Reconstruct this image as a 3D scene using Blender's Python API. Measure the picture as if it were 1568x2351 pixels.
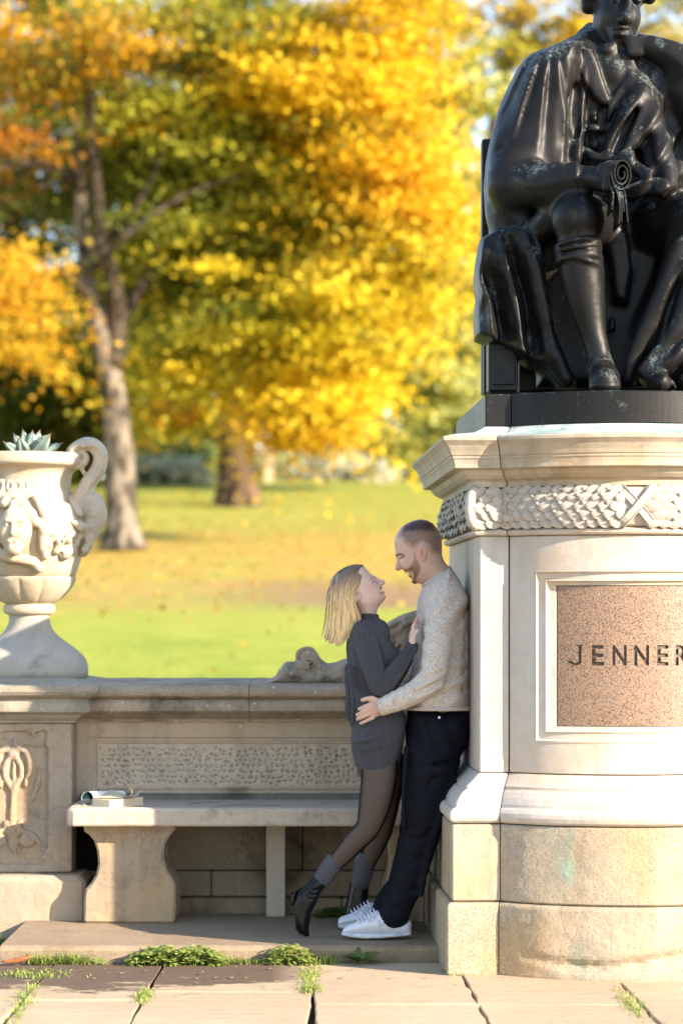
import bpy, math, random
import numpy as np
from mathutils import Vector, Matrix

for o in list(bpy.data.objects):
    bpy.data.objects.remove(o)
scene = bpy.context.scene
COL = scene.collection
R = math.radians
rng = np.random.default_rng(7)
random.seed(7)

# ------------------------------------------------------------------ camera, sky, sun, exposure
CAM_H, FPX, CX, CY = 1.414, 5555.0, 784.0, 1420.0


def at(x, y, Y):
    """World point that lies Y metres in front of the camera, for a place measured on the photograph (1568 x 2351)."""
    return np.array([(x - CX) * Y / FPX, Y, CAM_H - (y - CY) * Y / FPX])


cam_d = bpy.data.cameras.new('camera')
cam = bpy.data.objects.new('camera', cam_d)
COL.objects.link(cam)
cam.location = (0, 0, CAM_H)
cam.rotation_euler = (R(90), 0, 0)
cam_d.sensor_fit = 'VERTICAL'
cam_d.sensor_height = 36
cam_d.sensor_width = 24
cam_d.lens = 36 * FPX / 2351
cam_d.shift_y = (CY - 1175.5) / 2351
cam_d.clip_end = 2000
cam_d.dof.use_dof = True
cam_d.dof.focus_distance = 10.05
cam_d.dof.aperture_fstop = 1.75
scene.camera = cam

SUN_AZ, SUN_EL = R(58), R(21.5)
sunv = Vector((math.sin(SUN_AZ) * math.cos(SUN_EL), -math.cos(SUN_AZ) * math.cos(SUN_EL), math.sin(SUN_EL)))
world = bpy.data.worlds.new('World')
scene.world = world
world.use_nodes = True
wn = world.node_tree
bg = wn.nodes['Background']
sky = wn.nodes.new('ShaderNodeTexSky')
sky.sky_type = 'NISHITA'
sky.sun_disc = False
sky.sun_elevation = SUN_EL
sky.sun_rotation = math.atan2(sunv.x, sunv.y)
sky.air_density = 1.0
sky.dust_density = 0.2
sky.ozone_density = 1.6
wn.links.new(sky.outputs[0], bg.inputs[0])
bg.inputs[1].default_value = 0.145
sl = bpy.data.lights.new('sun', 'SUN')
sl.energy = 4.1
sl.angle = R(0.5)
sl.color = (1.0, 0.90, 0.76)
so = bpy.data.objects.new('sun', sl)
COL.objects.link(so)
so.rotation_euler = sunv.to_track_quat('Z', 'Y').to_euler()
so.location = (6, -4, 8)
scene.view_settings.view_transform = 'Standard'
scene.view_settings.look = 'None'
scene.view_settings.gamma = 1.0
scene.view_settings.exposure = 1.75
scene.view_settings.use_curve_mapping = False
scene.view_settings.use_white_balance = True      # the camera was set for the shade
scene.view_settings.white_balance_temperature = 7000
scene.view_settings.white_balance_tint = 15
scene.render.engine = 'CYCLES'
scene.cycles.max_bounces = 6
scene.cycles.diffuse_bounces = 4
scene.cycles.transparent_max_bounces = 12
scene.cycles.use_denoising = True

# ------------------------------------------------------------------ object helpers


def tag(o, label=None, cat=None, group=None, kind=None):
    if label: o['label'] = label
    if cat: o['category'] = cat
    if group: o['group'] = group
    if kind: o['kind'] = kind
    return o


def thing(name, label, cat, loc=(0, 0, 0), rotz=0.0, group=None, kind=None):
    o = bpy.data.objects.new(name, None)
    COL.objects.link(o)
    o.empty_display_size = 0.1
    o.location = [float(v) for v in loc]
    o.rotation_euler = (0, 0, rotz)
    return tag(o, label, cat, group, kind)


def mesh_data(name, V, F, mat=None, smooth=False, attrs=None, col=None):
    V = np.asarray(V, dtype=np.float32)
    me = bpy.data.meshes.new(name)
    if isinstance(F, np.ndarray):
        n, k = F.shape
        me.vertices.add(len(V))
        me.vertices.foreach_set('co', V.ravel())
        me.loops.add(n * k)
        me.loops.foreach_set('vertex_index', F.astype(np.int32).ravel())
        me.polygons.add(n)
        me.polygons.foreach_set('loop_start', np.arange(0, n * k, k, dtype=np.int32))
        me.polygons.foreach_set('loop_total', np.full(n, k, dtype=np.int32))
        me.update(calc_edges=True)
    else:
        me.from_pydata([tuple(map(float, v)) for v in V], [], [tuple(map(int, f)) for f in F])
        me.update()
    me.polygons.foreach_set('use_smooth', np.full(len(me.polygons), bool(smooth)))
    if attrs:
        for nm, arr in attrs.items():
            a = me.attributes.new(nm, 'FLOAT', 'POINT')
            a.data.foreach_set('value', np.asarray(arr, dtype=np.float32))
    if col is not None:
        a = me.attributes.new('Col', 'FLOAT_COLOR', 'POINT')
        c = np.ones((len(V), 4), dtype=np.float32)
        c[:, :3] = col
        a.data.foreach_set('color', c.ravel())
    if mat is not None:
        me.materials.append(mat)
    return me


def link(name, me, parent=None, loc=None, kind=None):
    o = bpy.data.objects.new(name, me)
    COL.objects.link(o)
    if parent is not None:
        o.parent = parent
    if loc is not None:
        o.location = [float(v) for v in loc]
    if kind:
        o['kind'] = kind
    return o


def root_of(o):
    while o.parent is not None:
        o = o.parent
    return o


def part(name, VF, mat, parent=None, smooth=False, local=False, attrs=None, col=None, kind=None):
    """Link VF (verts, faces) in world metres as one mesh under parent (whose root carries the only offset)."""
    V, F = VF
    V = np.array(V, dtype=float)
    if parent is not None and not local:
        r = root_of(parent)
        V = V - np.array(r.location)
        if abs(r.rotation_euler.z) > 1e-6:
            c, s = math.cos(-r.rotation_euler.z), math.sin(-r.rotation_euler.z)
            x, y = V[:, 0].copy(), V[:, 1].copy()
            V[:, 0] = c * x - s * y
            V[:, 1] = s * x + c * y
    return link(name, mesh_data(name, V, F, mat, smooth, attrs, col), parent, kind=kind)


def join(*vfs):
    Vs, Fs, n = [], [], 0
    for V, F in vfs:
        V = np.asarray(V, dtype=float)
        Vs.append(V)
        Fs.extend([[int(i) + n for i in f] for f in F])
        n += len(V)
    return np.vstack(Vs), Fs


def loft(rings, closed=True, caps=True):
    """rings: list of (n,3) arrays; a skin through them."""
    n = len(rings[0])
    V = np.vstack(rings)
    F = []
    m = n if closed else n - 1
    for i in range(len(rings) - 1):
        a, b = i * n, (i + 1) * n
        for j in range(m):
            k = (j + 1) % n
            F.append([a + j, a + k, b + k, b + j])
    if caps:
        F.append(list(range(n))[::-1])
        F.append([(len(rings) - 1) * n + j for j in range(n)])
    return V, F


def box(c, half, bev=0.0):
    c = np.asarray(c, float)
    hx, hy, hz = half
    b = min(bev, hx * .9, hy * .9, hz * .9)

    def ring(sx, sy, z):
        q = b * .6
        p = [(-sx + q, -sy), (sx - q, -sy), (sx, -sy + q), (sx, sy - q), (sx - q, sy), (-sx + q, sy), (-sx, sy - q), (-sx, -sy + q)]
        return np.array([[x, y, z] for x, y in p]) + c
    if b <= 0:
        p = [(-hx, -hy), (hx, -hy), (hx, hy), (-hx, hy)]
        return loft([np.array([[x, y, -hz] for x, y in p]) + c, np.array([[x, y, hz] for x, y in p]) + c])
    return loft([ring(hx - b, hy - b, -hz), ring(hx, hy, -hz + b), ring(hx, hy, hz - b), ring(hx - b, hy - b, hz)])


def lathe(prof, n=48, centre=(0, 0, 0), sq=None):
    """prof: list of (r, z). sq: superellipse exponent per level (2 round, larger squarer)."""
    rings = []
    t = np.linspace(0, 2 * np.pi, n, endpoint=False)
    for i, (r, z) in enumerate(prof):
        p = 2.0 if sq is None else sq[i]
        c, s = np.cos(t), np.sin(t)
        k = (np.abs(c) ** p + np.abs(s) ** p) ** (-1 / p)
        rings.append(np.stack([r * k * c + centre[0], r * k * s + centre[1], np.full(n, z + centre[2])], 1))
    return loft(rings)


def spline(P, n):
    """Catmull-Rom resample of rows of P (any width) to n rows."""
    P = np.asarray(P, float)
    if len(P) == 2:
        t = np.linspace(0, 1, n)[:, None]
        return P[0] * (1 - t) + P[1] * t
    Q = np.vstack([2 * P[0] - P[1], P, 2 * P[-1] - P[-2]])
    u = np.linspace(0, len(P) - 1 - 1e-9, n)
    i = u.astype(int)
    f = (u - i)[:, None]
    a, b, c, d = Q[i], Q[i + 1], Q[i + 2], Q[i + 3]
    return .5 * (2 * b + (c - a) * f + (2 * a - 5 * b + 4 * c - d) * f ** 2 + (3 * b - a - 3 * c + d) * f ** 3)


def tube(pts, rad, sides=8, n=None, squash=1.0):
    pts = np.asarray(pts, float)
    rad = np.full(len(pts), rad, float) if np.isscalar(rad) else np.asarray(rad, float)
    if n:
        q = spline(np.hstack([pts, rad[:, None]]), n)
        pts, rad = q[:, :3], np.maximum(q[:, 3], 1e-5)
    T = np.gradient(pts, axis=0)
    T /= np.linalg.norm(T, axis=1)[:, None] + 1e-12
    up = np.array([0, 1.0, 0]) if abs(T[0][1]) < .9 else np.array([1.0, 0, 0])
    rings = []
    Nv = np.cross(T[0], up)
    Nv /= np.linalg.norm(Nv)
    for i in range(len(pts)):
        Nv = Nv - T[i] * np.dot(Nv, T[i])
        Nv /= np.linalg.norm(Nv) + 1e-12
        B = np.cross(T[i], Nv)
        a = np.linspace(0, 2 * np.pi, sides, endpoint=False)[:, None]
        rings.append(pts[i] + rad[i] * (np.cos(a) * Nv + squash * np.sin(a) * B))
    return loft(rings)


def hashn(ix, iy, iz, seed=0):
    h = (ix * 374761393 + iy * 668265263 + iz * 2147483647 + seed * 974634777) & 0xffffffff
    h = ((h ^ (h >> 13)) * 1274126177) & 0xffffffff
    h = h ^ (h >> 16)
    return (h & 0xffff).astype(float) / 65535.0


def vnoise(P, scale=1.0, seed=0):
    P = np.asarray(P, float) * scale
    i = np.floor(P).astype(np.int64)
    f = P - i
    u = f * f * (3 - 2 * f)
    r = 0
    for a in (0, 1):
        for b in (0, 1):
            for c in (0, 1):
                w = (u[..., 0] if a else 1 - u[..., 0]) * (u[..., 1] if b else 1 - u[..., 1]) * (u[..., 2] if c else 1 - u[..., 2])
                r = r + w * hashn(i[..., 0] + a, i[..., 1] + b, i[..., 2] + c, seed)
    return r * 2 - 1


def fbm(P, scale=1.0, octs=4, seed=0):
    r, a = 0, 1.0
    for k in range(octs):
        r = r + a * vnoise(P, scale * 2 ** k, seed + k)
        a *= .5
    return r / 1.9


def extrude_xz(poly, y0, y1, bev=0.006, steps=1, rough=0.0):
    """Closed outline of (x, z) points run through Y, with softened front and back edges."""
    P = np.asarray(poly, float)
    c = P.mean(0)
    d1 = np.roll(P, -1, 0) - P
    d0 = P - np.roll(P, 1, 0)
    n1 = np.stack([d1[:, 1], -d1[:, 0]], 1)
    n0 = np.stack([d0[:, 1], -d0[:, 0]], 1)
    n1 /= np.linalg.norm(n1, axis=1)[:, None] + 1e-9
    n0 /= np.linalg.norm(n0, axis=1)[:, None] + 1e-9
    nn = n0 + n1
    nn /= np.linalg.norm(nn, axis=1)[:, None] + 1e-9
    area = .5 * np.sum(P[:, 0] * np.roll(P[:, 1], -1) - np.roll(P[:, 0], -1) * P[:, 1])
    if area < 0:
        nn = -nn
    Q = P - nn * bev
    ys = np.linspace(y0 + bev, y1 - bev, steps + 1)
    rings = [np.stack([Q[:, 0], np.full(len(P), y0), Q[:, 1]], 1)]
    rings += [np.stack([P[:, 0], np.full(len(P), y), P[:, 1]], 1) for y in ys]
    rings += [np.stack([Q[:, 0], np.full(len(P), y1), Q[:, 1]], 1)]
    if area < 0:
        rings = [r[::-1] for r in rings]
    V, F = loft(rings)
    F = [f[::-1] for f in F]
    return V, F


# ------------------------------------------------------------------ signed-distance modelling (smooth unions, then surface nets)
class Sdf:
    def __init__(s, lo, hi, h, zfine=None):
        """zfine: (coarse step, [(z0, z1), ...]): the fine step h is kept in z only inside these ranges."""
        s.h = h
        s.ax = [np.arange(lo[i], hi[i] + h, h) for i in range(3)]
        if zfine:
            st, rs = zfine
            z, out = lo[2], []
            while z < hi[2] + st:
                out.append(z)
                z += h if any(a - st <= z <= b for a, b in rs) else st
            s.ax[2] = np.array(out)
        s.n = np.array([len(a) for a in s.ax])
        s.lo = np.array([a[0] for a in s.ax])
        s.d = np.full(s.n, 9.0, np.float32)

    def blk(s, lo, hi, pad):
        i0 = np.array([max(0, int(np.searchsorted(s.ax[i], lo[i] - pad)) - 3) for i in range(3)])
        i1 = np.array([min(s.n[i], int(np.searchsorted(s.ax[i], hi[i] + pad)) + 3) for i in range(3)])
        i0 = np.minimum(i0, s.n - 1)
        i1 = np.maximum(i1, i0 + 1)
        sl_ = tuple(slice(a, b) for a, b in zip(i0, i1))
        X = s.ax[0][sl_[0]][:, None, None]
        Y = s.ax[1][sl_[1]][None, :, None]
        Z = s.ax[2][sl_[2]][None, None, :]
        return sl_, X, Y, Z

    def put(s, sl_, b, k, op):
        a = s.d[sl_]
        b = b.astype(np.float32)
        if op == 'add':
            if k > 0:
                h = np.clip(.5 + .5 * (b - a) / k, 0, 1)
                s.d[sl_] = b * (1 - h) + a * h - k * h * (1 - h)
            else:
                s.d[sl_] = np.minimum(a, b)
        elif op == 'sub':
            if k > 0:
                h = np.clip(.5 - .5 * (a + b) / k, 0, 1)
                s.d[sl_] = a * (1 - h) - b * h + k * h * (1 - h)
            else:
                s.d[sl_] = np.maximum(a, -b)
        return s

    def cone(s, a, b, ra, rb=None, k=0.0, op='add', sc=(1, 1, 1)):
        rb = ra if rb is None else rb
        sc = np.asarray(sc, float)
        a, b = np.asarray(a, float), np.asarray(b, float)
        m = max(ra, rb) * sc
        sl_, X, Y, Z = s.blk(np.minimum(a, b) - m, np.maximum(a, b) + m, k)
        A, B = a / sc, b / sc
        X, Y, Z = X / sc[0] - A[0], Y / sc[1] - A[1], Z / sc[2] - A[2]
        v = B - A
        L = np.dot(v, v) + 1e-12
        t = np.clip((X * v[0] + Y * v[1] + Z * v[2]) / L, 0, 1)
        d = np.sqrt((X - t * v[0]) ** 2 + (Y - t * v[1]) ** 2 + (Z - t * v[2]) ** 2) - (ra + (rb - ra) * t)
        return s.put(sl_, d * sc.min(), k, op)

    def line(s, pts, rad, k=0.0, op='add', n=None, sc=(1, 1, 1), kj=None):
        pts = np.asarray(pts, float)
        rad = np.full(len(pts), rad, float) if np.isscalar(rad) else np.asarray(rad, float)
        if n:
            q = spline(np.hstack([pts, rad[:, None]]), n)
            pts, rad = q[:, :3], np.maximum(q[:, 3], 1e-4)
        # union of the pieces first (hard), then one smooth join
        sc = np.asarray(sc, float)
        m = rad.max() * sc
        sl_, X, Y, Z = s.blk(pts.min(0) - m, pts.max(0) + m, k)
        X, Y, Z = X / sc[0], Y / sc[1], Z / sc[2]
        best = None
        for i in range(len(pts) - 1):
            A, B = pts[i] / sc, pts[i + 1] / sc
            v = B - A
            L = np.dot(v, v) + 1e-12
            x, y, z = X - A[0], Y - A[1], Z - A[2]
            t = np.clip((x * v[0] + y * v[1] + z * v[2]) / L, 0, 1)
            d = np.sqrt((x - t * v[0]) ** 2 + (y - t * v[1]) ** 2 + (z - t * v[2]) ** 2) - (rad[i] + (rad[i + 1] - rad[i]) * t)
            best = d if best is None else np.minimum(best, d)
        return s.put(sl_, best * sc.min(), k, op)

    def ell(s, c, r, k=0.0, op='add', rot=None):
        c, r = np.asarray(c, float), np.asarray(r, float)
        m = np.full(3, r.max()) if rot is not None else r
        sl_, X, Y, Z = s.blk(c - m, c + m, k)
        X, Y, Z = X - c[0], Y - c[1], Z - c[2]
        if rot is not None:
            M = np.array(rot.to_3x3().inverted()) if isinstance(rot, Matrix) else np.asarray(rot).T
            X, Y, Z = (M[0, 0] * X + M[0, 1] * Y + M[0, 2] * Z, M[1, 0] * X + M[1, 1] * Y + M[1, 2] * Z, M[2, 0] * X + M[2, 1] * Y + M[2, 2] * Z)
        k0 = np.sqrt((X / r[0]) ** 2 + (Y / r[1]) ** 2 + (Z / r[2]) ** 2)
        k1 = np.sqrt((X / r[0] ** 2) ** 2 + (Y / r[1] ** 2) ** 2 + (Z / r[2] ** 2) ** 2) + 1e-9
        return s.put(sl_, k0 * (k0 - 1) / k1, k, op)

    def box(s, c, half, r=0.0, k=0.0, op='add', rot=None):
        c, half = np.asarray(c, float), np.asarray(half, float)
        m = np.full(3, np.linalg.norm(half)) if rot is not None else half
        sl_, X, Y, Z = s.blk(c - m, c + m, k)
        X, Y, Z = X - c[0], Y - c[1], Z - c[2]
        if rot is not None:
            M = np.array(rot.to_3x3().inverted())
            X, Y, Z = (M[0, 0] * X + M[0, 1] * Y + M[0, 2] * Z, M[1, 0] * X + M[1, 1] * Y + M[1, 2] * Z, M[2, 0] * X + M[2, 1] * Y + M[2, 2] * Z)
        qx, qy, qz = np.abs(X) - half[0] + r, np.abs(Y) - half[1] + r, np.abs(Z) - half[2] + r
        d = np.sqrt(np.maximum(qx, 0) ** 2 + np.maximum(qy, 0) ** 2 + np.maximum(qz, 0) ** 2) + np.minimum(np.maximum(qx, np.maximum(qy, qz)), 0) - r
        return s.put(sl_, d, k, op)

    def poly(s, P, yc, W, Rr, k=0.0, op='add'):
        """A rounded body with the outline P (x, z), half thickness W about the plane y = yc, rounded over Rr."""
        P = np.asarray(P, float)
        lo = np.array([P[:, 0].min(), 0, P[:, 1].min()])
        hi = np.array([P[:, 0].max(), 0, P[:, 1].max()])
        wm = float(np.max(W)) if not callable(W) else .4
        y0 = yc if not callable(yc) else None
        lo[1], hi[1] = (y0 - wm, y0 + wm) if y0 is not None else (s.ax[1][0], s.ax[1][-1])
        sl_, X, Y, Z = s.blk(lo, hi, k + .01)
        d2 = poly_sd(P, X[:, :, 0], Z[0].reshape(1, -1))          # negative inside
        xx, zz = X[:, 0, 0][:, None], Z[0, 0][None, :]
        w = W(xx, zz) * np.ones_like(d2) if callable(W) else W
        y_ = yc(xx, zz) * np.ones_like(d2) if callable(yc) else yc
        t = np.minimum(-d2 / Rr, 1.0)
        a = (1 - t)[:, None, :]
        if callable(W): w = w[:, None, :]
        if callable(yc): y_ = y_[:, None, :]
        e = np.sqrt(((Y - y_) / w) ** 2 + a ** 2) - 1
        return s.put(sl_, e * Rr, k, op)

    def clip_z(s, z, above=True):
        Z = s.ax[2][None, None, :]
        s.d = np.maximum(s.d, (Z - z if above else z - Z).astype(np.float32))
        return s

    def noise(s, amp, scale, seed=0, octs=2):
        m = np.abs(s.d) < amp * 3 + 2 * s.h
        i = np.argwhere(m)
        p = np.stack([s.ax[k][i[:, k]] for k in range(3)], 1)
        s.d[m] += (amp * fbm(p, scale, octs, seed)).astype(np.float32)
        return s

    def folds(s, fn, reach):
        """fn(points) -> how far the surface is lifted there (cloth folds)."""
        m = np.abs(s.d) < reach * 2.5 + 2 * s.h
        i = np.argwhere(m)
        p = np.stack([s.ax[k][i[:, k]] for k in range(3)], 1)
        s.d[m] -= fn(p).astype(np.float32)

    def mesh(s, relax=1):
        d = np.pad(s.d, 1, constant_values=9.0)
        axp = [np.concatenate([[a[0] - s.h], a, [a[-1] + s.h]]) for a in s.ax]
        ins = d < 0
        n = d.shape
        c = ins[:-1, :-1, :-1].astype(np.int8)
        tot = np.zeros_like(c)
        offs = [(a, b, e) for a in (0, 1) for b in (0, 1) for e in (0, 1)]
        for a, b, e in offs:
            tot = tot + ins[a:n[0] - 1 + a, b:n[1] - 1 + b, e:n[2] - 1 + e]
        act = (tot > 0) & (tot < 8)
        ii = np.argwhere(act)
        vid = np.full(act.shape, -1, np.int64)
        vid[act] = np.arange(len(ii))
        val = np.stack([d[ii[:, 0] + a, ii[:, 1] + b, ii[:, 2] + e] for a, b, e in offs], 1)
        sm = np.zeros((len(ii), 3))
        ct = np.zeros(len(ii))
        O = np.array(offs, float)
        for p in range(8):
            for q in range(p + 1, 8):
                if np.abs(O[p] - O[q]).sum() == 1:
                    x, y = val[:, p], val[:, q]
                    m = (x < 0) != (y < 0)
                    t = np.where(m, x / np.where(np.abs(x - y) < 1e-9, 1, x - y), 0)
                    sm += np.where(m[:, None], O[p] + t[:, None] * (O[q] - O[p]), 0)
                    ct += m
        fr = sm / ct[:, None]
        V = np.stack([axp[k][ii[:, k]] + fr[:, k] * (axp[k][ii[:, k] + 1] - axp[k][ii[:, k]]) for k in range(3)], 1)
        Fs = []
        for ax in range(3):
            o1, o2 = [(1, 2), (2, 0), (0, 1)][ax]
            a = ins[tuple(slice(0, -1) if i == ax else slice(1, -1) for i in range(3))]
            b = ins[tuple(slice(1, None) if i == ax else slice(1, -1) for i in range(3))]
            e = np.argwhere(a != b)
            fl = a[a != b]
            base = e.copy()
            for i in range(3):
                if i != ax: base[:, i] += 1
            u = np.zeros(3, int); u[o1] = 1
            w = np.zeros(3, int); w[o2] = 1
            q = [base - u - w, base - w, base, base - u]
            idx = np.stack([vid[p[:, 0], p[:, 1], p[:, 2]] for p in q], 1)
            idx[~fl] = idx[~fl][:, ::-1]
            Fs.append(idx)
        F = np.vstack(Fs)
        for _ in range(relax):
            acc = np.zeros_like(V)
            cnt = np.zeros(len(V))
            for a, b in ((0, 1), (1, 2), (2, 3), (3, 0)):
                np.add.at(acc, F[:, a], V[F[:, b]])
                np.add.at(cnt, F[:, a], 1)
                np.add.at(acc, F[:, b], V[F[:, a]])
                np.add.at(cnt, F[:, b], 1)
            V = V * .4 + .6 * acc / np.maximum(cnt, 1)[:, None]
        return V, F


def poly_sd(P, X, Z):
    X, Z = np.broadcast_arrays(X, Z)
    d = np.full(X.shape, 1e9)
    s = np.ones(X.shape)
    n = len(P)
    for i in range(n):
        a, b = P[i], P[(i + 1) % n]
        ex, ez = b[0] - a[0], b[1] - a[1]
        wx, wz = X - a[0], Z - a[1]
        t = np.clip((wx * ex + wz * ez) / (ex * ex + ez * ez + 1e-12), 0, 1)
        d = np.minimum(d, (wx - t * ex) ** 2 + (wz - t * ez) ** 2)
        c1, c2, c3 = Z >= a[1], Z < b[1], ex * wz > ez * wx
        s = np.where((c1 & c2 & c3) | (~c1 & ~c2 & ~c3), -s, s)
    return s * np.sqrt(d)


def xz(pts, Y):
    """Photograph points -> (x, z) metres at distance Y."""
    return np.array([[at(x, y, Y)[0], at(x, y, Y)[2]] for x, y in pts])


def smooth_closed(P, n):
    P = np.asarray(P, float)
    Q = np.vstack([P[-2:], P, P[:3]])
    u = np.linspace(2, 2 + len(P), n, endpoint=False)
    i = u.astype(int)
    f = (u - i)[:, None]
    a, b, c, d = Q[i - 1], Q[i], Q[i + 1], Q[np.minimum(i + 2, len(Q) - 1)]
    return .5 * (2 * b + (c - a) * f + (2 * a - 5 * b + 4 * c - d) * f ** 2 + (3 * b - a - 3 * c + d) * f ** 3)


# ------------------------------------------------------------------ materials
class NT:
    def __init__(s, name):
        s.m = bpy.data.materials.new(name)
        s.m.use_nodes = True
        s.t = s.m.node_tree
        s.b = s.t.nodes['Principled BSDF']
        s.out = s.t.nodes['Material Output']
        s.tc = s.new('ShaderNodeTexCoord')

    def new(s, ty, **kw):
        n = s.t.nodes.new(ty)
        for k, v in kw.items():
            setattr(n, k, v)
        return n

    def ln(s, a, b):
        s.t.links.new(a, b)

    def noise(s, scale, detail=4, rough=.55, vec=None, dist=0.0):
        n = s.new('ShaderNodeTexNoise')
        n.inputs['Scale'].default_value = scale
        n.inputs['Detail'].default_value = detail
        n.inputs['Roughness'].default_value = rough
        n.inputs['Distortion'].default_value = dist
        s.ln(vec if vec is not None else s.tc.outputs['Object'], n.inputs['Vector'])
        return n.outputs['Fac']

    def mapped(s, scale=(1, 1, 1), loc=(0, 0, 0), rot=(0, 0, 0)):
        n = s.new('ShaderNodeMapping')
        n.inputs['Scale'].default_value = scale
        n.inputs['Location'].default_value = loc
        n.inputs['Rotation'].default_value = rot
        s.ln(s.tc.outputs['Object'], n.inputs['Vector'])
        return n.outputs[0]

    def ramp(s, fac, stops, interp='LINEAR'):
        n = s.new('ShaderNodeValToRGB')
        e = n.color_ramp
        e.interpolation = interp
        while len(e.elements) < len(stops):
            e.elements.new(.5)
        for el, (p, c) in zip(e.elements, stops):
            el.position = p
            el.color = (c, c, c, 1) if np.isscalar(c) else (*c, 1)
        s.ln(fac, n.inputs[0])
        return n.outputs[0]

    def mix(s, fac, a, b, mode='MIX'):
        n = s.new('ShaderNodeMix', data_type='RGBA', blend_type=mode)
        for sock, v in ((n.inputs[0], fac), (n.inputs[6], a), (n.inputs[7], b)):
            if hasattr(v, 'node'):
                s.ln(v, sock)
            elif np.isscalar(v):
                sock.default_value = v if sock == n.inputs[0] else (v, v, v, 1)
            else:
                sock.default_value = (*v, 1)
        return n.outputs[2]

    def math(s, op, a, b=None, c=None):
        n = s.new('ShaderNodeMath', operation=op)
        for i, v in enumerate((a, b, c)):
            if v is None: continue
            if hasattr(v, 'node'): s.ln(v, n.inputs[i])
            else: n.inputs[i].default_value = v
        return n.outputs[0]

    def attr(s, name, out='Fac'):
        n = s.new('ShaderNodeAttribute')
        n.attribute_name = name
        return n.outputs[out]

    def sep(s, vec):
        n = s.new('ShaderNodeSeparateXYZ')
        s.ln(vec, n.inputs[0])
        return n.outputs

    def bump(s, h, strength=.3, dist=.01, normal=None):
        n = s.new('ShaderNodeBump')
        n.inputs['Strength'].default_value = strength
        n.inputs['Distance'].default_value = dist
        s.ln(h, n.inputs['Height'])
        if normal is not None: s.ln(normal, n.inputs['Normal'])
        return n.outputs[0]

    def done(s, color=None, rough=None, normal=None, **kw):
        for sock, v in (('Base Color', color), ('Roughness', rough), ('Normal', normal)):
            if v is None: continue
            if hasattr(v, 'node'): s.ln(v, s.b.inputs[sock])
            elif np.isscalar(v): s.b.inputs[sock].default_value = v if sock != 'Base Color' else (v, v, v, 1)
            else: s.b.inputs[sock].default_value = (*v, 1)
        for k, v in kw.items():
            s.b.inputs[k.replace('_', ' ')].default_value = v
        return s.m


def stone(name, light, dark, grime=(.12, .11, .09), grime_at=.62, pit=.5, bump=.5, green=0.0, ochre=0.0, grime_scale=3.0, lichen=0.0, streak=.35):
    s = NT(name)
    big = s.noise(2.2, 5, .6)
    c = s.mix(s.ramp(big, [(.3, 0), (.7, 1)]), dark, light)
    mid = s.noise(17, 5, .65)
    c = s.mix(s.ramp(mid, [(.35, .0), (.75, .38)]), c, tuple(v * .78 for v in dark))
    # rain streaks down the faces
    st = s.noise(3.2, 4, .6, s.mapped((3.2, 3.2, .35)))
    c = s.mix(s.ramp(st, [(.5, 0), (.78, streak)]), c, tuple(v * .62 for v in dark))
    if ochre:
        oc = s.noise(2.6, 4, .6, s.mapped((1, 1, 1), (3, 5, 1)))
        c = s.mix(s.ramp(oc, [(.46, 0), (.68, ochre)]), c, (light[0] * .92, light[1] * .74, light[2] * .5))
    if green:
        gr = s.noise(3.1, 4, .6, s.mapped((1.3, 1.3, .6), (7, 1, 4)))
        c = s.mix(s.ramp(gr, [(.55, 0), (.72, green)]), c, (.25, .42, .34))
    g = s.noise(grime_scale, 6, .7, s.mapped((1, 1, 1), (1.7, 9, 2)))
    c = s.mix(s.ramp(g, [(grime_at, 0), (grime_at + .2, .75)]), c, grime)
    fine = s.noise(260, 3, .7)
    sp = s.noise(300, 2, .7)
    c = s.mix(s.ramp(sp, [(.60, 0), (.72, .45 * pit)]), c, tuple(v * .35 for v in dark))
    if lichen:
        v = s.new('ShaderNodeTexVoronoi')
        v.inputs['Scale'].default_value = 26
        s.ln(s.mapped((1, 1, 1)), v.inputs['Vector'])
        lm = s.math('MULTIPLY', s.ramp(v.outputs['Distance'], [(.16, 1), (.22, 0)]), s.ramp(s.noise(6, 2), [(.5, 0), (.56, 1)]))
        c = s.mix(s.math('MULTIPLY', lm, lichen), c, (.62, .60, .54))
    h = s.math('ADD', s.math('MULTIPLY', mid, .8), s.math('ADD', s.math('MULTIPLY', fine, .22), s.math('MULTIPLY', s.ramp(sp, [(.55, 0), (.75, 1)]), -.45)))
    n = s.bump(h, bump, .012)
    return s.done(c, .93, n, Specular_IOR_Level=.15)


def plain(name, col, rough=.6, var=.12, scale=30, bump=.0, bscale=200, **kw):
    s = NT(name)
    f = s.noise(scale, 4, .6)
    c = s.mix(s.ramp(f, [(.3, 0), (.7, 1)]), tuple(v * (1 - var) for v in col), tuple(min(1, v * (1 + var)) for v in col))
    n = s.bump(s.noise(bscale, 3), bump, .004) if bump else None
    return s.done(c, rough, n, **kw)


PORTLAND = stone('portland_stone', (.60, .54, .475), (.50, .44, .38), grime=(.2, .18, .14), grime_at=.60, pit=.45, bump=.55, ochre=.5, streak=.5)
PORTLAND_LOW = stone('weathered_portland', (.56, .48, .37), (.42, .34, .24), grime=(.19, .15, .10), grime_at=.62, pit=.6, bump=1.0, green=.8, ochre=.75, streak=.5)
CORNICE = stone('streaked_portland', (.53, .46, .365), (.40, .335, .25), grime=(.15, .125, .085), grime_at=.55, pit=.3, bump=.4, green=.2, ochre=.6, streak=.8)
WALLSTONE = stone('wall_stone', (.64, .50, .365), (.52, .40, .285), grime=(.07, .065, .045), grime_at=.58, pit=.7, bump=.7, ochre=.3, streak=.5, lichen=.8)
CAPSTONE = stone('cap_stone', (.55, .44, .325), (.40, .31, .22), grime=(.055, .05, .04), grime_at=.50, pit=.9, bump=.8, streak=.6, lichen=.9, grime_scale=5)
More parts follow.
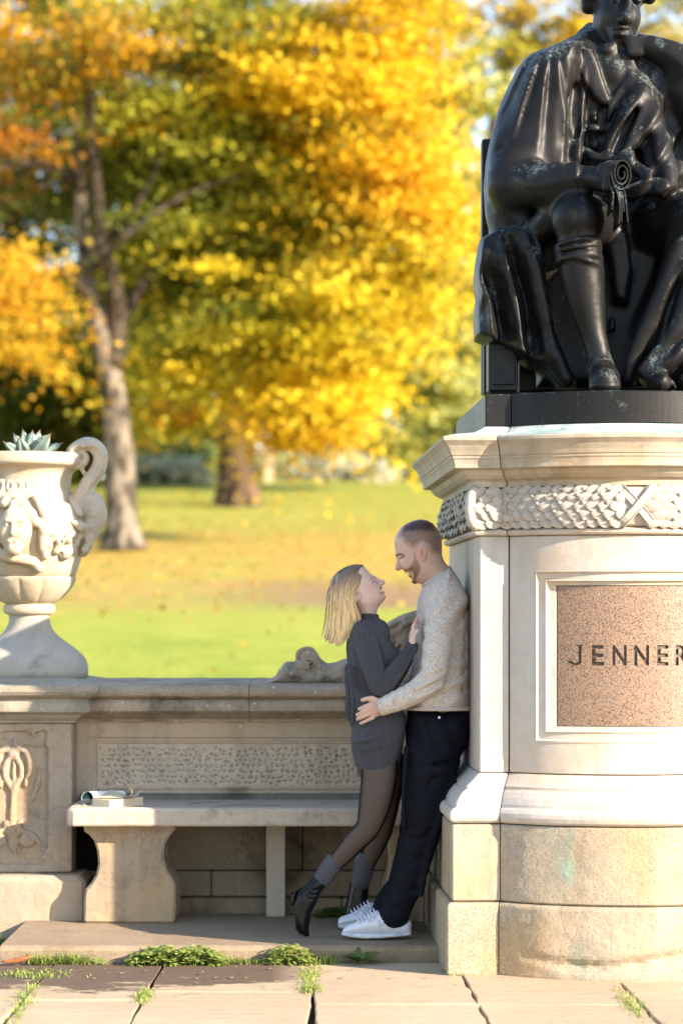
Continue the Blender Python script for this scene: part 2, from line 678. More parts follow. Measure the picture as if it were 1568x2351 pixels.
PIERSTONE = stone('pier_stone', (.53, .42, .31), (.42, .325, .235), grime=(.12, .095, .065), grime_at=.58, pit=.8, bump=.9, ochre=.6, streak=.5, grime_scale=5)
SEATSTONE = stone('seat_stone', (.64, .53, .41), (.53, .43, .325), grime=(.10, .09, .075), grime_at=.57, pit=1.2, bump=.8, streak=.4)
URNSTONE = stone('urn_stone', (.60, .51, .385), (.50, .42, .31), grime=(.24, .18, .10), grime_at=.62, pit=.4, bump=.6, ochre=.3, streak=.2)
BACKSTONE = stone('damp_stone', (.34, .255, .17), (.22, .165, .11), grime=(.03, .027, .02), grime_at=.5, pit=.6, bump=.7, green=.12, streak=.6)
SCROLLSTONE = stone('mossy_stone', (.56, .46, .36), (.38, .30, .22), grime=(.05, .05, .035), grime_at=.52, pit=.8, bump=.9, streak=.3, lichen=1.0, grime_scale=7)

# ------------------------------------------------------------------ ground: pavement, step, lawn
SOIL = plain('damp_soil', (.055, .04, .028), .95, .4, 40, .8, 120, Specular_IOR_Level=.1)


def slab_material():
    s = NT('york_stone')
    c = s.mix(s.ramp(s.noise(1.6, 5, .6), [(.3, 0), (.7, 1)]), (.43, .325, .205), (.53, .41, .27))
    g = s.noise(4, 6, .65, s.mapped((.5, 2.2, 1), (2, 0, 0)), .6)
    c = s.mix(s.ramp(g, [(.45, 0), (.75, .5)]), c, (.42, .30, .18))
    c = s.mix(s.ramp(s.noise(60, 4, .7), [(.52, 0), (.72, .4)]), c, (.22, .175, .125))
    # spilt soil along the foot of the step, thinning towards the lens
    P = s.sep(s.tc.outputs['Object'])
    edge = s.math('ADD', P[1], s.math('MULTIPLY', s.math('SUBTRACT', s.noise(4.5, 7, .75, s.mapped((.8, 1.6, 1))), .5), 1.5))
    left = s.math('MULTIPLY_ADD', P[0], -.30, 0.0)
    m = s.ramp(s.math('ADD', s.math('SUBTRACT', edge, 9.42), s.math('MINIMUM', left, .24)), [(0.02, 0), (.12, 1)])
    m = s.math('MULTIPLY', m, s.ramp(P[0], [(.0, 1), (.02, 0)]) if False else s.ramp(s.math('ADD', P[0], 1.0), [(.72, 1), (.92, 0)]))
    c = s.mix(s.math('MULTIPLY', m, .93), c, s.mix(s.noise(90, 3), (.075, .05, .034), (.15, .10, .066)))
    h = s.math('ADD', s.noise(9, 5, .6, s.mapped((.6, 2, 1))), s.math('MULTIPLY', s.noise(140, 3, .7), .25))
    return s.done(c, .88, s.bump(h, .55, .02), Specular_IOR_Level=.2)


SLAB = slab_material()
pave = thing('pavement', None, None, (0, 0, 0), kind='structure')
part('soil_bed', box((0.4, 9.2, -.09), (6, 3.0, .055)), SOIL, pave)
xs = [-4.6, -3.3, -2.25, -1.178, -.735, -.11, .49, 1.085, 1.75, 2.7, 3.6, 4.6]
for i in range(len(xs) - 1):
    x0, x1 = xs[i], xs[i + 1]
    # cross joints differ from one column of flags to the next
    cuts = {2: [6.3, 7.4, 8.3, 9.0, 9.95], 3: [6.4, 7.5, 8.2, 8.97, 9.93], 4: [6.2, 7.3, 8.35, 9.17, 9.93], 5: [6.4, 7.6, 8.25, 8.86, 9.36, 9.93],
            6: [6.3, 7.2, 8.1, 8.85, 9.93], 7: [6.5, 7.5, 8.4, 9.05, 9.93]}.get(i, [6.2, 7.2, 8.2, 9.1, 9.94])
    for a, b in zip(cuts[:-1], cuts[1:]):
        n = 7
        g = .003 + .003 * rng.random()
        bx0, bx1, by0, by1 = x0 + g, x1 - g, a + .004, b - .004
        if i in (2,): bx1 += .0
        t = np.linspace(0, 1, n)
        P = [(bx0 + (bx1 - bx0) * q, by0) for q in t] + [(bx1, by0 + (by1 - by0) * q) for q in t[1:]] + [(bx1 - (bx1 - bx0) * q, by1) for q in t[1:]] + [(bx0, by1 - (by1 - by0) * q) for q in t[1:-1]]
        P = np.array(P)
        skew = .05 * (1 if i >= 6 else -.6 if i <= 4 else .3)
        P[:, 0] += (9.2 - P[:, 1]) * 0.03 * (1 if i >= 5 else -.3)
        P += rng.normal(0, .003, P.shape)
        z = rng.uniform(-.004, .003)
        tilt = rng.normal(0, .003, 2)
        zz = z + tilt[0] * (P[:, 0] - P[:, 0].mean()) + tilt[1] * (P[:, 1] - P[:, 1].mean())
        c = P.mean(0)
        Q = c + (P - c) * (1 - .012)
        V, F = loft([np.c_[P, np.full(len(P), -.05)], np.c_[P, zz - .008], np.c_[Q, zz]])
        part('paving_stone', (V, F), SLAB, pave)

STEPM = stone('step_stone', (.42, .32, .215), (.32, .24, .155), grime=(.09, .07, .045), grime_at=.58, pit=.5, bump=.8, streak=.2)
# the low stone step that carries the bench and the couple
step = thing('stone_step', None, None, (0, 10.5, 0), kind='structure')
for x0, x1 in ((-1.405, .62),):
    n = 48
    px = np.linspace(x0, x1, n)
    rings = []
    front = 9.965 + (.006 * fbm(np.c_[px, px * 0, px * 0], 9, 3, 5))
    for yy, zz in ((0.012, -.04), (0.0, .045), (.006, .058), (.02, .065), (1.2, .065), (1.2, -.04)):
        rings.append(np.c_[px, (front + yy) if yy < 1 else np.full(n, 11.16), np.full(n, zz) + (.0018 * fbm(np.c_[px, px * 0 + yy, px * 0], 6, 3, 2) if .05 < zz < .0649 or yy == 0 else 0)])
    V = np.vstack(rings)
    F = [[i * n + j, i * n + j + 1, ((i + 1) % 6) * n + j + 1, ((i + 1) % 6) * n + j] for i in range(6) for j in range(n - 1)]
    F = [f[::-1] for f in F] + [[i * n for i in range(6)], [i * n + n - 1 for i in range(6)][::-1]]
    part('step_stone', (V, [f[::-1] for f in F]), STEPM, step)


def lawn_z(x, y):
    x, y = np.asarray(x, float), np.asarray(y, float)
    z = np.interp(y, [11, 13, 16, 20, 26, 44, 62, 90, 130, 400], [-.02, -.02, .2, .62, 1.12, 2.74, 4.30, 6.6, 8.6, 10])
    return z + .10 * np.sin(x * .17 + y * .11) * np.clip((y - 14) / 20, 0, 1)


def lawn_material():
    s = NT('autumn_lawn')
    P = s.sep(s.tc.outputs['Object'])
    gr = s.mix(s.ramp(s.noise(1.3, 5, .7), [(.3, 0), (.7, 1)]), (.27, .35, .05), (.43, .48, .085))
    gr = s.mix(s.ramp(s.noise(.35, 3, .6), [(.4, 0), (.7, .6)]), gr, (.45, .46, .09))
    lv = s.mix(s.ramp(s.noise(2.6, 5, .8), [(.3, 0), (.7, 1)]), (.57, .31, .08), (.68, .44, .15))
    w = s.math('ADD', P[1], s.math('MULTIPLY', s.math('SUBTRACT', s.noise(.22, 4, .7), .5), 11))
    near = s.ramp(s.math('MULTIPLY', w, .01), [(.30, .02), (.34, .8), (.46, .95), (.54, .4), (.62, .25), (.85, .2)])
    c = s.mix(s.math('MULTIPLY', near, s.ramp(s.noise(.9, 4, .75), [(.32, .2), (.62, 1)])), gr, lv)
    # worn earth across the slope under the trees
    e = s.math('ADD', P[1], s.math('MULTIPLY', s.math('SUBTRACT', s.noise(.3, 4, .6, s.mapped((1, 1, 1), (4, 4, 0))), .5), 9))
    em = s.ramp(s.math('MULTIPLY', e, .01), [(.305, 0), (.322, .9), (.345, .9), (.375, 0)])
    ex = s.ramp(s.math('MULTIPLY_ADD', P[0], .1, .5), [(.3, .25), (.48, 1)])
    c = s.mix(s.math('MULTIPLY', em, ex), c, (.36, .23, .14))
    return s.done(c, .95, s.bump(s.noise(14, 4, .8), .9, .12), Specular_IOR_Level=.1)


LAWN = lawn_material()
ys = np.concatenate([np.linspace(11.42, 30, 50), np.linspace(31, 100, 80), np.linspace(105, 420, 40)])
xl = np.concatenate([np.linspace(-200, -32, 18), np.linspace(-30, 30, 90), np.linspace(32, 200, 18)])
GX, GY = np.meshgrid(xl, ys)
GZ = lawn_z(GX, GY) + .05 * fbm(np.stack([GX, GY, GX * 0], -1), .4, 3, 4) * np.clip((GY - 14) / 6, 0, 1)
nx, ny = len(xl), len(ys)
ii = np.arange((ny - 1) * nx).reshape(ny - 1, nx)[:, :-1].ravel()
lawn = part('lawn', (np.stack([GX.ravel(), GY.ravel(), GZ.ravel()], 1), np.stack([ii, ii + 1, ii + 1 + nx, ii + nx], 1)), LAWN, smooth=True)
lawn['kind'] = 'structure'
gr_v = np.array([[-400, -60, -.16], [400, -60, -.16], [400, 11.42, -.16], [-400, 11.42, -.16], ])
bg_ground = part('ground', (np.vstack([gr_v, [[-400, 400, -.5], [400, 400, -.5]]]), [[0, 1, 2, 3], [3, 2, 5, 4]]), SOIL)
bg_ground['kind'] = 'structure'

# ------------------------------------------------------------------ pedestal
PED_ROT = R(2.35)
HW, PD, RB, YCB = .60, 1.40, .676, .476
ped = thing('statue_pedestal', 'pale stone pedestal with bowed front, laurel frieze and granite name panel', 'pedestal', (1.1515, 9.7446, 0), PED_ROT)


def xj(d):
    return math.sqrt((RB + d) ** 2 - (YCB + d) ** 2)


def dense(levels, step):
    out = [levels[0]]
    for a, b in zip(levels[:-1], levels[1:]):
        L = math.hypot(b[0] - a[0], b[1] - a[1])
        k = max(1, int(L / step))
        for i in range(1, k + 1):
            out.append((a[0] + (b[0] - a[0]) * i / k, a[1] + (b[1] - a[1]) * i / k))
    return out


def ped_front(levels, name, mat, n=40, step=.03, rough=0.0, erode=None, parent=None, gap=.002, smooth=False):
    rings = []
    for d, z in dense(levels, step):
        j = xj(d) - gap
        ph = np.linspace(-math.asin(j / (RB + d)), math.asin(j / (RB + d)), n)
        rr = np.full(n, RB + d)
        if rough:
            P = np.stack([ph * .7, np.full(n, z), np.full(n, .3)], 1)
            q = fbm(P, 9, 4, 3) * rough
            if erode: q = q + erode(ph * .7, z)
            edge = np.clip((j - np.abs(rr * np.sin(ph))) / .03, 0, 1)
            rr = rr + q * edge
        arc = np.stack([rr * np.sin(ph), YCB - rr * np.cos(ph), np.full(n, z)], 1)
        back = np.array([[j, PD + d, z], [-j, PD + d, z]])
        rings.append(np.vstack([arc, back]))
    V, F = loft(rings)
    return part(name, (V, F), mat, parent or ped, local=True, smooth=smooth)


def ped_corner(levels, name, mat, side=-1, parent=None, gap=.002, ch=.006, step=.05, rough=.0):
    rings = []
    for d, z in dense(levels, step):
        j = xj(d) + gap
        ysd = np.linspace(PD + d, -d + ch, 14)
        xsf = np.linspace(-HW - d + ch, -j, 5)
        q = rough * fbm(np.stack([ysd, ysd * 0, ysd * 0 + z], 1), 8, 3, 9) if rough else 0
        P = np.vstack([np.c_[np.full(14, -HW - d) + q, ysd], np.c_[xsf, np.full(5, -d)], [[-j, PD + d]]])
        rings.append(np.c_[P, np.full(len(P), z)])
    V, F = loft(rings)
    if side > 0:
        V = V * np.array([-1, 1, 1])
        F = [f[::-1] for f in F]
    return part(name, (V, F), mat, parent or ped, local=True)


def course(name, levels, mat, mat2=None, rough=0.0, erode=None, n=40, step=.03, smooth=False):
    ped_front(levels, name, mat, n, step, rough, erode, smooth=smooth)
    ped_corner(levels, name, mat2 or mat, -1, rough=rough * .4)
    ped_corner(levels, name, mat2 or mat, 1)


def worn_foot(u, z):
    m = np.exp(-((z - .075 - .02 * np.sin(u * 9)) / .022) ** 2) * np.clip((u + .42) * 5, 0, 1)
    return -m * (.022 + .014 * fbm(np.stack([u, np.full_like(u, z), u * 0], 1), 22, 3, 8))


course('plinth_stone', [(.130, -.05), (.142, .010), (.142, .272), (.139, .280), (.128, .288)], PORTLAND_LOW, rough=.008, erode=worn_foot, n=90, step=.012)
course('base_stone', [(.112, .291), (.120, .298), (.120, .590), (.112, .597)], PORTLAND_LOW, rough=.007, n=80, step=.015)
course('base_moulding', [(.100, .600), (.116, .603), (.127, .612), (.132, .628), (.130, .643), (.120, .657), (.108, .662), (.105, .667), (.104, .676), (.092, .700), (.074, .722),
                         (.062, .730), (.057, .734), (.057, .744), (.046, .752), (.030, .766), (.014, .782), (.003, .793)], PORTLAND, rough=.002, n=60, step=.02)
ped_corner([(0, .797), (0, 1.743)], 'shaft_stone', PORTLAND, -1)
ped_corner([(0, .797), (0, 1.743)], 'shaft_stone', PORTLAND, 1)
course('necking', [(.004, 1.7455), (.018, 1.749), (.024, 1.756), (.024, 1.766), (.012, 1.7745)], PORTLAND)
FRZ = [(.012, 1.777), (.028, 1.785), (.040, 1.81), (.046, 1.855), (.040, 1.90), (.028, 1.925), (.014, 1.935)]
FRIEZE = stone('carved_portland', (.55, .49, .42), (.44, .385, .32), grime=(.10, .085, .06), grime_at=.62, pit=.5, bump=.6, streak=.4)
course('frieze', FRZ, FRIEZE, step=.02)
course('cornice', [(.020, 1.938), (.028, 1.940), (.028, 1.960), (.034, 1.966), (.050, 1.972), (.068, 1.986), (.077, 2.000), (.079, 2.007), (.104, 2.009), (.112, 2.012), (.113, 2.026),
                   (.117, 2.044), (.122, 2.050), (.122, 2.058), (.127, 2.062), (.132, 2.078), (.143, 2.100), (.156, 2.114), (.161, 2.119), (.161, 2.131), (.156, 2.136)], CORNICE, step=.015, n=60)


def weather_mat():
    s = NT('verdigris_stained_stone')
    c = s.mix(s.ramp(s.noise(5, 5, .7), [(.4, 0), (.62, 1)]), (.22, .36, .31), (.56, .56, .50))
    c = s.mix(s.ramp(s.noise(12, 4, .7), [(.58, 0), (.68, .6)]), c, (.09, .10, .08))
    return s.done(c, .9, s.bump(s.noise(90, 4), .4, .005))


course('weathering', [(.145, 2.1375), (.10, 2.148), (.02, 2.160), (-.018, 2.180), (-.022, 2.186)], weather_mat())


def bend(u, v, dep, d=0.0):
    r = RB + d
    ph = np.asarray(u) / RB
    return np.stack([(r - dep) * np.sin(ph), YCB - (r - dep) * np.cos(ph), v], -1)


def rect_ring(u, v0, v1, n=44):
    t = np.linspace(0, 1, n, endpoint=False)
    return np.vstack([np.c_[-u + 2 * u * t, np.full(n, v0)], np.c_[np.full(n, u), v0 + (v1 - v0) * t], np.c_[u - 2 * u * t, np.full(n, v1)], np.c_[np.full(n, -u), v1 - (v1 - v0) * t]])


part('core', box((0, .72, 1.1), (.47, .62, 1.0)), BACKSTONE, ped, local=True)
ul = RB * math.asin(xj(0) / RB) - .002
FR = [(ul, .797, 1.743, .12), (ul, .797, 1.743, .003), (ul - .003, .80, 1.740, 0)]
rings = []
for u, v0, v1, dep in FR + [(ul - .003 + (.410 - ul + .003) * t, .80 + .12 * t, 1.740 - .132 * t, 0) for t in np.linspace(.1, 1, 10)]:
    q = rect_ring(u, v0, v1)
    rings.append(bend(q[:, 0], q[:, 1], dep))
V, F = loft(rings[:3], caps=False)
V2, F2 = loft(rings[2:], caps=False)
part('shaft_stone', (np.vstack([V, V2]), F + [[i + len(V) for i in f] for f in F2]), PORTLAND, ped, local=True, smooth=False)
rings = []
for u, v0, v1, dep in [(.4095, .9205, 1.6075, .02), (.4095, .9205, 1.6075, -.002), (.402, .928, 1.600, -.003), (.396, .934, 1.594, .010), (.372, .958, 1.570, .012), (.364, .964, 1.564, .006), (.352, .972, 1.556, .022), (.330, .984, 1.546, .026), (.322, .988, 1.542, .055)]:
    q = rect_ring(u, v0, v1)
    rings.append(bend(q[:, 0], q[:, 1], dep))
V, F = loft(rings, caps=False)
part('panel_frame', (V, F), PORTLAND, ped, local=True)


def granite(name, dirt=1.0):
    s = NT(name)
    v = s.new('ShaderNodeTexVoronoi')
    v.inputs['Scale'].default_value = 340
    s.ln(s.tc.outputs['Object'], v.inputs['Vector'])
    r = s.sep(v.outputs['Color'])[0]
    c = s.ramp(r, [(0, (.02, .017, .017)), (.16, (.06, .036, .03)), (.27, (.25, .145, .085)), (.5, (.30, .19, .115)), (.78, (.33, .235, .155)), (.9, (.20, .16, .125)), (1, (.39, .305, .225))], 'CONSTANT')
    c = s.mix(s.ramp(s.noise(3, 3), [(.35, 0), (.7, .3)]), c, (.28, .18, .13))
    if dirt < 1: c = s.mix(1.0, c, (dirt, dirt * .9, dirt * .85), 'MULTIPLY')
    return s.done(c, .42)


GRAN, GRAN_CUT = granite('pink_granite'), granite('grimy_cut_granite', .42)


def granite_panel():
    uu = np.linspace(-.3225, .3225, 41)
    V, F = [], []
    for k, v in enumerate((.9875, 1.5425)):
        for dep in (.030, .085):
            for u in uu: V.append((u, dep, v))
    n = 41
    I = lambda vv, dd, i: (vv * 2 + dd) * n + i
    for i in range(n - 1):
        F += [[I(0, 0, i), I(0, 0, i + 1), I(1, 0, i + 1), I(1, 0, i)], [I(0, 1, i + 1), I(0, 1, i), I(1, 1, i), I(1, 1, i + 1)],
              [I(0, 1, i), I(0, 1, i + 1), I(0, 0, i + 1), I(0, 0, i)], [I(1, 0, i), I(1, 0, i + 1), I(1, 1, i + 1), I(1, 1, i)]]
    F += [[I(0, 0, 0), I(1, 0, 0), I(1, 1, 0), I(0, 1, 0)], [I(0, 1, n - 1), I(1, 1, n - 1), I(1, 0, n - 1), I(0, 0, n - 1)]]
    o = link('granite_panel', mesh_data('granite_panel', V, F, GRAN), ped)
    # cut letters
    cv = []
    dg = bpy.context.evaluated_depsgraph_get()
    for ch, a, b in (('J', 915, 1000), ('E', 1048, 1116), ('N', 1165, 1246), ('N', 1290, 1376), ('E', 1424, 1492), ('R', 1536, 1612)):
        fc = bpy.data.curves.new('letter', 'FONT')
        fc.body = ch
        fc.size = .1
        fc.extrude = .009
        fc.offset = .0022
        fc.resolution_u = 4
        t = bpy.data.objects.new('letter', fc)
        COL.objects.link(t)
        bpy.context.view_layer.update()
        dg = bpy.context.evaluated_depsgraph_get()
        me = bpy.data.meshes.new_from_object(t.evaluated_get(dg))
        bpy.data.objects.remove(t)
        P = np.array([v.co[:] for v in me.vertices])
        F2 = [list(p.vertices) for p in me.polygons]
        bpy.data.meshes.remove(me)
        if ch == 'J':      # drawn by hand: straight stem with a small hook and a top serif
            q = [(.56, 1), (1, 1), (1, .95), (.90, .93), (.90, .25)] + [(.90 - .37 + .37 * math.cos(t), .25 + .25 * math.sin(t)) for t in np.linspace(-.2, -2.7, 9)] + [(.03, .12), (.10, .24), (.22, .22)] \
                + [(.53 + .20 * math.cos(t), .25 + .13 * math.sin(t)) for t in np.linspace(-2.5, -.2, 7)] + [(.70, .25), (.70, .93), (.56, .95)]
            q = np.array(q)
            P, F2 = loft([np.c_[q, np.full(len(q), -.009)], np.c_[q, np.full(len(q), .009)]])
            P = P * np.array([.1, .1, 1])

        def u_of(p):
            X = at((1120 + p / 1.96) / 1.2245, 1500, 9.56)[0] - 1.1515
            return RB * math.asin(X / RB)
        ua, ub = u_of(a), u_of(b)
        x0, x1, y0, y1 = P[:, 0].min(), P[:, 0].max(), P[:, 1].min(), P[:, 1].max()
        v0, v1 = 1.2275, 1.3085
        Q = np.c_[ua + (P[:, 0] - x0) / (x1 - x0) * (ub - ua), .030 + P[:, 2] * 1.0 + .001, v0 + (P[:, 1] - y0) / (y1 - y0) * (v1 - v0)]
        cv.append((Q, [f[::-1] for f in F2]))
    Vc, Fc = join(*cv)
    cm = mesh_data('cutter', Vc, Fc, GRAN_CUT)
    import bmesh
    bm = bmesh.new()
    bm.from_mesh(cm)
    bmesh.ops.remove_doubles(bm, verts=bm.verts, dist=1e-5)
    bmesh.ops.recalc_face_normals(bm, faces=bm.faces)
    bm.to_mesh(cm)
    bm.free()
    co = bpy.data.objects.new('cutter', cm)
    COL.objects.link(co)
    o.parent = None
    md = o.modifiers.new('b', 'BOOLEAN')
    md.operation = 'DIFFERENCE'
    md.solver = 'EXACT'
    md.material_mode = 'TRANSFER'
    md.object = co
    bpy.context.view_layer.update()
    dg = bpy.context.evaluated_depsgraph_get()
    me = bpy.data.meshes.new_from_object(o.evaluated_get(dg))
    o.modifiers.clear()
    bpy.data.objects.remove(co)
    P = np.array([v.co[:] for v in me.vertices])
    B = bend(P[:, 0], P[:, 2], P[:, 1])
    me.vertices.foreach_set('co', B.astype(np.float32).ravel())
    me.update()
    me.name = 'granite_panel'
    o.data = me
    o.parent = ped


granite_panel()

# laurel frieze: leaves and berries carved proud of the band
lv = []
for t in np.linspace(0, 1, 7):
    w = .021 * (math.sin(math.pi * min(1, t * .92 + .08)) ** .8) * (1 if t < 1 else 0) + (.0008 if t < 1 else 0)
    lift = .004 + .016 * t
    lv.append((t, w, lift))
LV, LF = [], []
for t, w, lift in lv:
    LV += [(-.030 + .064 * t, -w, lift - .008), (-.030 + .064 * t, 0, lift), (-.030 + .064 * t, w, lift - .008)]
for i in range(6):
    a = 3 * i
    LF += [[a, a + 3, a + 4, a + 1], [a + 1, a + 4, a + 5, a + 2]]
leaf_me = mesh_data('laurel_leaf', LV, LF, FRIEZE, True)
sp, sf = lathe([(.001, -.009), (.0065, -.006), (.0092, 0), (.0065, .006), (.001, .009)], 8)
berry_me = mesh_data('laurel_berry', sp, sf, FRIEZE, True)


def frieze_frame(kind, u, z):
    d = float(np.interp(z, [a[1] for a in FRZ], [a[0] for a in FRZ]))
    if kind == 'front':
        ph = u / RB
        p = Vector(((RB + d) * math.sin(ph), YCB - (RB + d) * math.cos(ph), z))
        return p, Vector((math.cos(ph), math.sin(ph), 0)), Vector((math.sin(ph), -math.cos(ph), 0))
    if kind == 'strip':
        return Vector((u, -d, z)), Vector((1, 0, 0)), Vector((0, -1, 0))
    return Vector((-HW - d, u, z)), Vector((0, -1, 0)), Vector((-1, 0, 0))


def put_piece(name, me, p, tx, nz, along, scale=1.0, tilt=0.0):
    tx = tx * along
    by = nz.cross(tx)
    M = Matrix((tx, by, nz)).transposed().to_4x4()
    M = Matrix.Translation(p) @ M @ Matrix.Rotation(tilt, 4, 'Z') @ Matrix.Scale(scale, 4)
    o = link(name, me, ped)
    o.matrix_local = M
    return o


for kind, us, al in (('front', np.arange(-.515, .516, .044), None), ('strip', np.array([-.592, -.548]), -1), ('side', np.arange(.02, 1.38, .052), 1)):
    for ci, u in enumerate(us):
        for r_ in range(5):
            z = 1.793 + .0315 * r_
            uu = u + (.022 if r_ % 2 else 0) * (-1 if u > 0 and kind == 'front' else 1)
            if kind == 'front' and (abs(uu) < .045 or abs(uu) > .53): continue
            p, tx, nz = frieze_frame(kind, uu, z)
            along = al if al is not None else (-1 if uu < 0 else 1)
            put_piece('laurel_leaf', leaf_me, p, tx, nz, along, rng.uniform(.92, 1.12) * (.95 if kind == 'side' else 1.04), rng.normal(0, .45 if kind == 'side' else .12))
            if kind != 'side' and (ci + r_) % 2 == 0:
                p2, tx, nz = frieze_frame(kind, uu + along * .036, min(max(z + .014, 1.79), 1.925))
                put_piece('laurel_berry', berry_me, p2 + nz * .010, tx, nz, 1, 1.0)
for side in (-1, 1):      # crossed ribbon at the middle, upright bands at the joints
    q = []
    for t in np.linspace(-1, 1, 12):
        z = 1.856 + t * .076
        u = side * t * .062
        p, tx, nz = frieze_frame('front', u, z)
        dv = (tx * side * .062 + Vector((0, 0, .076))).normalized()
        w = dv.cross(nz)
        q.append([np.array(p + nz * (.010 + .003 * side) + w * a * .017 + nz * b) for a, b in ((-1, -.03), (-1, .003), (-.82, .007), (-.7, .003), (.7, .003), (.82, .007), (1, .003), (1, -.03))])
    part('ribbon', loft([np.array(x) for x in q]), FRIEZE, ped, local=True)
for side in (-1, 1):
    for off in (-.014, .0, .014):
        q = []
        for z in np.linspace(1.779, 1.933, 9):
            d = float(np.interp(z, [a[1] for a in FRZ], [a[0] for a in FRZ])) + .009
            q.append([z, d])
        for nm, x0 in (('band', xj(.03) - .006 + off),):
            pts = [np.array([side * x0, -d - .002, z]) for z, d in q]
            part(nm, tube(pts, .0062, 6), FRIEZE, ped, local=True, smooth=True)
    pts = [np.array([side * (HW + d - .012), -d + .006, z]) for z, d in q]
    part('band', tube(pts, .021, 10), FRIEZE, ped, local=True, smooth=True)

# ------------------------------------------------------------------ wall, bench, pier


def run_x(prof, x0, x1, n, rough=.0025, seed=1):
    """Closed (y, z) profile drawn along X with slightly worn edges."""
    P = np.asarray(prof, float)
    rings = []
    for x in np.linspace(x0, x1, n):
        q = np.stack([np.full(len(P), x), P[:, 0], P[:, 1]], 1)
        nn = fbm(q, 11, 3, seed)
        q[:, 1] += rough * nn
        q[:, 2] += rough * .7 * fbm(q, 13, 3, seed + 9)
        rings.append(q)
    V, F = loft(rings)
    return V, F


RECESS_SHADE = plain('recess_shade_black', (.012, .010, .008), .95, .4, 30, .5, 60, Specular_IOR_Level=.05)  # near-black colour standing in for deep shade under the seat
wall = thing('garden_wall', 'low weathered stone wall behind the bench with stippled panel and moulded coping', 'wall', (-.35, 11.3, .0))
WALL_Y = 11.13
cap = [(11.13, .940), (11.108, .940), (11.104, .952), (11.07, .966), (11.036, .980), (11.004, .986), (10.988, .996), (10.985, 1.012), (10.985, 1.030), (10.993, 1.042), (11.004, 1.048),
       (10.984, 1.054), (10.966, 1.064), (10.960, 1.080), (10.962, 1.094), (10.978, 1.107), (11.05, 1.116), (11.25, 1.124), (11.5, 1.132), (11.52, 1.10), (11.5, .940)]
part('coping', run_x(cap, -1.30, -.42, 40), CAPSTONE, wall)
part('coping', run_x(cap, -.417, .50, 40, seed=4), CAPSTONE, wall)


def wall_face():
    x0, x1 = -1.218, .50
    rs = []
    for a, b, c, d_, dep in [(x0, x1, .560, .940, .3), (x0, x1, .560, .940, 0), (-1.143, .462, .612, .868, 0), (-1.137, .456, .618, .862, .010), (-1.128, .447, .626, .853, .010), (-1.124, .443, .630, .849, .002),
                             (-1.117, .436, .637, .842, .002), (-1.113, .432, .641, .838, .008)]:
        t = np.linspace(0, 1, 12, endpoint=False)
        q = np.vstack([np.c_[a + (b - a) * t, np.full(12, c)], np.c_[np.full(12, b), c + (d_ - c) * t], np.c_[b - (b - a) * t, np.full(12, d_)], np.c_[np.full(12, a), d_ - (d_ - c) * t]])
        rs.append(np.c_[q[:, 0], np.full(48, WALL_Y + dep), q[:, 1]])
    V, F = loft(rs, caps=False)
    part('panel_surround', (V, F), WALLSTONE, wall)
    gx, gz = np.linspace(-1.1135, .4325, 560), np.linspace(.6405, .8385, 76)
    X, Z = np.meshgrid(gx, gz)
    D = np.full(X.shape, 0.009)
    D += .0015 * fbm(np.stack([X, Z, X * 0], -1), 30, 3, 3)
    rr = np.random.default_rng(3)
    for i, cx in enumerate(np.arange(-1.10, .425, .0235)):
        for j in range(7):
            x = cx + rr.normal(0, .0045) + (.010 if j % 2 else 0)
            z = .658 + .0252 * j + rr.normal(0, .005)
            if z > .815 and rr.random() < .3: continue
            s1, s2, a = rr.uniform(.0052, .0085), rr.uniform(.0042, .0065), rr.uniform(-.9, .3)
            i0, i1 = np.searchsorted(gx, [x - .025, x + .025])
            u, v = X[:, i0:i1] - x, Z[:, i0:i1] - z
            p, q = u * math.cos(a) + v * math.sin(a), -u * math.sin(a) + v * math.cos(a)
            D[:, i0:i1] += rr.uniform(.008, .0125) * np.exp(-(p / s1) ** 2 - (q / s2) ** 2)
            D[:, i0:i1] -= .003 * np.exp(-((u + .008) / .008) ** 2 - ((v + .009) / .007) ** 2)
    D[0], D[-1], D[:, 0], D[:, -1] = .008, .008, .008, .008
    n, m = len(gx), len(gz)
    I = np.arange((m - 1) * n).reshape(m - 1, n)[:, :-1].ravel()
    pit = NT('stippled_stone')
    c = pit.mix(pit.ramp(pit.noise(2.2, 5, .6), [(.3, 0), (.7, 1)]), (.52, .41, .30), (.60, .48, .36))
    c = pit.mix(pit.ramp(pit.noise(40, 4, .7), [(.5, 0), (.7, .35)]), c, (.24, .20, .15))
    P = pit.sep(pit.tc.outputs['Object'])
    st = pit.noise(3, 5, .7, pit.mapped((2.2, 1, .8)))
    c = pit.mix(pit.ramp(st, [(.48, 0), (.7, .45)]), c, (.20, .175, .14))
    hole = pit.attr('pit')
    c = pit.mix(pit.math('MULTIPLY', pit.ramp(hole, [(.2, 0), (.9, 1)]), .42), c, (.10, .08, .06))   # darker colour inside the holes
    pm = pit.done(c, .95, pit.bump(pit.noise(220, 3, .7), .5, .006), Specular_IOR_Level=.1)
    part('stippled_panel', (np.stack([X.ravel(), WALL_Y + D.ravel(), Z.ravel()], 1), np.stack([I, I + 1, I + 1 + n, I + n], 1)), pm, wall, smooth=True,
         attrs={'pit': np.clip((D.ravel() - .011) / .008, 0, 1)})


